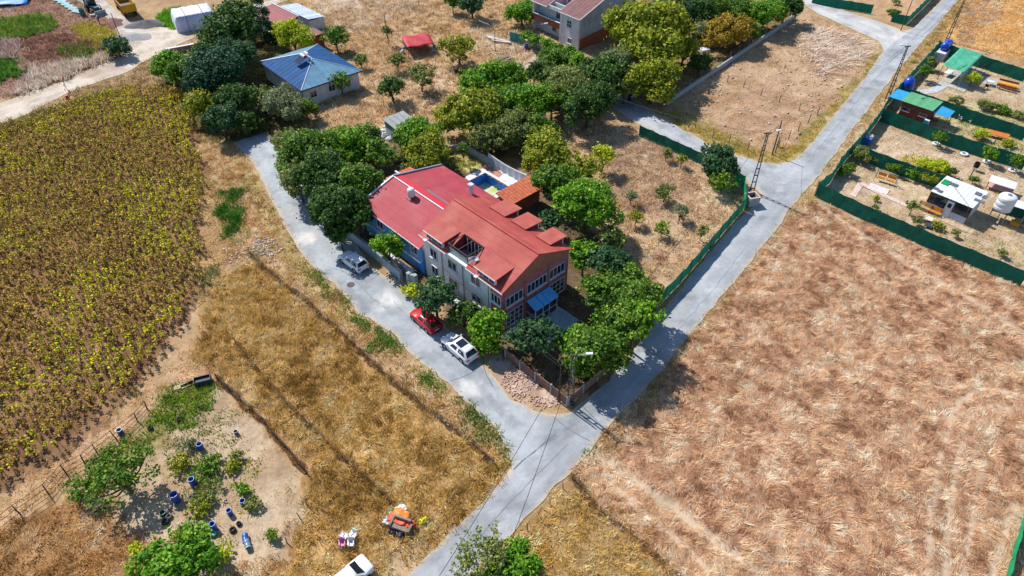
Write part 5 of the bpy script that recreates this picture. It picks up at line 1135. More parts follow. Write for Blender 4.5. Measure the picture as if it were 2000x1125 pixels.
# allotment shrubs
for lab, u, v, rr, h, pl in (("shrub growing in the lowest allotment's road corner", 1683, 300, 20, 1.2, 'olive'), ("low shrub along the lowest allotment's road net", 1652, 332, 15, .9, 'mid'), ("small shrub by the allotment divider's first post", 1713, 312, 8, .8, 'olive'), ("bright shrub behind the yellow swing seat", 1748, 328, 14, .9, 'mid'),
        ("leafy sapling along the lowest divider", 1784, 338, 13, 1.0, 'fresh'), ("wide shrub beside the white cabin", 1815, 345, 19, 1.0, 'yel'), ("yellow shrub behind the white cabin", 1835, 325, 17, .7, 'lime'), ("dark green shrub at the white cabin's roof corner", 1858, 335, 10, .8, 'dark'), ("yellow flowering patch along the second divider", 1805, 318, 14, .4, 'lime'),
        ("slender cypress like shrub before the white cabin", 1784, 402, 12, 1.5, 'olive'), ("bush at the path end of the lowest allotment", 1710, 405, 6, .4, 'olive'), ("grassy tuft by the lowest net", 1712, 388, 5, .4, 'yel'), ("shrub beside the pale stool", 1832, 440, 10, .6, 'yel'), ("thin shrub near the cabin step", 1790, 432, 8, .6, 'olive'), ("dry shrub before the lowest net's far end", 1866, 455, 8, .6, 'olive'), ("bush in the lowest allotment's far grass", 1960, 495, 9, .5, 'olive'),
        ("sapling in the tyre below the brown kiosk", 1838, 268, 12, 1.6, 'mid'), ("sapling in the tyre past the board heap", 1934, 300, 14, 1.6, 'fresh'), ("sapling in the last tyre by the second divider", 1985, 316, 14, 1.5, 'mid'), ("yellow green bush by the board heap", 1918, 262, 14, .8, 'lime'), ("seedling bed past the yellow green bush", 1970, 280, 12, .5, 'yel'),
        ("shrub below the slide path", 1868, 196, 12, .8, 'olive'), ("tall shrub amid the upper vegetable bed", 1925, 205, 15, .8, 'olive'), ("long vegetable row beyond the tall shrub", 1958, 214, 15, .5, 'mid'), ("far end of the upper vegetable bed", 1988, 225, 13, .5, 'olive'), ("fern like bush before the green shelter", 1900, 154, 14, 1.4, 'lime'),
        ("young tree at the upper road net", 1807, 140, 13, 1.6, 'mid'), ("small tree at the road net near the blue water tank", 1820, 122, 11, 1.4, 'olive'), ("green bush beside the yellow picnic bench", 1968, 134, 7, .9, 'fresh'), ("weed clump in the fenced plot across the road", 1745, 24, 11, .5, 'mid'), ("weed clump deeper in the fenced plot across the road", 1750, 4, 8, .5, 'olive'), ("round shrub under the white sheet canopy", 1902, 352, 10, .6, 'mid')):
    tree("allotment_shrub", lab, u, v, rr, h, pl, 'round' if rr > 9 else 'sparse', .9, 1.0, .12, "shrubs of the allotments", "shrub", h > 1.2)
# ================================================================ FENCES, POLES AND CABLES
def net_mat(name, c1, c2):
    m = mat(name, c1, c2, 1.2, .7, bump=.15, bscale=30, dirt=(tuple(min(.9, x * 1.5 + .01) for x in c1), 1.6, .45)); t = m.node_tree; N = t.nodes; b = N["Principled BSDF"]
    tr = N.new("ShaderNodeBsdfTranslucent"); tr.inputs[0].default_value = (*c1, 1); ms = N.new("ShaderNodeMixShader"); ms.inputs[0].default_value = .25
    t.links.new(b.outputs[0], ms.inputs[1]); t.links.new(tr.outputs[0], ms.inputs[2]); t.links.new(ms.outputs[0], N["Material Output"].inputs[0]); return m
M_NET = net_mat("green_net", C(18, 116, 92), C(10, 96, 76)); M_NET_SUNLIT = net_mat("sunlit_green_net", C(20, 176, 110), C(16, 150, 92))  # second one is the same net with sunlight painted into its green
def net_fence(label, pts, h, material=None, top=True, step=2.4, group="green net fences"):
    """pts: photo points of the net's top edge (top=True, at height h) or foot"""
    W = [P(u, v, h if top else 0) for u, v in pts]; W = [Vector((p.x, p.y, 0)) for p in W]
    o = thing("net_fence", label, "fence", W[0], 0, group); k0 = W[0]; s = 0.0
    for a, b in zip(W, W[1:]):
        d = b - a; L = d.length; n = max(2, int(L / .45)); nz = 4; u = d.normalized(); nn = Vector((-u.y, u.x, 0)); V = []; npost = max(1, round(L / step))
        for i in range(n + 1):
            t = i / n; sag = .10 * abs(math.sin(t * npost * math.pi)); wv = .05 * math.sin((s + t * L) * 2.1) + .03 * math.sin((s + t * L) * 5.3)
            for j in range(nz + 1):
                z = (h - sag) * j / nz; V.append(a - k0 + d * t + nn * (wv * math.sin(j * .9 + .4)) + Vector((0, 0, z)))
        F = [(i * (nz + 1) + j, (i + 1) * (nz + 1) + j, (i + 1) * (nz + 1) + j + 1, i * (nz + 1) + j + 1) for i in range(n) for j in range(nz)]
        np_obj("net", np.array(V), np.array(F), material or M_NET, None, o, True)
        for k in range(npost + (b is W[-1])): MB().tube((0, 0, 0), (0, 0, h + .08), .035, n=5).build("post", M_STEEL, o, loc=a - k0 + d * (k / npost) + nn * .07)
        s += L
    return o
net_fence("long green net along the straw field below the white cabin", [(1600, 357), (1700, 404), (1800, 446), (1900, 487), (2010, 531)], 2.2)
net_fence("green net of the allotments along the road", [(1600, 356), (1630, 332), (1645, 306), (1666, 282), (1692, 254), (1725, 211), (1742, 182), (1776, 146), (1836, 81)], 2.2)
net_fence("green net dividing off the lowest allotment", [(1700, 291), (1770, 317), (1846, 342), (1880, 353)], 2.2)
net_fence("green net below the brown kiosk", [(1727, 212), (1840, 253), (1920, 279), (2010, 306)], 2.2)
net_fence("green net behind the brown kiosk and light blue awning", [(1768, 169), (1880, 208), (2010, 250)], 2.2)
net_fence("topmost green net of the allotments behind the green shelter", [(1836, 80), (1919, 108), (2010, 136)], 2.2)
net_fence("green net along the road side of the orchard lot", [(1457, 388), (1410, 441), (1370, 488), (1332, 531), (1302, 561), (1262, 608)], 1.9)
net_fence("green net of the orchard lot along the side lane", [(1250, 244), (1300, 266), (1375, 300), (1440, 330)], 1.9)
net_fence("short green net coloured as sunlit at the orchard lot corner", [(1440, 331), (1456, 344), (1459, 388)], 1.9, M_NET_SUNLIT)
net_fence("green net along the upper lane across the road", [(1590, -12), (1640, -2), (1707, 9)], 1.9)
net_fence("green net corner beside the slim pole across the road", [(1746, 24), (1776, 31), (1812, -4), (1830, -22)], 1.9)
net_fence("green net coloured as sunlit at the corner of the straw field", [(2030, 940), (1998, 1012), (1982, 1062), (1964, 1128), (1955, 1160)], 1.2, M_NET_SUNLIT, False)
M_WIRE = mat("wire", C(120, 116, 112), rough=.5, metal=.5)
def wire_fence(label, pts, h=1.1, step=2.5, wires=2, r=.05, material=None, exact=False, group="post and wire fences", name="wire_fence", rail=0.0):
    W = [P(u, v) for u, v in pts]; o = thing(name, label, "fence", W[0], 0, group); k0 = W[0]; posts = []
    for a, b in zip(W, W[1:]):
        n = 1 if exact else max(1, round((b - a).length / step)); posts += [a.lerp(b, i / n) for i in range(n)]
    posts.append(W[-1]); tops = []
    for p in posts:
        hh = h * random.uniform(.85, 1.12); t = Vector((random.uniform(-.1, .1), random.uniform(-.1, .1), hh))
        MB().tube((0, 0, -.1), t, r * 1.1, r * .8, 6).build("post", material or M_OLDWOOD, o, loc=p - k0); tops.append(p - k0 + t)
    for k in range(wires):
        f = 1 - .42 * k
        w_ = MB()
        for (a, b), (c, d) in zip(zip(posts, posts[1:]), zip(tops, tops[1:])):
            p, q = (a - k0).lerp(c, f), (b - k0).lerp(d, f); m_ = p.lerp(q, .5) - Vector((0, 0, .05)); w_.tube(p, m_, rail or .012, n=4, cap=False); w_.tube(m_, q, rail or .012, n=4, cap=False)
        w_.build("rail" if rail else "wire", (material or M_OLDWOOD) if rail else M_WIRE, o)
    return o
M_DPOST = mat("dark_post", C(96, 80, 68), C(70, 58, 50), 4, .9)
wire_fence("row of posts along the verge of the golden field", [(488, 498), (545, 548), (610, 600), (680, 664), (745, 728), (830, 798), (885, 838), (925, 868), (965, 905)], 1.1, 3.0)
wire_fence("post line crossing the golden field", [(462, 672), (525, 748), (558, 786), (596, 822), (632, 858), (676, 900), (718, 940), (766, 986)], 1.0, 2.6)
wire_fence("rail fence between the vegetable plot and the golden field", [(425, 742), (470, 785), (520, 830), (560, 878), (598, 925)], 1.0, 2.4, 2, .05, M_DPOST, rail=.04)
wire_fence("leaning posts at the bottom edge of the vegetable plot", [(598, 985), (585, 1010), (560, 1060)], .9, 2.0, 1)
wire_fence("dark post fence between the sunflowers and the vegetable plot", [(-10, 1042), (40, 1005), (95, 965), (130, 925), (165, 905), (190, 885), (228, 858), (268, 822), (288, 800)], 1.3, 2.2, 3, .06, M_DPOST, rail=.03)
wire_fence("post line beside the bare strip past the junction", [(1120, 938), (1174, 1000), (1230, 1042), (1278, 1085), (1328, 1128)], 1.1, 9, exact=True)
wire_fence("short fence at the road corner past the junction", [(1118, 936), (1100, 955), (1074, 985), (1030, 1036)], 1.0, 2.2)
wire_fence("posts on the golden field's road edge", [(962, 908), (918, 932), (884, 976), (846, 1020), (812, 1048)], 1.0, 9, exact=True)
wire_fence("metal post fence of the lot along the side lane", [(1322, 240), (1358, 250), (1392, 268), (1424, 278), (1460, 293)], 1.4, 9, 2, .055, M_DPOST, exact=True)
wire_fence("metal post fence of the lot along the road", [(1520, 288), (1540, 272), (1559, 256), (1578, 240), (1596, 224)], 1.4, 9, 2, .06, M_DPOST, exact=True)
wire_fence("inner wire fence on the lot below the brushwood heap", [(1421, 160), (1452, 170), (1486, 186), (1521, 200), (1560, 216), (1596, 224)], 1.3, 9, 2, .055, M_DPOST, exact=True)
wire_fence("thin fence across the meadow above the grey shed", [(750, 208), (770, 200), (800, 190), (858, 178), (886, 160), (908, 150)], 1.3, 4, 2, .05, M_DPOST)
wire_fence("meadow fence past the ploughed strip", [(700, 64), (752, 50), (800, 30), (818, 12), (862, 36), (908, 45), (935, 58)], 1.1, 3.5, 2, .05)
wire_fence("pipe goal like rail at the far meadow", [(932, 52), (956, 60)], 1.4, 9, 1, .05, M_GALV, exact=True, rail=.05)
# long low concrete wall with chain link above
lw = wall_run("long_wall", "long low concrete wall shading the lot beside the side lane", [P(1302, 206), P(1400, 140), P(1480, 85), P(1553, 36)], .9, .25, M_CONC, None, panel=4.0)
a, b = P(1302, 206), P(1553, 36); d = b - a
for k in range(15): MB().tube((0, 0, .9), (0, 0, 2.2), .035, n=5).build("mesh_post", M_GALV, lw, loc=d * (k / 14))
mw = MB()
for z in (1.3, 1.75, 2.18): mw.tube(Vector((0, 0, z)), d + Vector((0, 0, z)), .014, n=4)
mw.build("mesh_wire", M_WIRE, lw)
M_CHAIN = mat("chain_link_green", C(120, 150, 130), rough=.6)
hl = wall_run("hedge_wall", "white capped low wall under the vine hedge", [P(1022, 84), P(1128, 128)], .8, .25, M_CONC, M_WHITE)
tg = thing("teal_gate", "teal sheet gate at the end of the vine hedge", "gate", P(1008, 84), R(-35))
for k in range(3): MB().box(k * 1.0 - 1.4, k * 1.0 - .45, -.03, .03, .05, 1.9).build("gate_panel", mat("teal_sheet", C(40, 150, 150), C(30, 126, 130), 2, .5, rnd=.1), tg)
for k in range(4): MB().box(k * 1.0 - 1.45, k * 1.0 - 1.4, -.05, .05, 0, 2.0).build("gate_post", M_GALV, tg)

M_LAT = mat("lattice_steel", C(70, 82, 92), C(50, 60, 70), 3, .5, .4)
def lattice(label, u, v, h=8.8, rz=0.0, lamp=True, side=1, w0=.62, w1=.2, arm=1.0):
    o = thing("lattice_pole", label, "utility pole", P(u, v), rz, "steel lattice poles")
    for s in (-1, 1): MB().add([(s * w0 / 2 - .05, -.06, 0), (s * w0 / 2 + .05, -.06, 0), (s * w0 / 2 + .05, .06, 0), (s * w0 / 2 - .05, .06, 0), (s * w1 / 2 - .04, -.05, h), (s * w1 / 2 + .04, -.05, h), (s * w1 / 2 + .04, .05, h), (s * w1 / 2 - .04, .05, h)], [(3, 2, 1, 0), (4, 5, 6, 7), (0, 1, 5, 4), (1, 2, 6, 5), (2, 3, 7, 6), (3, 0, 4, 7)]).build("leg", M_LAT, o)
    z = .5
    while z < h - .2:
        w_ = w0 + (w1 - w0) * z / h; MB().box(-w_ / 2 + .05, w_ / 2 - .05, -.05, .05, z - .06, z + .06).build("rung", M_LAT, o); z += 1.05 if z < h * .6 else .7
    MB().box(-arm / 2, arm / 2, -.06, .06, h + .001, h + .1).build("crossarm", M_LAT, o)
    for a in (-.42, -.15, .15, .42): MB().lathe([(0, 0), (.05, 0), (.06, .06), (.03, .1), (.05, .14), (0, .17)], 8).build("insulator", mat("porcelain", C(150, 110, 90), rough=.3), o, loc=(a * arm, 0, h + .1))
    if lamp:
        MB().path([(0, 0, h - .2), (side * .6, 0, h + .25), (side * 1.1, 0, h + .35)], .035).build("lamp_arm", M_GALV, o)
        MB().cbox((side * 1.35, 0, h + .38), (.62, .24, .12), 0, 0, -side * .1).build("lamp_head", M_WHITE, o)
    return o
pA = lattice("steel lattice pole at the corner of the brown panel wall", 1113, 791, 7.0, 0, True, 1, .62, .3, .7)
pB = lattice("lattice pole beside the concrete bin at the side lane", 1468, 374, 8.9, R(8), True, 1)
pC = lattice("lattice pole in front of the brown kiosk", 1731, 197, 9.2, R(10), True, -1)
pD = lattice("lattice pole at the far end of the allotment road net", 1849, 80, 9.0, R(10), True, -1)
pE = lattice("lattice lamp pole before the vine hedge", 1049, 132, 7.6, 0, True, 1, .5, .3, .8)
def slim(label, u, v, h, r=.1, name="utility_pole", m_=None):
    return tag(MB().tube((0, 0, -.1), (0, 0, h), r, r * .7, 8).build(name, m_ or M_DPOST, loc=P(u, v)), label, "pole")
pF = slim("slim pole at the open corner of the upper lane", 1759, 60, 7.4, .09)
pG = slim("dark pole standing in the corner of the wire fenced lot", 1508, 302, 5.6, .11)
slim("short stub pole beside the dark pole", 1514, 298, 1.8, .09, "stub_post"); slim("stub pole by the wire fence corner", 1518, 286, 1.6, .09, "stub_post")
pH = slim("slender dark pole beside the corner lattice pole", 1091, 784, 5.4, .08, "utility_pole", M_DPOST)
slim("pole leaning by the lone dark tree", 236, 76, 5.0, .08); slim("leaning timber post near the meadow fence", 753, 50, 2.6, .07, "timber_post"); slim("tall post by the meadow's timber piles", 967, 100, 4.0, .08, "timber_post")
M_CABLE = mat("cable", (.02, .02, .022), rough=.6)
def cable(label, a, b, sag=.5, r=.022):
    a, b = Vector(a), Vector(b); pts = []
    for i in range(15): t = i / 14; p = a.lerp(b, t) - a; p.z -= sag * 4 * t * (1 - t); pts.append(p)
    tag(MB().path(pts, r, 4).build("overhead_cable", M_CABLE, loc=a), label, "cable", "overhead cables")
up = lambda o, z, dx=0.0: o.location + Vector((dx, 0, z))
off1 = P(842, 1130, 6.5); off2 = P(770, 1150, 6.5)
cable("cable from the corner pole down along the golden field edge", up(pA, 7.1, -.2), P(842, 1150, 6.0), .6)
cable("cable from the corner pole across the junction", up(pA, 7.1, .2), P(960, 1160, 6.0), .6)
cable("upper cable from the corner pole to the gabled house", up(pA, 6.9, -.2), HW(.2, .4, 5.2), .35)
cable("lower cable from the corner pole to the gabled house", up(pH, 5.3), HW(.2, .4, 4.4), .35)
cable("third cable from the slender pole to the house front", up(pH, 5.0), HW(.1, 10.0, 3.4), .4)
cable("first cable between the kiosk pole and the bin pole", up(pB, 9.0, -.3), up(pC, 9.3, -.3), .9)
cable("second cable between the kiosk pole and the bin pole", up(pB, 9.0, .3), up(pC, 9.3, .3), .8)
cable("cable from the kiosk pole to the far allotment pole", up(pC, 9.3, 0), up(pD, 9.1, 0), .7)
cable("cable from the bin pole to the side lane trees", up(pB, 9.0, -.4), P(1190, 185, 5.0), .8)
cable("cable from the hedge lamp pole to the side lane trees", up(pE, 7.7, .2), P(1190, 190, 4.6), .5)
cable("cable from the dark pole to the bin pole", up(pG, 5.5), up(pB, 8.6, .1), .3)
cable("cable from the bin pole toward the corner pole", up(pB, 8.8, -.2), up(pA, 7.1, 0), 1.4)

# ================================================================ VEHICLES
M_TYRE = mat("tyre_rubber", (.015, .015, .016), rough=.85); M_RIM = mat("alloy", C(190, 194, 200), rough=.3, metal=.6); M_CARG = glassmat("car_glass", (.012, .016, .022), .05)
def paint(name, c): return mat(name, c, tuple(x * .96 for x in c), 1, .22, spec=.6)
def car(label, loc, hd, color, L=4.35, W=1.8, H=1.5, kind='hatch', sun=False, name="parked_car"):
    o = thing(name, label, "car", loc, hd, "parked cars"); pm = paint("paint_" + label[:12], color); hw = W / 2; f = L / 2
    # lower body: stations x, half width, belt height
    st = [(-f, .80, .86), (-f + .06, .9, .94), (-f + .35, .97, .98), (-f * .5, 1.0, .99), (0, 1.0, .97), (f * .38, 1.0, .95), (f * .62, .99, .90), (f - .35, .94, .80), (f - .08, .84, .70), (f, .74, .62)]
    if kind == 'sedan': st = [(-f, .80, .88), (-f + .06, .9, .96), (-f + .35, .95, 1.0)] + st[3:]
    sc_ = H / 1.5; V = []; 
    for x, w_, b in st:
        b *= sc_; y = hw * w_; V += [(x, y * .90, .22), (x, y, .36), (x, y, b * .72), (x, y * .97, b * .93), (x, y * .82, b), (x, 0, b + .03), (x, -y * .82, b), (x, -y * .97, b * .93), (x, -y, b * .72), (x, -y, .36), (x, -y * .90, .22)]
    n = 11; F = [(i * n + j, i * n + (j + 1) % n, (i + 1) * n + (j + 1) % n, (i + 1) * n + j) for i in range(len(st) - 1) for j in range(n)]
    F += [tuple(range(n - 1, -1, -1)), tuple(range((len(st) - 1) * n, len(st) * n))]
    MB().add(V, F).build("body", pm, o, smooth=True)
    bz = .95 * sc_; rz = H
    if kind == 'sedan': rb, rt, ft, fb = -f + .75, -f + 1.45, .45, f - 1.45
    elif kind == 'suv': rb, rt, ft, fb = -f + .10, -f + .55, .35, f - 1.2
    else: rb, rt, ft, fb = -f + .12, -f + .5, .35, f - 1.25
    yb, yt = hw * .9, hw * .70
    lo = [(rb, yb, bz), (rt * .5 + rb * .5, yb, bz), (ft * .0 - .3, yb, bz), (fb, yb * .95, bz)]
    c8 = [Vector((rb, yb, bz)), Vector((fb, yb * .93, bz)), Vector((fb, -yb * .93, bz)), Vector((rb, -yb, bz)), Vector((rt, yt, rz - .05)), Vector((ft, yt, rz - .05)), Vector((ft, -yt, rz - .05)), Vector((rt, -yt, rz - .05))]
    mid = [Vector((rt + .25, yt * .8, rz)), Vector((ft - .25, yt * .8, rz)), Vector((ft - .25, -yt * .8, rz)), Vector((rt + .25, -yt * .8, rz))]
    MB().add(c8 + mid, [(0, 1, 5, 4), (1, 2, 6, 5), (2, 3, 7, 6), (3, 0, 4, 7), (4, 5, 9, 8), (5, 6, 10, 9), (6, 7, 11, 10), (7, 4, 8, 11), (8, 9, 10, 11)]).build("cabin", pm, o, smooth=True)
    def pane(nm, q, ins, m_=M_CARG, lift=.012):
        q = [Vector(p) for p in q]; c = sum(q, Vector()) / 4; nrm = (q[1] - q[0]).cross(q[2] - q[0]).normalized()
        if nrm.dot(c - Vector((0, 0, .8))) < 0: nrm = -nrm
        q = [c + (p - c) * ins + nrm * lift for p in q]; MB().extr(q, -nrm * .008).build(nm, m_, o)
    pane("windscreen", (c8[1], c8[2], c8[6], c8[5]), .9); pane("rear_window", (c8[3], c8[0], c8[4], c8[7]), .84)
    for s, (a, b, t0, t1) in ((1, (c8[0], c8[1], c8[4], c8[5])), (-1, (c8[3], c8[2], c8[7], c8[6]))):
        for f0, f1 in ((.06, .47), (.52, .90)):
            q = [a.lerp(b, f0), a.lerp(b, f1), t0.lerp(t1, f1), t0.lerp(t1, f0)]; pane("side_window", q, .88)
        MB().cbox((fb - .15, s * (hw + .06), bz + .06), (.16, .2, .13)).build("wing_mirror", pm, o)
    if sun: pane("sunroof", (mid[0].lerp(mid[1], .3), mid[0].lerp(mid[1], .95), mid[3].lerp(mid[2], .95), mid[3].lerp(mid[2], .3)), .98, M_CARG, .01)
    wb = L * .305
    for x in (-wb, wb):
        for s in (-1, 1):
            wv = thing("wheel", None, None, (x, s * (hw - .1), .33)); wv.parent = o
            MB().lathe([(.2, -.11), (.31, -.11), (.335, -.07), (.335, .07), (.31, .11), (.2, .11)], 18).build("tyre", M_TYRE, wv).rotation_euler = (R(90), 0, 0)
            rim = MB().lathe([(0, -.115), (.2, -.118), (.215, -.1), (.215, .1), (.2, .118), (0, .115)], 14)
            rim.build("rim", M_RIM, wv).rotation_euler = (R(90), 0, 0)
            MB().lathe([(.34, -.02), (.40, -.02), (.40, .02), (.34, .02), (.34, -.02)], 18).build("wheel_arch", mat("arch_black", (.02, .02, .02), rough=.8), o, loc=(x, s * (hw + .004), .35)).rotation_euler = (R(90), 0, 0)
    red = mat("tail_red", C(200, 20, 24), rough=.3, spec=.5); lmp = mat("lamp_clear", C(230, 236, 240), rough=.15)
    for s in (-1, 1):
        MB().cbox((-f + .05, s * hw * .72, .80 * sc_), (.16, .34, .16)).build("tail_light", red, o); MB().cbox((f - .12, s * hw * .62, .63 * sc_), (.22, .36, .14), s * -.25).build("headlight", lmp, o)
        MB().tube((rt + .2, s * yt * .92, rz + .0), (ft - .2, s * yt * .92, rz + .0), .02, n=5).build("roof_rail", M_GALV, o)
    MB().box(-f - .03, -f + .1, -.55, .55, .28, .42).build("rear_bumper", mat("bumper_black", (.03, .03, .032), rough=.7), o); MB().box(f - .1, f + .03, -.5, .5, .26, .42).build("front_bumper", mat("bumper_black", (.03, .03, .032)), o)
    MB().box(-f - .04, -f - .005, -.26, .26, .56, .67).build("number_plate", M_WHITE, o)
    return o
HD = HA + R(90)
mid2 = lambda a, b, k: (P(*a) + P(*b)) / 2 + HX * k
car("white hatchback with sunroof parked nearest the junction", mid2((870, 681), (903, 707), .8), HD - R(1), C(246, 246, 248), 4.5, 1.86, 1.62, 'suv', True)
car("red hatchback parked under the dark glossy tree", mid2((809, 629), (833, 648), .8), HD - R(2), C(216, 34, 34), 4.15, 1.78, 1.5, 'hatch', False)
car("white hatchback standing half in tree shade on the lane", mid2((672, 514), (690, 532), .8), HD + R(3), C(246, 246, 248), 4.15, 1.78, 1.5, 'hatch', False)
hd4 = HA + R(180 + 3); car("white saloon car cut off by the bottom edge", P(718, 1094, .9) * Vector((1, 1, 0)) + Vector((math.cos(hd4), math.sin(hd4), 0)) * 2.2, hd4, C(248, 248, 250), 4.5, 1.8, 1.45, 'sedan', False)
def bigwheel(o, x, y, r, w_, nm="wheel"):
    wv = thing(nm, None, None, (x, y, r)); wv.parent = o
    MB().lathe([(r * .55, -w_ / 2), (r * .9, -w_ / 2), (r, -w_ * .3), (r, w_ * .3), (r * .9, w_ / 2), (r * .55, w_ / 2)], 18).build("tyre", M_TYRE, wv).rotation_euler = (R(90), 0, 0)
    MB().lathe([(0, -w_ * .3), (r * .56, -w_ * .45), (r * .56, w_ * .45), (0, w_ * .3)], 12).build("rim", M_GALV, wv).rotation_euler = (R(90), 0, 0)
# dump truck: x forward
a, b = P(251, 42), P(219, 6); hd = math.atan2(b.y - a.y, b.x - a.x); M_YEL = mat("truck_yellow", C(240, 176, 20), C(216, 150, 14), 1.2, .45, dirt=(C(190, 140, 40), 1.5, .4))
tk = thing("dump_truck", "dump truck with yellow tipper body and white cab", "truck", a.lerp(b, .45) + Vector((math.sin(hd), -math.cos(hd), 0)) * 1.2, hd)
MB().box(-4.2, 4.0, -.45, .45, .85, 1.15).build("chassis", M_STEEL, tk)
MB().box(-4.3, 1.6, -1.25, 1.25, 1.3, 1.42).build("tipper_floor", M_YEL, tk)
for s in (-1, 1): MB().add([(-4.3, s * 1.25, 1.42), (1.6, s * 1.25, 1.42), (1.6, s * 1.38, 2.75), (-4.3, s * 1.38, 2.75), (-4.3, s * 1.15, 1.42), (1.6, s * 1.15, 1.42), (1.6, s * 1.28, 2.75), (-4.3, s * 1.28, 2.75)], [(0, 1, 2, 3), (7, 6, 5, 4), (0, 4, 5, 1), (1, 5, 6, 2), (2, 6, 7, 3), (3, 7, 4, 0)]).build("tipper_side", M_YEL, tk)
MB().box(1.61, 1.72, -1.38, 1.38, 1.42, 3.1).build("tipper_headboard", M_YEL, tk); MB().box(-4.42, -4.31, -1.36, 1.36, 1.2, 2.72).build("tailgate", M_YEL, tk)
for k in range(6): 
    for s in (-1, 1): MB().cbox((-4.0 + k * 1.05, s * 1.36, 2.05), (.1, .1, 1.25), 0, -s * .1).build("side_rib", M_YEL, tk)
MB().slab([(-4.2, -1.1, 1.75), (1.5, -1.1, 1.6), (1.5, 1.1, 1.6), (-4.2, 1.1, 1.75)], .15).build("sand_load", mat("sand_load", C(150, 140, 134), C(110, 104, 100), 3, .95), tk)
MB().add([(2.0, -1.2, .9), (3.95, -1.2, .9), (3.95, 1.2, .9), (2.0, 1.2, .9), (2.0, -1.15, 2.7), (3.7, -1.1, 2.7), (3.7, 1.1, 2.7), (2.0, 1.15, 2.7)], [(3, 2, 1, 0), (4, 5, 6, 7), (0, 1, 5, 4), (1, 2, 6, 5), (2, 3, 7, 6), (3, 0, 4, 7)]).build("cab", M_WHITE, tk)
MB().extr([(3.97, -1.02, 1.65), (3.97, 1.02, 1.65), (3.78, .95, 2.5), (3.78, -.95, 2.5)], (.02, 0, 0)).build("windscreen", M_CARG, tk)
for s in (-1, 1): MB().box(2.5, 3.5, s * 1.2 - .015, s * 1.2 + .015, 1.7, 2.4).build("side_window", M_CARG, tk)
for x in (-3.3, -2.0, 2.9):
    for y in (-1.0, 1.0): bigwheel(tk, x, y, .52, .4)
# backhoe loader, bucket towards the gravel
a, b = P(178, 20), P(205, 34); hd = math.atan2(b.y - a.y, b.x - a.x)
bl = thing("loader_tractor", "blue green loader tractor with front bucket beside the dump truck", "tractor", a.lerp(b, .3), hd); M_TRC = mat("tractor_teal", C(60, 120, 130), C(40, 90, 104), 1.5, .4)
MB().box(-1.4, 2.0, -.45, .45, .8, 1.5).build("engine_hood", M_TRC, bl); MB().box(-2.0, .2, -.8, .8, 1.3, 1.5).build("platform", M_STEEL, bl)
MB().box(-1.8, -.1, -.75, .75, 1.5, 2.6).build("cab_glass", M_CARG, bl); MB().box(-1.95, .05, -.88, .88, 2.6, 2.78).build("cab_roof", mat("tractor_roof", C(150, 206, 216), rough=.4), bl)
for x in (-1.85, -.05):
    for y in (-.78, .78): MB().box(x - .05, x + .05, y - .05, y + .05, 1.5, 2.6).build("cab_pillar", M_TRC, bl)
for s in (-1, 1): MB().path([(.2, s * .6, 1.5), (1.8, s * .7, 1.7), (2.7, s * .7, .7)], .1, 5).build("loader_arm", M_STEEL, bl)
MB().extr([(2.7, -1.1, .2), (3.5, -1.1, .1), (3.4, -1.1, .2), (2.85, -1.1, .35), (2.8, -1.1, 1.0), (2.65, -1.1, 1.0)], (0, 2.2, 0)).build("bucket", M_GALV, bl)
for y in (-.85, .85): bigwheel(bl, -1.2, y, .75, .45); bigwheel(bl, 1.4, y, .5, .35)
# gravel heaps
def heap(name, label, u, v, r, h, material, seed=0, cat="heap", sx=1.0, rz=0.0, kind=None):
    V = [(0, 0, h)]; F = []; n = 26; rings = 7; rr = np.random.default_rng(seed)
    for i in range(1, rings + 1):
        t = i / rings
        for k in range(n):
            a = 2 * math.pi * k / n; q = r * t * (1 + .22 * math.sin(2 * a + seed) + .1 * math.sin(5 * a + seed * 2)); z = h * (1 - t) ** 1.15 * (1 + .3 * (rr.random() - .5)) if i < rings else -.06
            V.append((q * math.cos(a) * sx, q * math.sin(a), z))
    F = [(0, 1 + k, 1 + (k + 1) % n) for k in range(n)] + [(1 + (i - 1) * n + k, 1 + i * n + k, 1 + i * n + (k + 1) % n, 1 + (i - 1) * n + (k + 1) % n) for i in range(1, rings) for k in range(n)]
    o = MB().add(V, F).build(name, material, loc=P(u, v), rz=rz, smooth=True); return tag(o, label, cat, kind=kind)
M_GRAV = mat("gravel_dark", C(124, 122, 124), C(84, 84, 88), 7, .95, bump=.8, bscale=12); M_GRAVL = mat("gravel_pale", C(186, 182, 180), C(140, 136, 134), 6, .95, bump=.8, bscale=12); M_EARTH = mat("earth_brown", C(150, 110, 96), C(104, 74, 66), 4, .95, bump=.8)
heap("gravel_heap", "dark gravel heap tipped behind the dump truck", 288, 48, 2.9, 1.0, M_GRAV, 1, sx=1.3); heap("gravel_heap", "lower pale gravel heap on the yard", 264, 72, 2.6, .6, M_GRAVL, 2, sx=1.2); heap("earth_heap", "brown earth mound between the tractor and the gravel", 224, 44, 1.8, .6, M_EARTH, 3, sx=1.6, rz=-.7)

# ================================================================ ALLOTMENT THINGS
AA = R(40)   # allotments lie square to the road
def boxthing(name, label, cat, loc, rz, parts, group=None):
    o = thing(name, label, cat, loc, rz, group)
    for nm, m_, b in parts: MB().box(*b).build(nm, m_, o)
    return o
M_TARPG = mat("green_tarp", C(90, 186, 148), C(60, 160, 120), .7, .6, dirt=(C(130, 200, 170), .8, .5)); M_TARPG2 = mat("green_roof_sheet", C(110, 180, 130), C(90, 160, 112), .8, .6)
M_PBLUE = mat("plastic_blue", C(24, 84, 214), C(16, 66, 190), 1.2, .3, spec=.5); M_LBLUE = mat("light_blue_sheet", C(60, 170, 222), C(44, 150, 206), 1.2, .5)
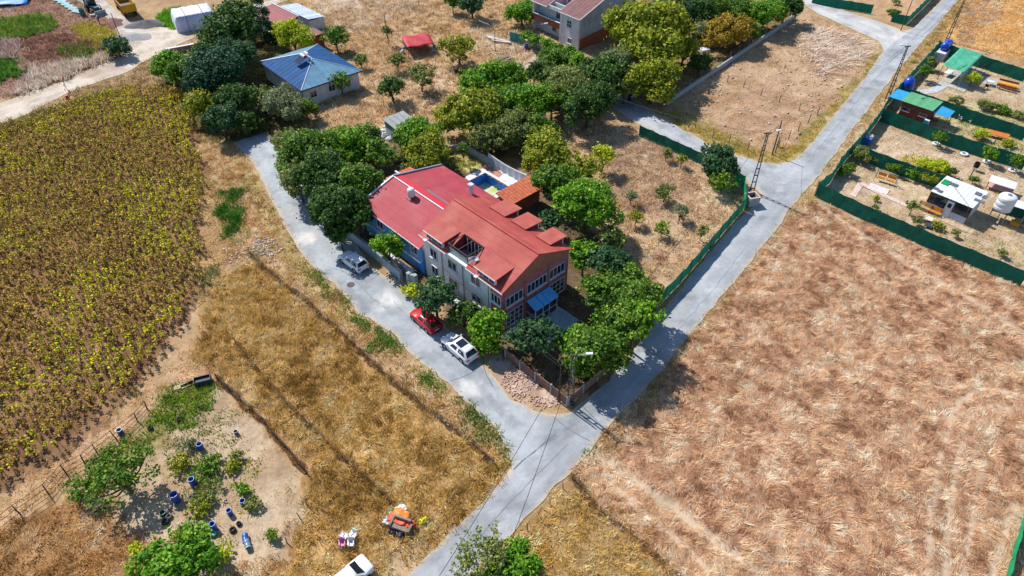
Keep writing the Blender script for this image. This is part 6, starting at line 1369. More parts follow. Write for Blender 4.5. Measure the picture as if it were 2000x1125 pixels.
# green shelter
q = [P(u, v, 2.7) for u, v in ((1841, 127), (1884, 142), (1919, 109), (1876, 95))]; c0 = sum(q, Vector()) / 4; c0.z = 0
sh = thing("green_shelter", "open shelter with pale green tarpaulin roof in the top allotment", "shelter", c0)
V = []; n_ = 10
for i in range(n_ + 1):
    for j in range(n_ + 1):
        p = (q[0].lerp(q[1], i / n_)).lerp(q[3].lerp(q[2], i / n_), j / n_) - c0; p.z = 2.7 + .25 * j / n_ - .14 * math.sin(math.pi * i / n_) * math.sin(math.pi * j / n_ * 2) ** 2; V.append(p)
F = [(i * (n_ + 1) + j, (i + 1) * (n_ + 1) + j, (i + 1) * (n_ + 1) + j + 1, i * (n_ + 1) + j + 1) for i in range(n_) for j in range(n_)]
np_obj("roof_tarp", np.array(V), np.array(F), M_TARPG, None, sh, True).modifiers.new("th", 'SOLIDIFY').thickness = .03
for k, p in enumerate(q + [q[0].lerp(q[3], .5), q[1].lerp(q[2], .5)]): pp = (p - c0) * .95; MB().tube((pp.x, pp.y, 0), (pp.x, pp.y, 2.62), .06).build("post", M_OLDWOOD, sh)
MB().cbox((q[1].lerp(q[0], .4).lerp(q[2], .2) - c0) * Vector((1, 1, 0)) + Vector((0, 0, 2.95)), (3.2, .12, .08), R(35)).build("roof_batten", M_TARPG2, sh)
fl = MB().slab([Vector((p.x, p.y, .05)) - c0 + (Vector((p.x, p.y, 0)) - c0) * .18 + Vector((.6, -.9, 0)) for p in q], .05).build("deck", mat("deck_grey", C(206, 200, 190), C(180, 174, 164), 1.5, .8), loc=c0); tag(fl, "pale paved floor under the green shelter", "floor", kind="structure")
boxthing("cupboard", "white cupboard standing under the green shelter's edge", "cupboard", P(1878, 155), AA, [("cupboard_body", M_WHITE, (-.5, .5, -.35, .35, 0, 1.5)), ("cupboard_door", M_LBLUE, (-.45, -.02, -.38, -.352, .1, 1.4)), ("cupboard_door", M_LBLUE, (.02, .45, -.38, -.352, .1, 1.4))])
boxthing("kitchen_table", "white table with pots at the road side of the green shelter", "table", P(1850, 148), AA, [("table_top", M_WHITE, (-1.0, 1.0, -.5, .5, .72, .78))] + [("leg", M_STEEL, (x - .03, x + .03, y - .03, y + .03, 0, .72)) for x in (-.9, .9) for y in (-.4, .4)])
# blue tank on white block
st_ = boxthing("tank_stand", "white concrete block stand in the top allotment corner", "stand", P(1838, 112), R(48), [("stand_block", M_WHITEW, (-2.2, .9, -.8, .8, 0, 1.5))])
bt = thing("blue_water_tank", "big blue horizontal water tank on the white block stand", "water tank", P(1838, 112) + Vector((math.cos(R(48)) * .4, math.sin(R(48)) * .4, 1.5)), R(48))
tb = MB().lathe([(0, -1.6), (.45, -1.58), (.68, -1.4), (.74, -1.2), (.74, -.5), (.70, -.45), (.70, -.35), (.74, -.3), (.74, .3), (.70, .35), (.70, .45), (.74, .5), (.74, 1.2), (.68, 1.4), (.45, 1.58), (0, 1.6)], 18).build("tank_body", M_PBLUE, bt, loc=(0, 0, .74), smooth=True); tb.rotation_euler = (0, R(90), 0)
MB().lathe([(0, 0), (.22, 0), (.22, .1), (0, .12)], 12).build("tank_lid", M_PBLUE, bt, loc=(0, 0, 1.46)); MB().box(-1.3, 1.3, -.6, .6, 0, .08).build("cradle", M_STEEL, bt)
boxthing("crate_stack", "small pale crate with food boxes beside the white block stand", "crate", P(1822, 117), R(48), [("crate_body", mat("grey_crate", C(150, 170, 206), rough=.6), (-.6, .6, -.5, .5, 0, .9)), ("box_on_top", mat("cardboard", C(226, 196, 140), rough=.8), (-.35, .35, -.3, .3, .9, 1.05))])
# picnic tables
def picnic(label, u, v, rz, seat, L=2.6):
    o = thing("picnic_bench", label, "bench", P(u, v), rz, "picnic benches"); W_ = mat("bench_brown", C(170, 92, 50), C(140, 70, 38), 3, .6)
    MB().box(-L / 2, L / 2, -.45, .45, .68, .76).build("table_top", seat, o)
    for s in (-1, 1):
        MB().box(-L / 2, L / 2, s * .95 - .17, s * .95 + .17, .42, .47).build("seat_plank", W_, o); MB().cbox((0, s * 1.2, .75), (L, .06, .34), 0, -s * .2).build("backrest", W_, o)
        for x in (-L / 2 + .25, L / 2 - .25): MB().box(x - .05, x + .05, s * .95 - .05, s * .95 + .05, 0, .42).build("leg", W_, o)
    for x in (-L / 2 + .25, L / 2 - .25): MB().box(x - .05, x + .05, -.05, .05, 0, .68).build("leg", W_, o); MB().box(x - .04, x + .04, -1.0, 1.0, .36, .415).build("crossbeam", W_, o)
    return o
picnic("picnic bench with bright yellow table top", 1965, 172, R(-38), mat("yellow_table", C(248, 176, 20), C(236, 160, 14), 2, .5), 3.0)
picnic("brown bench set against the topmost net", 1938, 134, R(-38), mat("bench_tan", C(190, 140, 110), rough=.7), 2.8)
# brown kiosk with green roof
ko = P(1829, 218, 2.6); k1 = P(1766, 197, 2.6); k2 = P(1765, 181, 2.6); k3 = P(1845, 196, 2.6); kc = (ko + k1 + k2 + k3) / 4; ang = math.atan2((ko - k1).y, (ko - k1).x); Lk = (ko - k1).length; Wk = 3.6
kk = thing("kiosk", "brown timber kiosk under a green roof sheet", "kiosk", (kc.x, kc.y, 0), ang); M_KB = mat("kiosk_brown", C(126, 70, 62), C(98, 52, 46), 2, .7)
for i in range(9): MB().box(-Lk / 2 + .3 + i * (Lk - .6) / 9 + .01, -Lk / 2 + .3 + (i + 1) * (Lk - .6) / 9 - .01, -Wk / 2 + .25, -Wk / 2 + .32, 0, 2.3).build("plank", M_KB, kk)
MB().box(-Lk / 2 + .3, Lk / 2 - .3, -Wk / 2 + .33, Wk / 2 - .3, 0, 2.4).build("cabin_body", M_KB, kk)
for i in range(4): MB().slab([(-Lk / 2 + i * Lk / 4, -Wk / 2 - .1, 2.5), (-Lk / 2 + (i + 1) * Lk / 4 - .02, -Wk / 2 - .1, 2.5), (-Lk / 2 + (i + 1) * Lk / 4 - .02, Wk / 2 + .1, 2.75), (-Lk / 2 + i * Lk / 4, Wk / 2 + .1, 2.75)], .05).build("roof_sheet", M_TARPG2, kk)
for x in (-1.4, 1.3): window(kk, (x, -Wk / 2 + .25, 1.3), X1, 1.2, .55, 1, "window", Y_1, True, 1, mat("ply", C(200, 160, 120), rough=.8))
MB().box(-Lk / 2 - .05, -Lk / 2 + .05, -Wk / 2, -Wk / 2 + .1, 0, 2.5).build("corner_post", M_WOOD, kk)
MB().slab([(-Lk / 2 - 2.0, -Wk / 2, 2.45), (-Lk / 2 - .02, -Wk / 2, 2.45), (-Lk / 2 - .02, Wk / 2 - .4, 2.7), (-Lk / 2 - 2.0, Wk / 2 - .4, 2.7)], .04).build("blue_roof_sheet", M_LBLUE, kk)
for x in (-Lk / 2 - 1.9,):
    for y in (-Wk / 2 + .1, Wk / 2 - .5): MB().box(x - .05, x + .05, y - .05, y + .05, 0, 2.45).build("porch_post", M_WOOD, kk)
MB().slab([(Lk / 2 + .1, -Wk / 2 + .2, 2.1), (Lk / 2 + 2.3, -Wk / 2 + .4, 2.0), (Lk / 2 + 2.3, Wk / 2 - .8, 2.3), (Lk / 2 + .1, Wk / 2 - .6, 2.4)], .03).build("awning", M_LBLUE, kk)
for y in (-Wk / 2 + .5, Wk / 2 - .9): MB().box(Lk / 2 + 2.15, Lk / 2 + 2.25, y - .05, y + .05, 0, 2.1).build("awning_post", M_WOOD, kk)
boxthing("fridge", "white chest at the awning corner of the brown kiosk", "fridge", kc * Vector((1, 1, 0)) + Vector((math.cos(ang) * (Lk / 2 - .2) + math.sin(ang) * 2.0, math.sin(ang) * (Lk / 2 - .2) - math.cos(ang) * 2.0, 0)), ang, [("fridge_body", M_WHITE, (-.35, .35, -.3, .3, 0, 1.0)), ("fridge_door", M_LBLUE, (-.33, .33, -.33, -.302, .05, .95))])
bd = thing("dome_tank", "round blue dome shaped water tank at the brown kiosk's road end", "water tank", P(1767, 183))
MB().lathe([(.85, 0), (.9, 1.7), (.86, 2.2), (.66, 2.65), (.34, 2.85), (0, 2.9)], 18).build("tank_body", M_PBLUE, bd, smooth=True); MB().lathe([(0, 2.88), (.22, 2.88), (.22, 3.02), (0, 3.04)], 12).build("tank_lid", M_PBLUE, bd)
# blue crate with bricks
cb = thing("blue_crate", "blue plastic pallet crate holding bricks by the road net", "crate", P(1691, 280), R(50)); M_CR = mat("crate_blue", C(60, 130, 220), C(40, 104, 200), 2, .5)
MB().box(-.8, .8, -.65, .65, 0, .12).build("crate_base", M_CR, cb)
for k in range(8):
    for s in (-.65, .61): MB().box(-.8 + k * .21, -.8 + k * .21 + .13, s, s + .04, .12, 1.1).build("slat", M_CR, cb)
for k in range(6):
    for s in (-.8, .76): MB().box(s, s + .04, -.58 + k * .21, -.58 + k * .21 + .13, .12, 1.1).build("slat", M_CR, cb)
MB().box(-.82, .82, -.67, .67, 1.1, 1.2).build("crate_rim", M_CR, cb)
for i in range(3):
    for j in range(2): tag(MB().cbox((0, 0, .05), (.34, .3, .1), .3 * i).build("brick_block", mat("pale_brick", C(236, 220, 210), C(200, 150, 130), 2, .8), loc=cb.location + Vector((-.35 + .4 * i + .2 * j, -.2 + .42 * j, 1.2))), ("pale block on the blue crate, road side first", "pale block on the blue crate, kiosk side first", "pale block in the middle of the blue crate, road side", "pale block in the middle of the blue crate, kiosk side", "pale block at the far end of the blue crate, road side", "pale block at the far end of the blue crate, kiosk side")[i * 2 + j], "block", "blocks on the blue crate")
# white cabin
c1 = P(1820, 373, 2.8); c2 = P(1903, 407, 2.8); c3 = P(1930, 374, 2.8); c4 = P(1847, 344, 2.8); cc = (c1 + c2 + c3 + c4) / 4; ang = math.atan2((c2 - c1).y, (c2 - c1).x); Lc = (c2 - c1).length; Wc = (c4 - c1).length * .96
wc = thing("white_cabin", "white panel cabin with glazed porch and solar panels on its roof", "cabin", (cc.x, cc.y, 0), ang); y0 = -Wc / 2
for i in range(10): MB().slab([(-Lc / 2 + i * Lc / 10, y0, 2.65), (-Lc / 2 + (i + 1) * Lc / 10 - .025, y0, 2.65), (-Lc / 2 + (i + 1) * Lc / 10 - .025, -y0, 2.95), (-Lc / 2 + i * Lc / 10, -y0, 2.95)], .06).build("roof_sheet", M_WHITE, wc)
MB().box(-Lc / 2 + .2, Lc / 2 - .2, y0 + .6, -y0 - .2, 0, 2.6).build("cabin_body", M_WHITEW, wc)
MB().box(-Lc / 2 + .1, -.35, y0 + .12, y0 + .2, 0, .95).box(.55, Lc / 2 - .1, y0 + .12, y0 + .2, 0, .95).build("porch_panel", mat("pale_blue_panel", C(214, 226, 244), C(190, 206, 230), 1.5, .5), wc)
for a_, b_ in ((-Lc / 2 + .1, -1.9), (-1.85, -.4), (.6, 2.2), (2.25, Lc / 2 - .1)): MB().box(a_, b_, y0 + .14, y0 + .18, .97, 2.5).build("porch_pane", M_GLASS, wc)
MB().box(-.33, .53, y0 + .08, y0 + .16, 0, 2.3).build("door", M_WHITE, wc); MB().box(-.12, .32, y0 + .05, y0 + .078, 1.4, 2.0).build("door_pane", M_GLASS, wc)
for x in (-Lc / 2 + .08, Lc / 2 - .08): MB().box(x - .05, x + .05, y0 + .08, y0 + .18, 0, 2.58).build("corner_post", M_WOOD, wc)
for (x, y, sx_, sy_, n) in ((-1.2, .9, 1.1, .7, 4), (1.9, 1.0, .8, .7, 1), (2.75, .85, .6, .7, 1), (2.6, -.4, 1.3, .55, 3), (-2.4, -1.5, .6, .6, 2), (-1.75, -1.7, .6, .6, 2)):
    for k in range(n): MB().cbox((x - sx_ / 2 + (k + .5) * sx_ / n, y, 2.86 + y * .075), (sx_ / n - .05, sy_, .06), 0, .07).build("solar_panel", mat("panel_grey", C(120, 130, 140), C(80, 90, 104), 2, .3), wc)
MB().tube((-1.6, 1.0, 3.0), (Lc / 2 - .6, -Wc / 2 + .1, 2.72), .03, n=4).build("roof_cable", M_STEEL, wc)
MB().slab([(-2.5, .1, 2.90), (-1.6, .1, 2.90), (-1.6, 1.3, 2.98), (-2.5, 1.3, 2.98)], .04).build("green_sheet", mat("green_sheet", C(20, 170, 90), C(14, 140, 72), 1.5, .5), wc)
MB().box(-Lc / 2 + 1.0, Lc / 2 - 2.4, y0 - .55, y0 + .05, 0, .12).build("step", M_CONC, wc)
def bench(label, loc, rz, seat, L=1.6, name="garden_bench"):
    o = thing(name, label, "bench", loc, rz, "garden benches")
    for k in range(3): MB().box(-L / 2, L / 2, -.3 + k * .2, -.13 + k * .2, .4, .45).build("seat_slat", seat, o)
    for k in range(3): MB().cbox((0, .34 + k * .03, .58 + k * .16), (L, .04, .13), 0, -.15).build("back_slat", seat, o)
    for x in (-L / 2 + .1, L / 2 - .1):
        for y in (-.25, .28): MB().box(x - .04, x + .04, y - .04, y + .04, 0, .4 if y < 0 else .95).build("leg", M_WOOD, o)
    return o
M_ORB = mat("orange_wood", C(236, 160, 50), C(214, 136, 36), 3, .5)
wd_ = lambda x, y: Vector((cc.x + math.cos(ang) * x - math.sin(ang) * y, cc.y + math.sin(ang) * x + math.cos(ang) * y, 0))
bench("tan slatted bench at the white cabin's road corner", wd_(-2.4, y0 - .45), ang, mat("tan_slat", C(220, 170, 110), rough=.6), 1.7); bench("orange slatted bench beside the white cabin's door", wd_(-.95, y0 - .5), ang, M_ORB, 1.4)
sw = thing("swing_seat", "orange swing seat with white frame in the lowest allotment", "swing seat", P(1727, 357), R(-38))
for s in (-.62, .62):
    MB().box(s - .55, s + .55, .35, .42, .75, 1.25).build("back_cushion", M_ORB, sw); MB().box(s - .55, s + .55, -.15, .34, .5, .6).build("seat_cushion", M_ORB, sw)
for x in (-1.35, 1.35): MB().path([(x, -.5, 0), (x, .1, 1.6), (x, .7, 0)], .04).build("frame_leg", M_GALV, sw)
MB().tube((-1.35, .1, 1.6), (1.35, .1, 1.6), .04).build("top_bar", M_GALV, sw)
tag(MB().box(-1.3, 1.3, -1.4, .3, 0, .06).build("patio_slab", mat("pale_slab", C(240, 228, 220), C(216, 204, 196), 2, .8), loc=P(1718, 366), rz=R(-38)), "pale slab in front of the orange swing seat", "slab", kind="structure")
def pathstrip(name, label, pts, w_, colr, z=.02):
    A = [P(u, v) for u, v in pts]; m_ = MB()
    for i, (a, b) in enumerate(zip(A, A[1:])):
        d = (b - a).normalized(); n_ = Vector((-d.y, d.x, 0)) * w_ / 2; zz = Vector((0, 0, z + .002 * i)); m_.slab([a - n_ + zz, b - n_ + zz, b + n_ + zz, a + n_ + zz], .04)
    return tag(m_.build(name, mat("path_" + name, C(*colr), tuple(x * .88 for x in C(*colr)), 2, .9)), label, "path", kind="structure")
pathstrip("garden_path", "pale pink paved path of the lowest allotment", [(1665, 383), (1682, 358), (1730, 383), (1775, 403)], .8, (232, 206, 192))
pathstrip("slide_path", "grey curving path below the green shelter", [(1795, 180), (1820, 178), (1840, 168), (1850, 158)], 1.6, (206, 208, 212))
pathstrip("edging", "long pale edging strip of the middle allotment", [(1735, 255), (1780, 275), (1860, 303), (1930, 328), (1985, 352)], .16, (226, 206, 190))
pathstrip("cabin_path", "earthen path along the front of the white cabin", [(1795, 402), (1850, 432), (1900, 455)], .9, (216, 186, 160))
tag(MB().box(-2.2, 2.2, -1.7, 1.7, 0, .05).build("paved_pad", mat("pad_grey", C(196, 190, 182), C(176, 170, 160), 2, .8), loc=P(1935, 160), rz=R(-38)), "grey paved pad beside the yellow picnic bench", "paving", kind="structure")
# white tank on steel stand
tn = thing("tank_tower", "steel stand beside the white cabin", "stand", P(1945, 428), R(-40))
for x in (-.85, .85):
    for y in (-.85, .85): MB().box(x - .05, x + .05, y - .05, y + .05, 0, 1.5).build("leg", M_GALV, tn)
MB().box(-.95, .95, -.95, .95, 1.5, 1.6).build("platform", M_STEEL, tn)
wtk = thing("white_water_tank", "large white cylindrical water tank on the steel stand", "water tank", P(1945, 428) + Vector((0, 0, 1.6)))
MB().lathe([(0, 0), (1.0, 0), (1.05, .05), (1.05, .6), (1.02, .64), (1.05, .68), (1.05, 1.3), (1.02, 1.34), (1.05, 1.38), (1.05, 1.85), (.9, 2.05), (.5, 2.15), (0, 2.17)], 22).build("tank_body", M_WHITE, wtk, smooth=True); MB().lathe([(0, 2.16), (.25, 2.15), (.25, 2.26), (0, 2.28)], 12).build("tank_lid", M_GALV, wtk)
cn = thing("sheet_canopy", "canopy of white sheets behind the white water tank", "canopy", P(1950, 372), R(-38))
MB().slab([(-1.6, -.7, 1.2), (1.6, -.7, 1.2), (1.6, .9, 1.45), (-1.6, .9, 1.45)], .04).build("canopy_sheet", M_WHITE, cn)
for x in (-1.5, 1.5):
    for y in (-.6, .8): MB().box(x - .04, x + .04, y - .04, y + .04, 0, 1.2).build("leg", M_WOOD, cn)
MB().box(-1.5, 1.5, -.6, .7, .35, .42).build("shelf", mat("pink_board", C(226, 170, 160), rough=.8), cn)
oc = thing("woodshed", "open woodshed with white roof sheet at the picture edge", "woodshed", P(1985, 432), R(-38))
MB().slab([(-2.2, -.2, 2.0), (3.0, -.2, 2.0), (3.0, 1.1, 2.3), (-2.2, 1.1, 2.3)], .05).build("roof_sheet", M_WHITE, oc); MB().box(-2.0, 3, .9, 1.0, 0, 2.2).build("back_wall", M_NET, oc)
for x in (-2.1, .4, 2.9): MB().box(x - .05, x + .05, -1.3, -1.2, 0, 1.9).build("post", M_GALV, oc)
for i in range(5):
    for j in range(3): tag(MB().tube((0, -.45, 0), (0, .45, 0), .13, n=9).build("log", M_WOOD, loc=oc.location + Vector((math.cos(R(-38)) * (.6 + i * .28) + .4, math.sin(R(-38)) * (.6 + i * .28) - .6, .14 + j * .24)), rz=R(-38)), "sawn log stacked under the white roofed woodshed", "log", "logs in the woodshed")
boxthing("orange_crate", "orange crate in front of the stacked logs", "crate", P(1980, 440), R(-38), [("crate_body", M_ORB, (-.5, .5, -.4, .4, 0, .6))])
# small furniture
def stool(label, u, v, c, rz, h=.45, s=.45):
    o = thing("side_table", label, "table", P(u, v), rz, "small garden tables"); m_ = mat("stool_" + label[:8], C(*c), rough=.6)
    MB().box(-s, s, -s, s, h - .05, h).build("table_top", m_, o)
    for x in (-s + .06, s - .06):
        for y in (-s + .06, s - .06): MB().box(x - .04, x + .04, y - .04, y + .04, 0, h - .05).build("leg", m_, o)
stool("cream square table before the white cabin", 1811, 432, (240, 232, 206), R(-38), .5, .5); stool("dark blue low table before the white cabin", 1813, 443, (60, 74, 100), R(-38), .3, .45); stool("white table beside the yellow picnic bench", 1932, 166, (240, 240, 244), R(-38), .7, .5)
def chair(label, u, v, c, rz, name="plastic_chair", group="plastic chairs"):
    o = thing(name, label, "chair", P(u, v), rz, group); m_ = mat("chair_%d_%d_%d" % c, C(*c), tuple(x * .9 for x in C(*c)), 2, .4)
    MB().box(-.26, .26, -.26, .26, .4, .45).build("seat", m_, o); MB().cbox((0, .27, .68), (.5, .05, .48), 0, -.15).build("backrest", m_, o)
    for x in (-.23, .23):
        for y in (-.23, .23): MB().box(x - .03, x + .03, y - .03, y + .03, 0, .4).build("leg", m_, o)
        MB().box(x - .03, x + .03, -.24, .26, .62, .66).build("armrest", m_, o); MB().box(x - .025, x + .025, -.24, -.19, .45, .62).build("arm_post", m_, o)
    return o
chair("white plastic chair by the light blue awning", 1873, 236, (238, 238, 240), 1.0); chair("white plastic chair facing the round table", 1893, 240, (232, 232, 236), -1.2); chair("pale chair under the topmost net", 1948, 140, (226, 226, 230), .4)
chair("dark chair beside the yellow picnic bench", 1925, 173, (50, 46, 50), 2.4)
rt_ = thing("round_table", "round white table between two plastic chairs", "table", P(1884, 230)); MB().lathe([(0, .72), (.55, .72), (.57, .75), (.55, .78), (0, .78)], 18).build("table_top", M_WHITE, rt_); MB().lathe([(.3, 0), (.08, .05), (.05, .1), (.05, .72)], 10).build("pedestal", M_STEEL, rt_)
bb = thing("wooden_panel", "orange wooden table top leaning by the second divider net", "panel", P(1943, 268), R(-34)); MB().slab([(-1.7, -.5, .55), (1.7, -.5, .55), (1.7, .5, .8), (-1.7, .5, .8)], .06).build("board", mat("orange_ply", C(226, 132, 64), C(206, 112, 50), 1.5, .6), bb)
for x in (-1.5, 1.5):
    for y in (-.4, .4): MB().box(x - .05, x + .05, y - .05, y + .05, 0, .5).build("leg", M_WOOD, bb)
for k in range(9):
    tag(MB().cbox((0, 0, .04), (2.2 - .1 * k, .14, .06), R(30 + 7 * k)).build("loose_board", M_OLDWOOD, loc=P(1902 + (k % 3) * 3, 253 + (k % 4) * 3, .06 * k)), "loose weathered board in the heap past the brown kiosk", "board", "boards in the heap past the brown kiosk")
def tyre_planter(label, u, v, k=1.0):
    o = thing("tyre_planter", label, "planter", P(u, v), 0, "white tyre planters"); MB().lathe([(.2 * k, .02), (.36 * k, 0), (.46 * k, .08), (.46 * k, .18), (.36 * k, .26), (.2 * k, .24), (.2 * k, .02)], 16).build("tyre", mat("white_tyre", C(236, 236, 240), rough=.6), o, smooth=True)
    MB().lathe([(0, .14), (.22 * k, .13)], 12).build("soil", mat("planter_soil", C(110, 80, 64), rough=.95), o)
for lab, u, v in (("white painted tyre planter nearest the road", 1828, 282), ("second white tyre planter from the road", 1883, 302), ("third white tyre planter from the road", 1927, 317), ("last white tyre planter before the picture edge", 1977, 334), ("white tyre planter by the topmost net", 1976, 150)): tyre_planter(lab, u, v, 1.3)
bq = thing("barrel_grill", "black barrel grill standing in the middle allotment", "grill", P(1903, 332)); MB().lathe([(0, .5), (.36, .5), (.38, .55), (.38, 1.2), (.34, 1.2), (.32, .6), (0, .58)], 14).build("barrel", M_TYRE, bq)
for a in range(3): MB().tube((.3 * math.cos(a * 2.1), .3 * math.sin(a * 2.1), 0), (.25 * math.cos(a * 2.1), .25 * math.sin(a * 2.1), .55), .03).build("leg", M_STEEL, bq)
tag(MB().tube((0, 0, 0), (0, 0, 1.5), .06, n=7).build("smoke_pipe", M_STEEL, loc=P(1894, 347)), "black stove pipe next to the barrel grill", "pipe")
# concrete bin by the lattice pole
cbn = thing("concrete_bin", "square concrete bin with rubbish beside the side lane corner", "bin", P(1466, 398), R(15))
for b_ in ((-.75, .75, -.75, -.63), (-.75, .75, .63, .75), (-.75, -.63, -.63, .63), (.63, .75, -.63, .63)): MB().box(*b_, 0, 1.35).build("bin_wall", M_CONC, cbn)
for b_ in ((-.78, .78, -.78, -.6), (-.78, .78, .6, .78), (-.78, -.6, -.6, .6), (.6, .78, -.6, .6)): MB().box(*b_, 1.352, 1.42).build("bin_rim", mat("rim_pink", C(226, 200, 190), rough=.8), cbn)
MB().box(-.62, .62, -.62, .62, 0, .9).build("rubbish", mat("rubbish_brown", C(120, 86, 80), C(80, 56, 54), 6, .95, bump=.6), cbn)

# ================================================================ VEGETABLE PLOT AND LITTER
def barrel(label, u, v, h, r, c=(24, 84, 196), tilt=None, name="plastic_barrel", cat="barrel"):
    o = thing(name, label, cat, P(u, v), random.random() * 6, "barrels and buckets of the vegetable plot"); m_ = mat("barrel_%d_%d_%d" % c, C(*c), tuple(x * .8 for x in C(*c)), 3, .35, spec=.4)
    MB().lathe([(0, .02), (r * .9, 0), (r, h * .12), (r * 1.02, h * .48), (r * .98, h * .5), (r * 1.02, h * .53), (r, h * .9), (r * .92, h), (r * .84, h), (r * .86, h * .5), (0, h * .45)], 18).build("shell", m_, o, smooth=True)
    MB().lathe([(r * .9, h - .02), (r * .99, h - .02), (r * .99, h + .04), (r * .88, h + .04), (r * .9, h - .02)], 18).build("rim", mat("rim_%d" % c[2], C(min(255, c[0] + 90), min(255, c[1] + 90), min(255, c[2] + 40)), rough=.4), o)
    if tilt: o.rotation_euler = (R(tilt[0]), 0, R(tilt[1])); o.location.z = r
    return o
barrel("largest open blue barrel near the spidery tree shadow", 346, 978, 1.0, .34); barrel("tall blue barrel in the squash plants", 379, 947, .9, .28); barrel("blue barrel near the top of the vegetable plot", 393, 876, .7, .27); barrel("small blue barrel by the plot's grass edge", 476, 984, .5, .24); barrel("short blue barrel above the bucket row", 450, 1004, .6, .23)
barrel("blue barrel next to the teal bucket", 419, 1033, .8, .27); barrel("blue barrel lying on its side", 480, 1046, .75, .25, (40, 100, 190), (90, 20)); barrel("grey drum lying below the fallen blue barrel", 482, 1058, .75, .25, (130, 150, 180), (90, 30)); barrel("shallow teal bucket beside the blue barrel row", 417, 1044, .2, .26, (80, 180, 180), name="bucket", cat="bucket")
barrel("dark green tub in the spidery tree shadow", 320, 1005, .35, .26, (30, 90, 80), name="tub", cat="tub"); barrel("little blue funnel tub on the post fence", 236, 846, .5, .26, (40, 90, 180)); barrel("purple blue bucket pair at the plot's top edge", 462, 847, .35, .2, (90, 96, 150), name="bucket", cat="bucket")
for lab, u, v, k in (("old tyre in the spidery tree shadow", 324, 1020, .9), ("pale tyre ring above it by the shadow's edge", 331, 1010, .8), ("ring shaped planter near the largest barrel", 374, 973, .7), ("second ring planter near the largest barrel", 381, 968, .7), ("dark tyre left of the yellow vine", 363, 1031, .8), ("dark tyre beside the first dark tyre", 371, 1034, .8), ("single dark planter near the barrels", 455, 1036, .8), ("dark pot near the fallen barrel", 467, 1024, .6), ("round dark pot at the plot's far corner", 351, 820, .8), ("dark pot by the far corner fence", 294, 838, .7)):
    o = thing("old_tyre", lab.replace("left of", "next to"), "tyre", P(u, v), 0, "tyres and rings in the vegetable plot"); MB().lathe([(.16 * k, .02), (.3 * k, 0), (.36 * k, .08), (.34 * k, .2), (.24 * k, .24), (.16 * k, .2), (.16 * k, .02)], 14).build("ring", mat("old_tyre_grey", C(130, 124, 120), C(96, 90, 88), 3, .9) if 'pale' in lab or 'ring' in lab else M_TYRE, o, smooth=True); MB().lathe([(0, .1), (.18 * k, .1)], 10).build("soil", M_EARTH, o)
for k, (u, v, rz, lab) in enumerate(((365, 752, .5, "pale board lying at the fence corner"), (378, 747, .65, "second pale board at the fence corner"))): tag(MB().cbox((0, 0, .12), (2.4, .5, .06), rz).build("loose_board", mat("pale_board", C(226, 206, 180), C(190, 166, 140), 2, .8), loc=P(u, v)), lab, "board")
dh = thing("dark_tank", "dark grey water trough at the corner of the vegetable plot", "trough", P(398, 748), R(20))
for b_ in ((-.8, .8, -.4, -.34), (-.8, .8, .34, .4), (-.8, -.74, -.34, .34), (.74, .8, -.34, .34), (-.74, .74, -.34, .34)): MB().box(*b_, 0, .7 if b_[2:] != (-.34, .34) or b_[0] != -.74 else .45).build("trough_side", mat("dark_plastic", C(60, 66, 72), rough=.6), dh)
# discarded chairs
for lab, u, v, c, rz in (("pink plastic chair in the dry grass", 670, 1066, (236, 130, 180), .2), ("white plastic chair next to the pink one", 687, 1066, (240, 242, 244), .1), ("white plastic chair behind the pink one", 674, 1052, (236, 236, 244), 2.7), ("white plastic chair behind the other white ones", 691, 1050, (244, 246, 246), -.5)): chair(lab, u, v, c, rz, group="discarded plastic chairs")
# junk pile by the golden field
jk = [("sofa_wreck", "brown broken armchair in the junk pile", "armchair", 785, 1030, [("seat", M_OLDWOOD, (-.75, .75, -.5, .3, .15, .55)), ("backrest", M_OLDWOOD, (-.75, .75, .3, .5, .15, .95)), ("arm", M_OLDWOOD, (-.95, -.75, -.5, .5, .1, .7)), ("arm", M_OLDWOOD, (.75, .95, -.5, .5, .1, .7))], -.35)]
for nm, lab, cat, u, v, parts, rz in jk: boxthing(nm, lab, cat, P(u, v), rz, parts)
def sheet(name, label, cat, u, v, sx_, sy_, c, rz, z=.3, seed=1, amp=.12):
    r = np.random.default_rng(seed); V = [(sx_ * (i / 8 - .5) + r.normal(0, .02), sy_ * (j / 8 - .5) + r.normal(0, .02), z + amp * (vnoise(np.array(i * 1.3), np.array(j * 1.1), 2.0, seed) - .5) * 2 - (z * .8 if i in (0, 8) and j in (0, 8) else 0)) for i in range(9) for j in range(9)]
    F = [(i * 9 + j, (i + 1) * 9 + j, (i + 1) * 9 + j + 1, i * 9 + j + 1) for i in range(8) for j in range(8)]
    o = np_obj(name, np.array(V), np.array(F), mat("sheet_%d_%d_%d" % c, C(*c), tuple(x * .85 for x in C(*c)), 2, .5), None, None, True); o.location = P(u, v); o.rotation_euler = (0, 0, rz); o.modifiers.new("th", 'SOLIDIFY').thickness = .03; return tag(o, label, cat)
sheet("orange_tarp", "orange tarp on top of the junk pile", "tarp", 786, 1012, 1.5, .8, (250, 140, 30), -.4, .75, 1); sheet("red_board", "red orange panel in front of the junk pile", "panel", 778, 1022, 1.6, .7, (240, 90, 50), -.35, .62, 2, .05); sheet("red_scrap", "crumpled red sheet at the road end of the junk pile", "sheet", 803, 1030, .7, .6, (246, 80, 40), .3, .6, 3, .2)
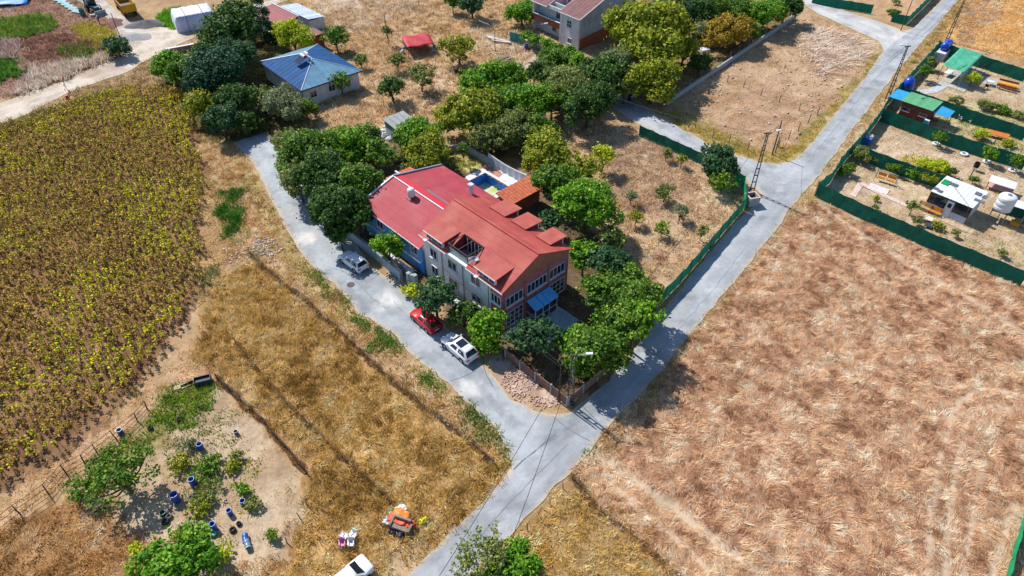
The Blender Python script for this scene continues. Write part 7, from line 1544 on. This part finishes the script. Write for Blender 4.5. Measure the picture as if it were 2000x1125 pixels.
sheet("white_sheet", "white plastic sheet behind the orange tarp", "sheet", 784, 1000, .9, .8, (240, 244, 240), .6, .5, 4, .2); sheet("white_bag", "white plastic bag at the grass end of the junk pile", "bag", 757, 1020, .7, .6, (226, 226, 232), 1.0, .3, 5, .25); sheet("teal_rag", "small teal rag behind the junk pile", "rag", 763, 1002, .4, .4, (60, 190, 160), .2, .25, 6, .15); sheet("yellow_bag", "yellow bag beside the junk pile", "bag", 827, 1020, .7, .5, (236, 226, 30), .5, .3, 7, .25); sheet("black_bag", "dark bin bag sagging under the junk pile", "bag", 775, 1043, 1.3, .5, (44, 46, 60), -.45, .3, 8, .3); sheet("pink_scrap", "salmon coloured cushion in the junk pile", "cushion", 768, 1010, .6, .4, (240, 150, 120), -.2, .5, 9, .1)
# rubble on the verges: broken stone
def rubble(label, pl, n, c1, c2, seed, s=(.03, .1)):
    x, y = scatter(pl, 30, seed); r = np.random.default_rng(seed); n = min(n, len(x)); V, F = [], []
    for i in range(n):
        a = r.normal(size=(8, 3)) * .22 + np.array([(sx_, sy_, sz) for sx_ in (-1, 1) for sy_ in (-1, 1) for sz in (-.6, .6)]); k = r.uniform(*s); b = len(V)
        V += list(a * k + [x[i], y[i], k * .3]); F += [(b, b + 1, b + 3, b + 2), (b + 4, b + 6, b + 7, b + 5), (b, b + 4, b + 5, b + 1), (b + 2, b + 3, b + 7, b + 6), (b, b + 2, b + 6, b + 4), (b + 1, b + 5, b + 7, b + 3)]
    V = np.array(V); cc_ = np.repeat(np.array([np.array(C(*c1)) * t + np.array(C(*c2)) * (1 - t) for t in r.random(n)]), 8, 0)
    tag(np_obj("rubble", V, np.array(F), M_SOIL, cc_), label, "rubble", kind="stuff")
rubble("pink and white brick rubble at the foot of the brown panel wall", [(960, 722), (1000, 712), (1100, 800), (1060, 805), (1005, 778)], 1500, (236, 216, 204), (206, 150, 130), 60, (.02, .07))
rubble("pale rubble strip before the garden wall", [(738, 532), (775, 535), (815, 575), (795, 578), (760, 552)], 600, (236, 222, 204), (200, 176, 150), 61)
rubble("white rubble on the verge below the lane bend", [(495, 462), (515, 458), (545, 505), (535, 512), (505, 485)], 200, (240, 240, 240), (196, 186, 176), 62)
rubble("white stones on the verge by the field tip", [(440, 480), (470, 470), (500, 500), (470, 520)], 80, (236, 232, 228), (200, 190, 180), 63)
rubble("building rubble behind the grey shed", [(740, 250), (775, 245), (790, 270), (745, 275)], 160, (230, 226, 226), (120, 116, 120), 64, (.1, .4))
rubble("scattered stones on the wire fenced lot", [(1300, 205), (1555, 34), (1712, 84), (1640, 200), (1545, 305), (1330, 240)], 160, (226, 206, 190), (190, 160, 140), 65, (.05, .18))
# timber piles near the concrete house
for k in range(7): tag(MB().cbox((0, 0, .1), (5.2 - .3 * k, .35, .14), R(-32 + 3 * k)).build("timber_beam", mat("bleached_timber", C(236, 226, 214), C(206, 192, 180), 3, .8, rnd=.15), loc=P(970 + 2 * k, 76 + 1.2 * k, .14 * (k % 3))), "bleached timber beam in the pile by the teal gate", "beam", "timber beams by the teal gate")
for k in range(6): tag(MB().cbox((0, 0, .1), (3.6 - .2 * k, .3, .14), R(35 + 5 * k)).build("timber_beam", M_OLDWOOD, loc=P(975 + 3 * k, 114 + 1.0 * k, .14 * (k % 3))), "grey timber beam in the pile beside the wood", "beam", "timber beams beside the wood")
barrel("blue barrel standing by the vine hedge wall", 1028, 97, .95, .38); barrel("bright blue barrel among the trees behind the long wall", 1352, 116, 1.6, .45, (30, 90, 210)); barrel("blue barrel at the end of the side lane", 1230, 196, .9, .4, (20, 50, 130))
tag(MB().box(-.9, .9, -.7, .7, 0, .5).build("plaster_block", M_WHITEW, loc=P(1375, 100), rz=.4), "white block among trees behind the long wall", "block")
# striped road barrier on the dirt road
rbm = thing("road_barrier", "red and white striped barrier pole on the dirt road", "barrier", P(132, 193), R(118))
for k in range(7): MB().tube((-.1 + k * .62, 0, .5 + k * .16), (.52 + k * .62, 0, .66 + k * .16), .08, n=7).build("stripe", mat("barrier_red", C(220, 40, 44), rough=.5) if k % 2 == 0 else M_WHITE, rbm)
MB().box(-.2, .2, -.2, .2, 0, .6).build("stand", mat("barrier_red", C(220, 40, 44)), rbm); MB().box(3.6, 4.6, -.05, .05, 1.2, 1.9).build("sign_panel", mat("barrier_red", C(220, 40, 44)), rbm); MB().tube((4.1, 0, 0), (4.1, 0, 1.2), .05).build("sign_post", M_STEEL, rbm)
# blue cover and stacked sheets at the top corner
sheet("blue_cover", "bright blue cover sheet at the far corner", "cover", 12, 8, 9, 4, (40, 140, 220), .3, .5, 12, .2)
for k in range(6): tag(MB().cbox((0, 0, .2), (3.2, .8, .12), R(-20), .1).build("teal_plank", mat("teal_plank", C(150, 190, 196), C(90, 140, 150), 2, .6, rnd=.15), loc=P(118 + 7 * k, 3 + 4.4 * k)), "teal plank in the row by the tractor", "plank", "teal planks in a row")
barrel("dark green drum beside the row of teal planks", 163, 31, 1.5, .5, (60, 110, 110)); o = barrel("white pipe section lying near the tractor", 177, 33, 1.3, .25, (236, 236, 236), (90, 120), "pipe_section", "pipe"); wl = tag(MB().box(-4, 4, -.15, .15, 0, 1.0).build("yard_wall", mat("yard_wall_pink", C(190, 140, 150), C(160, 116, 124), 1, .8), loc=P(372, 98), rz=R(28)), "pink grey yard wall beside the dirt road", "wall"); tag(MB().box(-4.1, 4.1, -.25, .25, 1.0, 1.1).build("coping", M_WHITE, wl))

# ================================================================ LIVING THINGS
def skin(name, joints, edges, radii, material, parent=None):
    me = bpy.data.meshes.new(name); me.from_pydata(joints, edges, []); o = bpy.data.objects.new(name, me); COL.objects.link(o)
    s = o.modifiers.new("skin", 'SKIN'); 
    for i, r_ in enumerate(radii): me.skin_vertices[0].data[i].radius = (r_, r_) if not isinstance(r_, tuple) else r_
    me.skin_vertices[0].data[0].use_root = True; o.modifiers.new("sub", 'SUBSURF').levels = 2
    bpy.context.view_layer.update(); dg = bpy.context.evaluated_depsgraph_get(); nm = bpy.data.meshes.new_from_object(o.evaluated_get(dg)); nm.name = name
    bpy.data.objects.remove(o); bpy.data.meshes.remove(me); nm.materials.clear(); nm.materials.append(material)
    for p in nm.polygons: p.use_smooth = True
    q = bpy.data.objects.new(name, nm); COL.objects.link(q); q.parent = parent; return q
cw = thing("cow", "dark brown cow grazing under the meadow fruit tree", "cow", P(897, 148), R(-15)); M_COW = mat("cow_hide", C(64, 40, 32), C(40, 26, 22), 2, .7)
J = [(0, 0, 1.0), (.45, 0, 1.05), (.72, 0, 1.0), (1.0, 0, .72), (1.12, 0, .42), (1.3, 0, .22), (-.45, 0, 1.02), (-.78, 0, 1.08), (-.9, 0, .9), (-.98, 0, .45)]
E = [(0, 1), (1, 2), (2, 3), (3, 4), (4, 5), (0, 6), (6, 7), (7, 8), (8, 9)]; rd_ = [.34, .33, .26, .16, .14, .09, .34, .26, .05, .03]
for s in (-1, 1):
    b = len(J); J += [(.5, s * .17, .75), (.5, s * .18, .42), (.5, s * .18, .04), (-.6, s * .17, .78), (-.52, s * .18, .55), (-.72, s * .18, .38), (-.68, s * .18, .04)]
    E += [(1, b), (b, b + 1), (b + 1, b + 2), (6, b + 3), (b + 3, b + 4), (b + 4, b + 5), (b + 5, b + 6)]; rd_ += [.15, .08, .06, .18, .12, .075, .06]
skin("body", J, E, rd_, M_COW, cw)
for s in (-1, 1): MB().path([(1.05, s * .1, .62), (1.0, s * .26, .72), (1.1, s * .3, .84)], .03).build("horn", M_WHITEW, cw); MB().cbox((1.02, s * .24, .58), (.06, .2, .12)).build("ear", M_COW, cw)
pn = thing("person", "person in dark clothes and white cap standing near the tractor", "person", P(196, 48), R(200))
J = [(0, 0, .95), (0, 0, 1.15), (0, 0, 1.38), (0, 0, 1.52), (0, 0, 1.64), (0, .1, .88), (.02, .11, .5), (0, .11, .08), (.12, .12, .03), (0, -.1, .88), (.04, -.11, .5), (0, -.11, .08), (.12, -.12, .03), (0, .19, 1.4), (.02, .26, 1.12), (.1, .25, .88), (0, -.19, 1.4), (.02, -.26, 1.12), (.1, -.25, .88)]
E = [(0, 1), (1, 2), (2, 3), (3, 4), (0, 5), (5, 6), (6, 7), (7, 8), (0, 9), (9, 10), (10, 11), (11, 12), (2, 13), (13, 14), (14, 15), (2, 16), (16, 17), (17, 18)]
skin("body", J, E, [.14, .15, .16, .06, .11, .11, .08, .055, .05, .11, .08, .055, .05, .075, .05, .04, .075, .05, .04], mat("dark_clothes", C(50, 54, 70), C(36, 40, 54), 3, .8), pn)
MB().lathe([(.13, 0), (.125, .06), (.08, .11), (0, .13)], 12).box(.08, .22, -.07, .07, -.01, .01).build("cap", M_WHITE, pn, loc=(0, 0, 1.69))
MB().lathe([(0, -.1), (.07, -.08), (.1, 0), (.1, .08), (0, .12)], 10).build("face", mat("skin_tone", C(206, 150, 120), rough=.6), pn, loc=(.025, 0, 1.64), smooth=True)
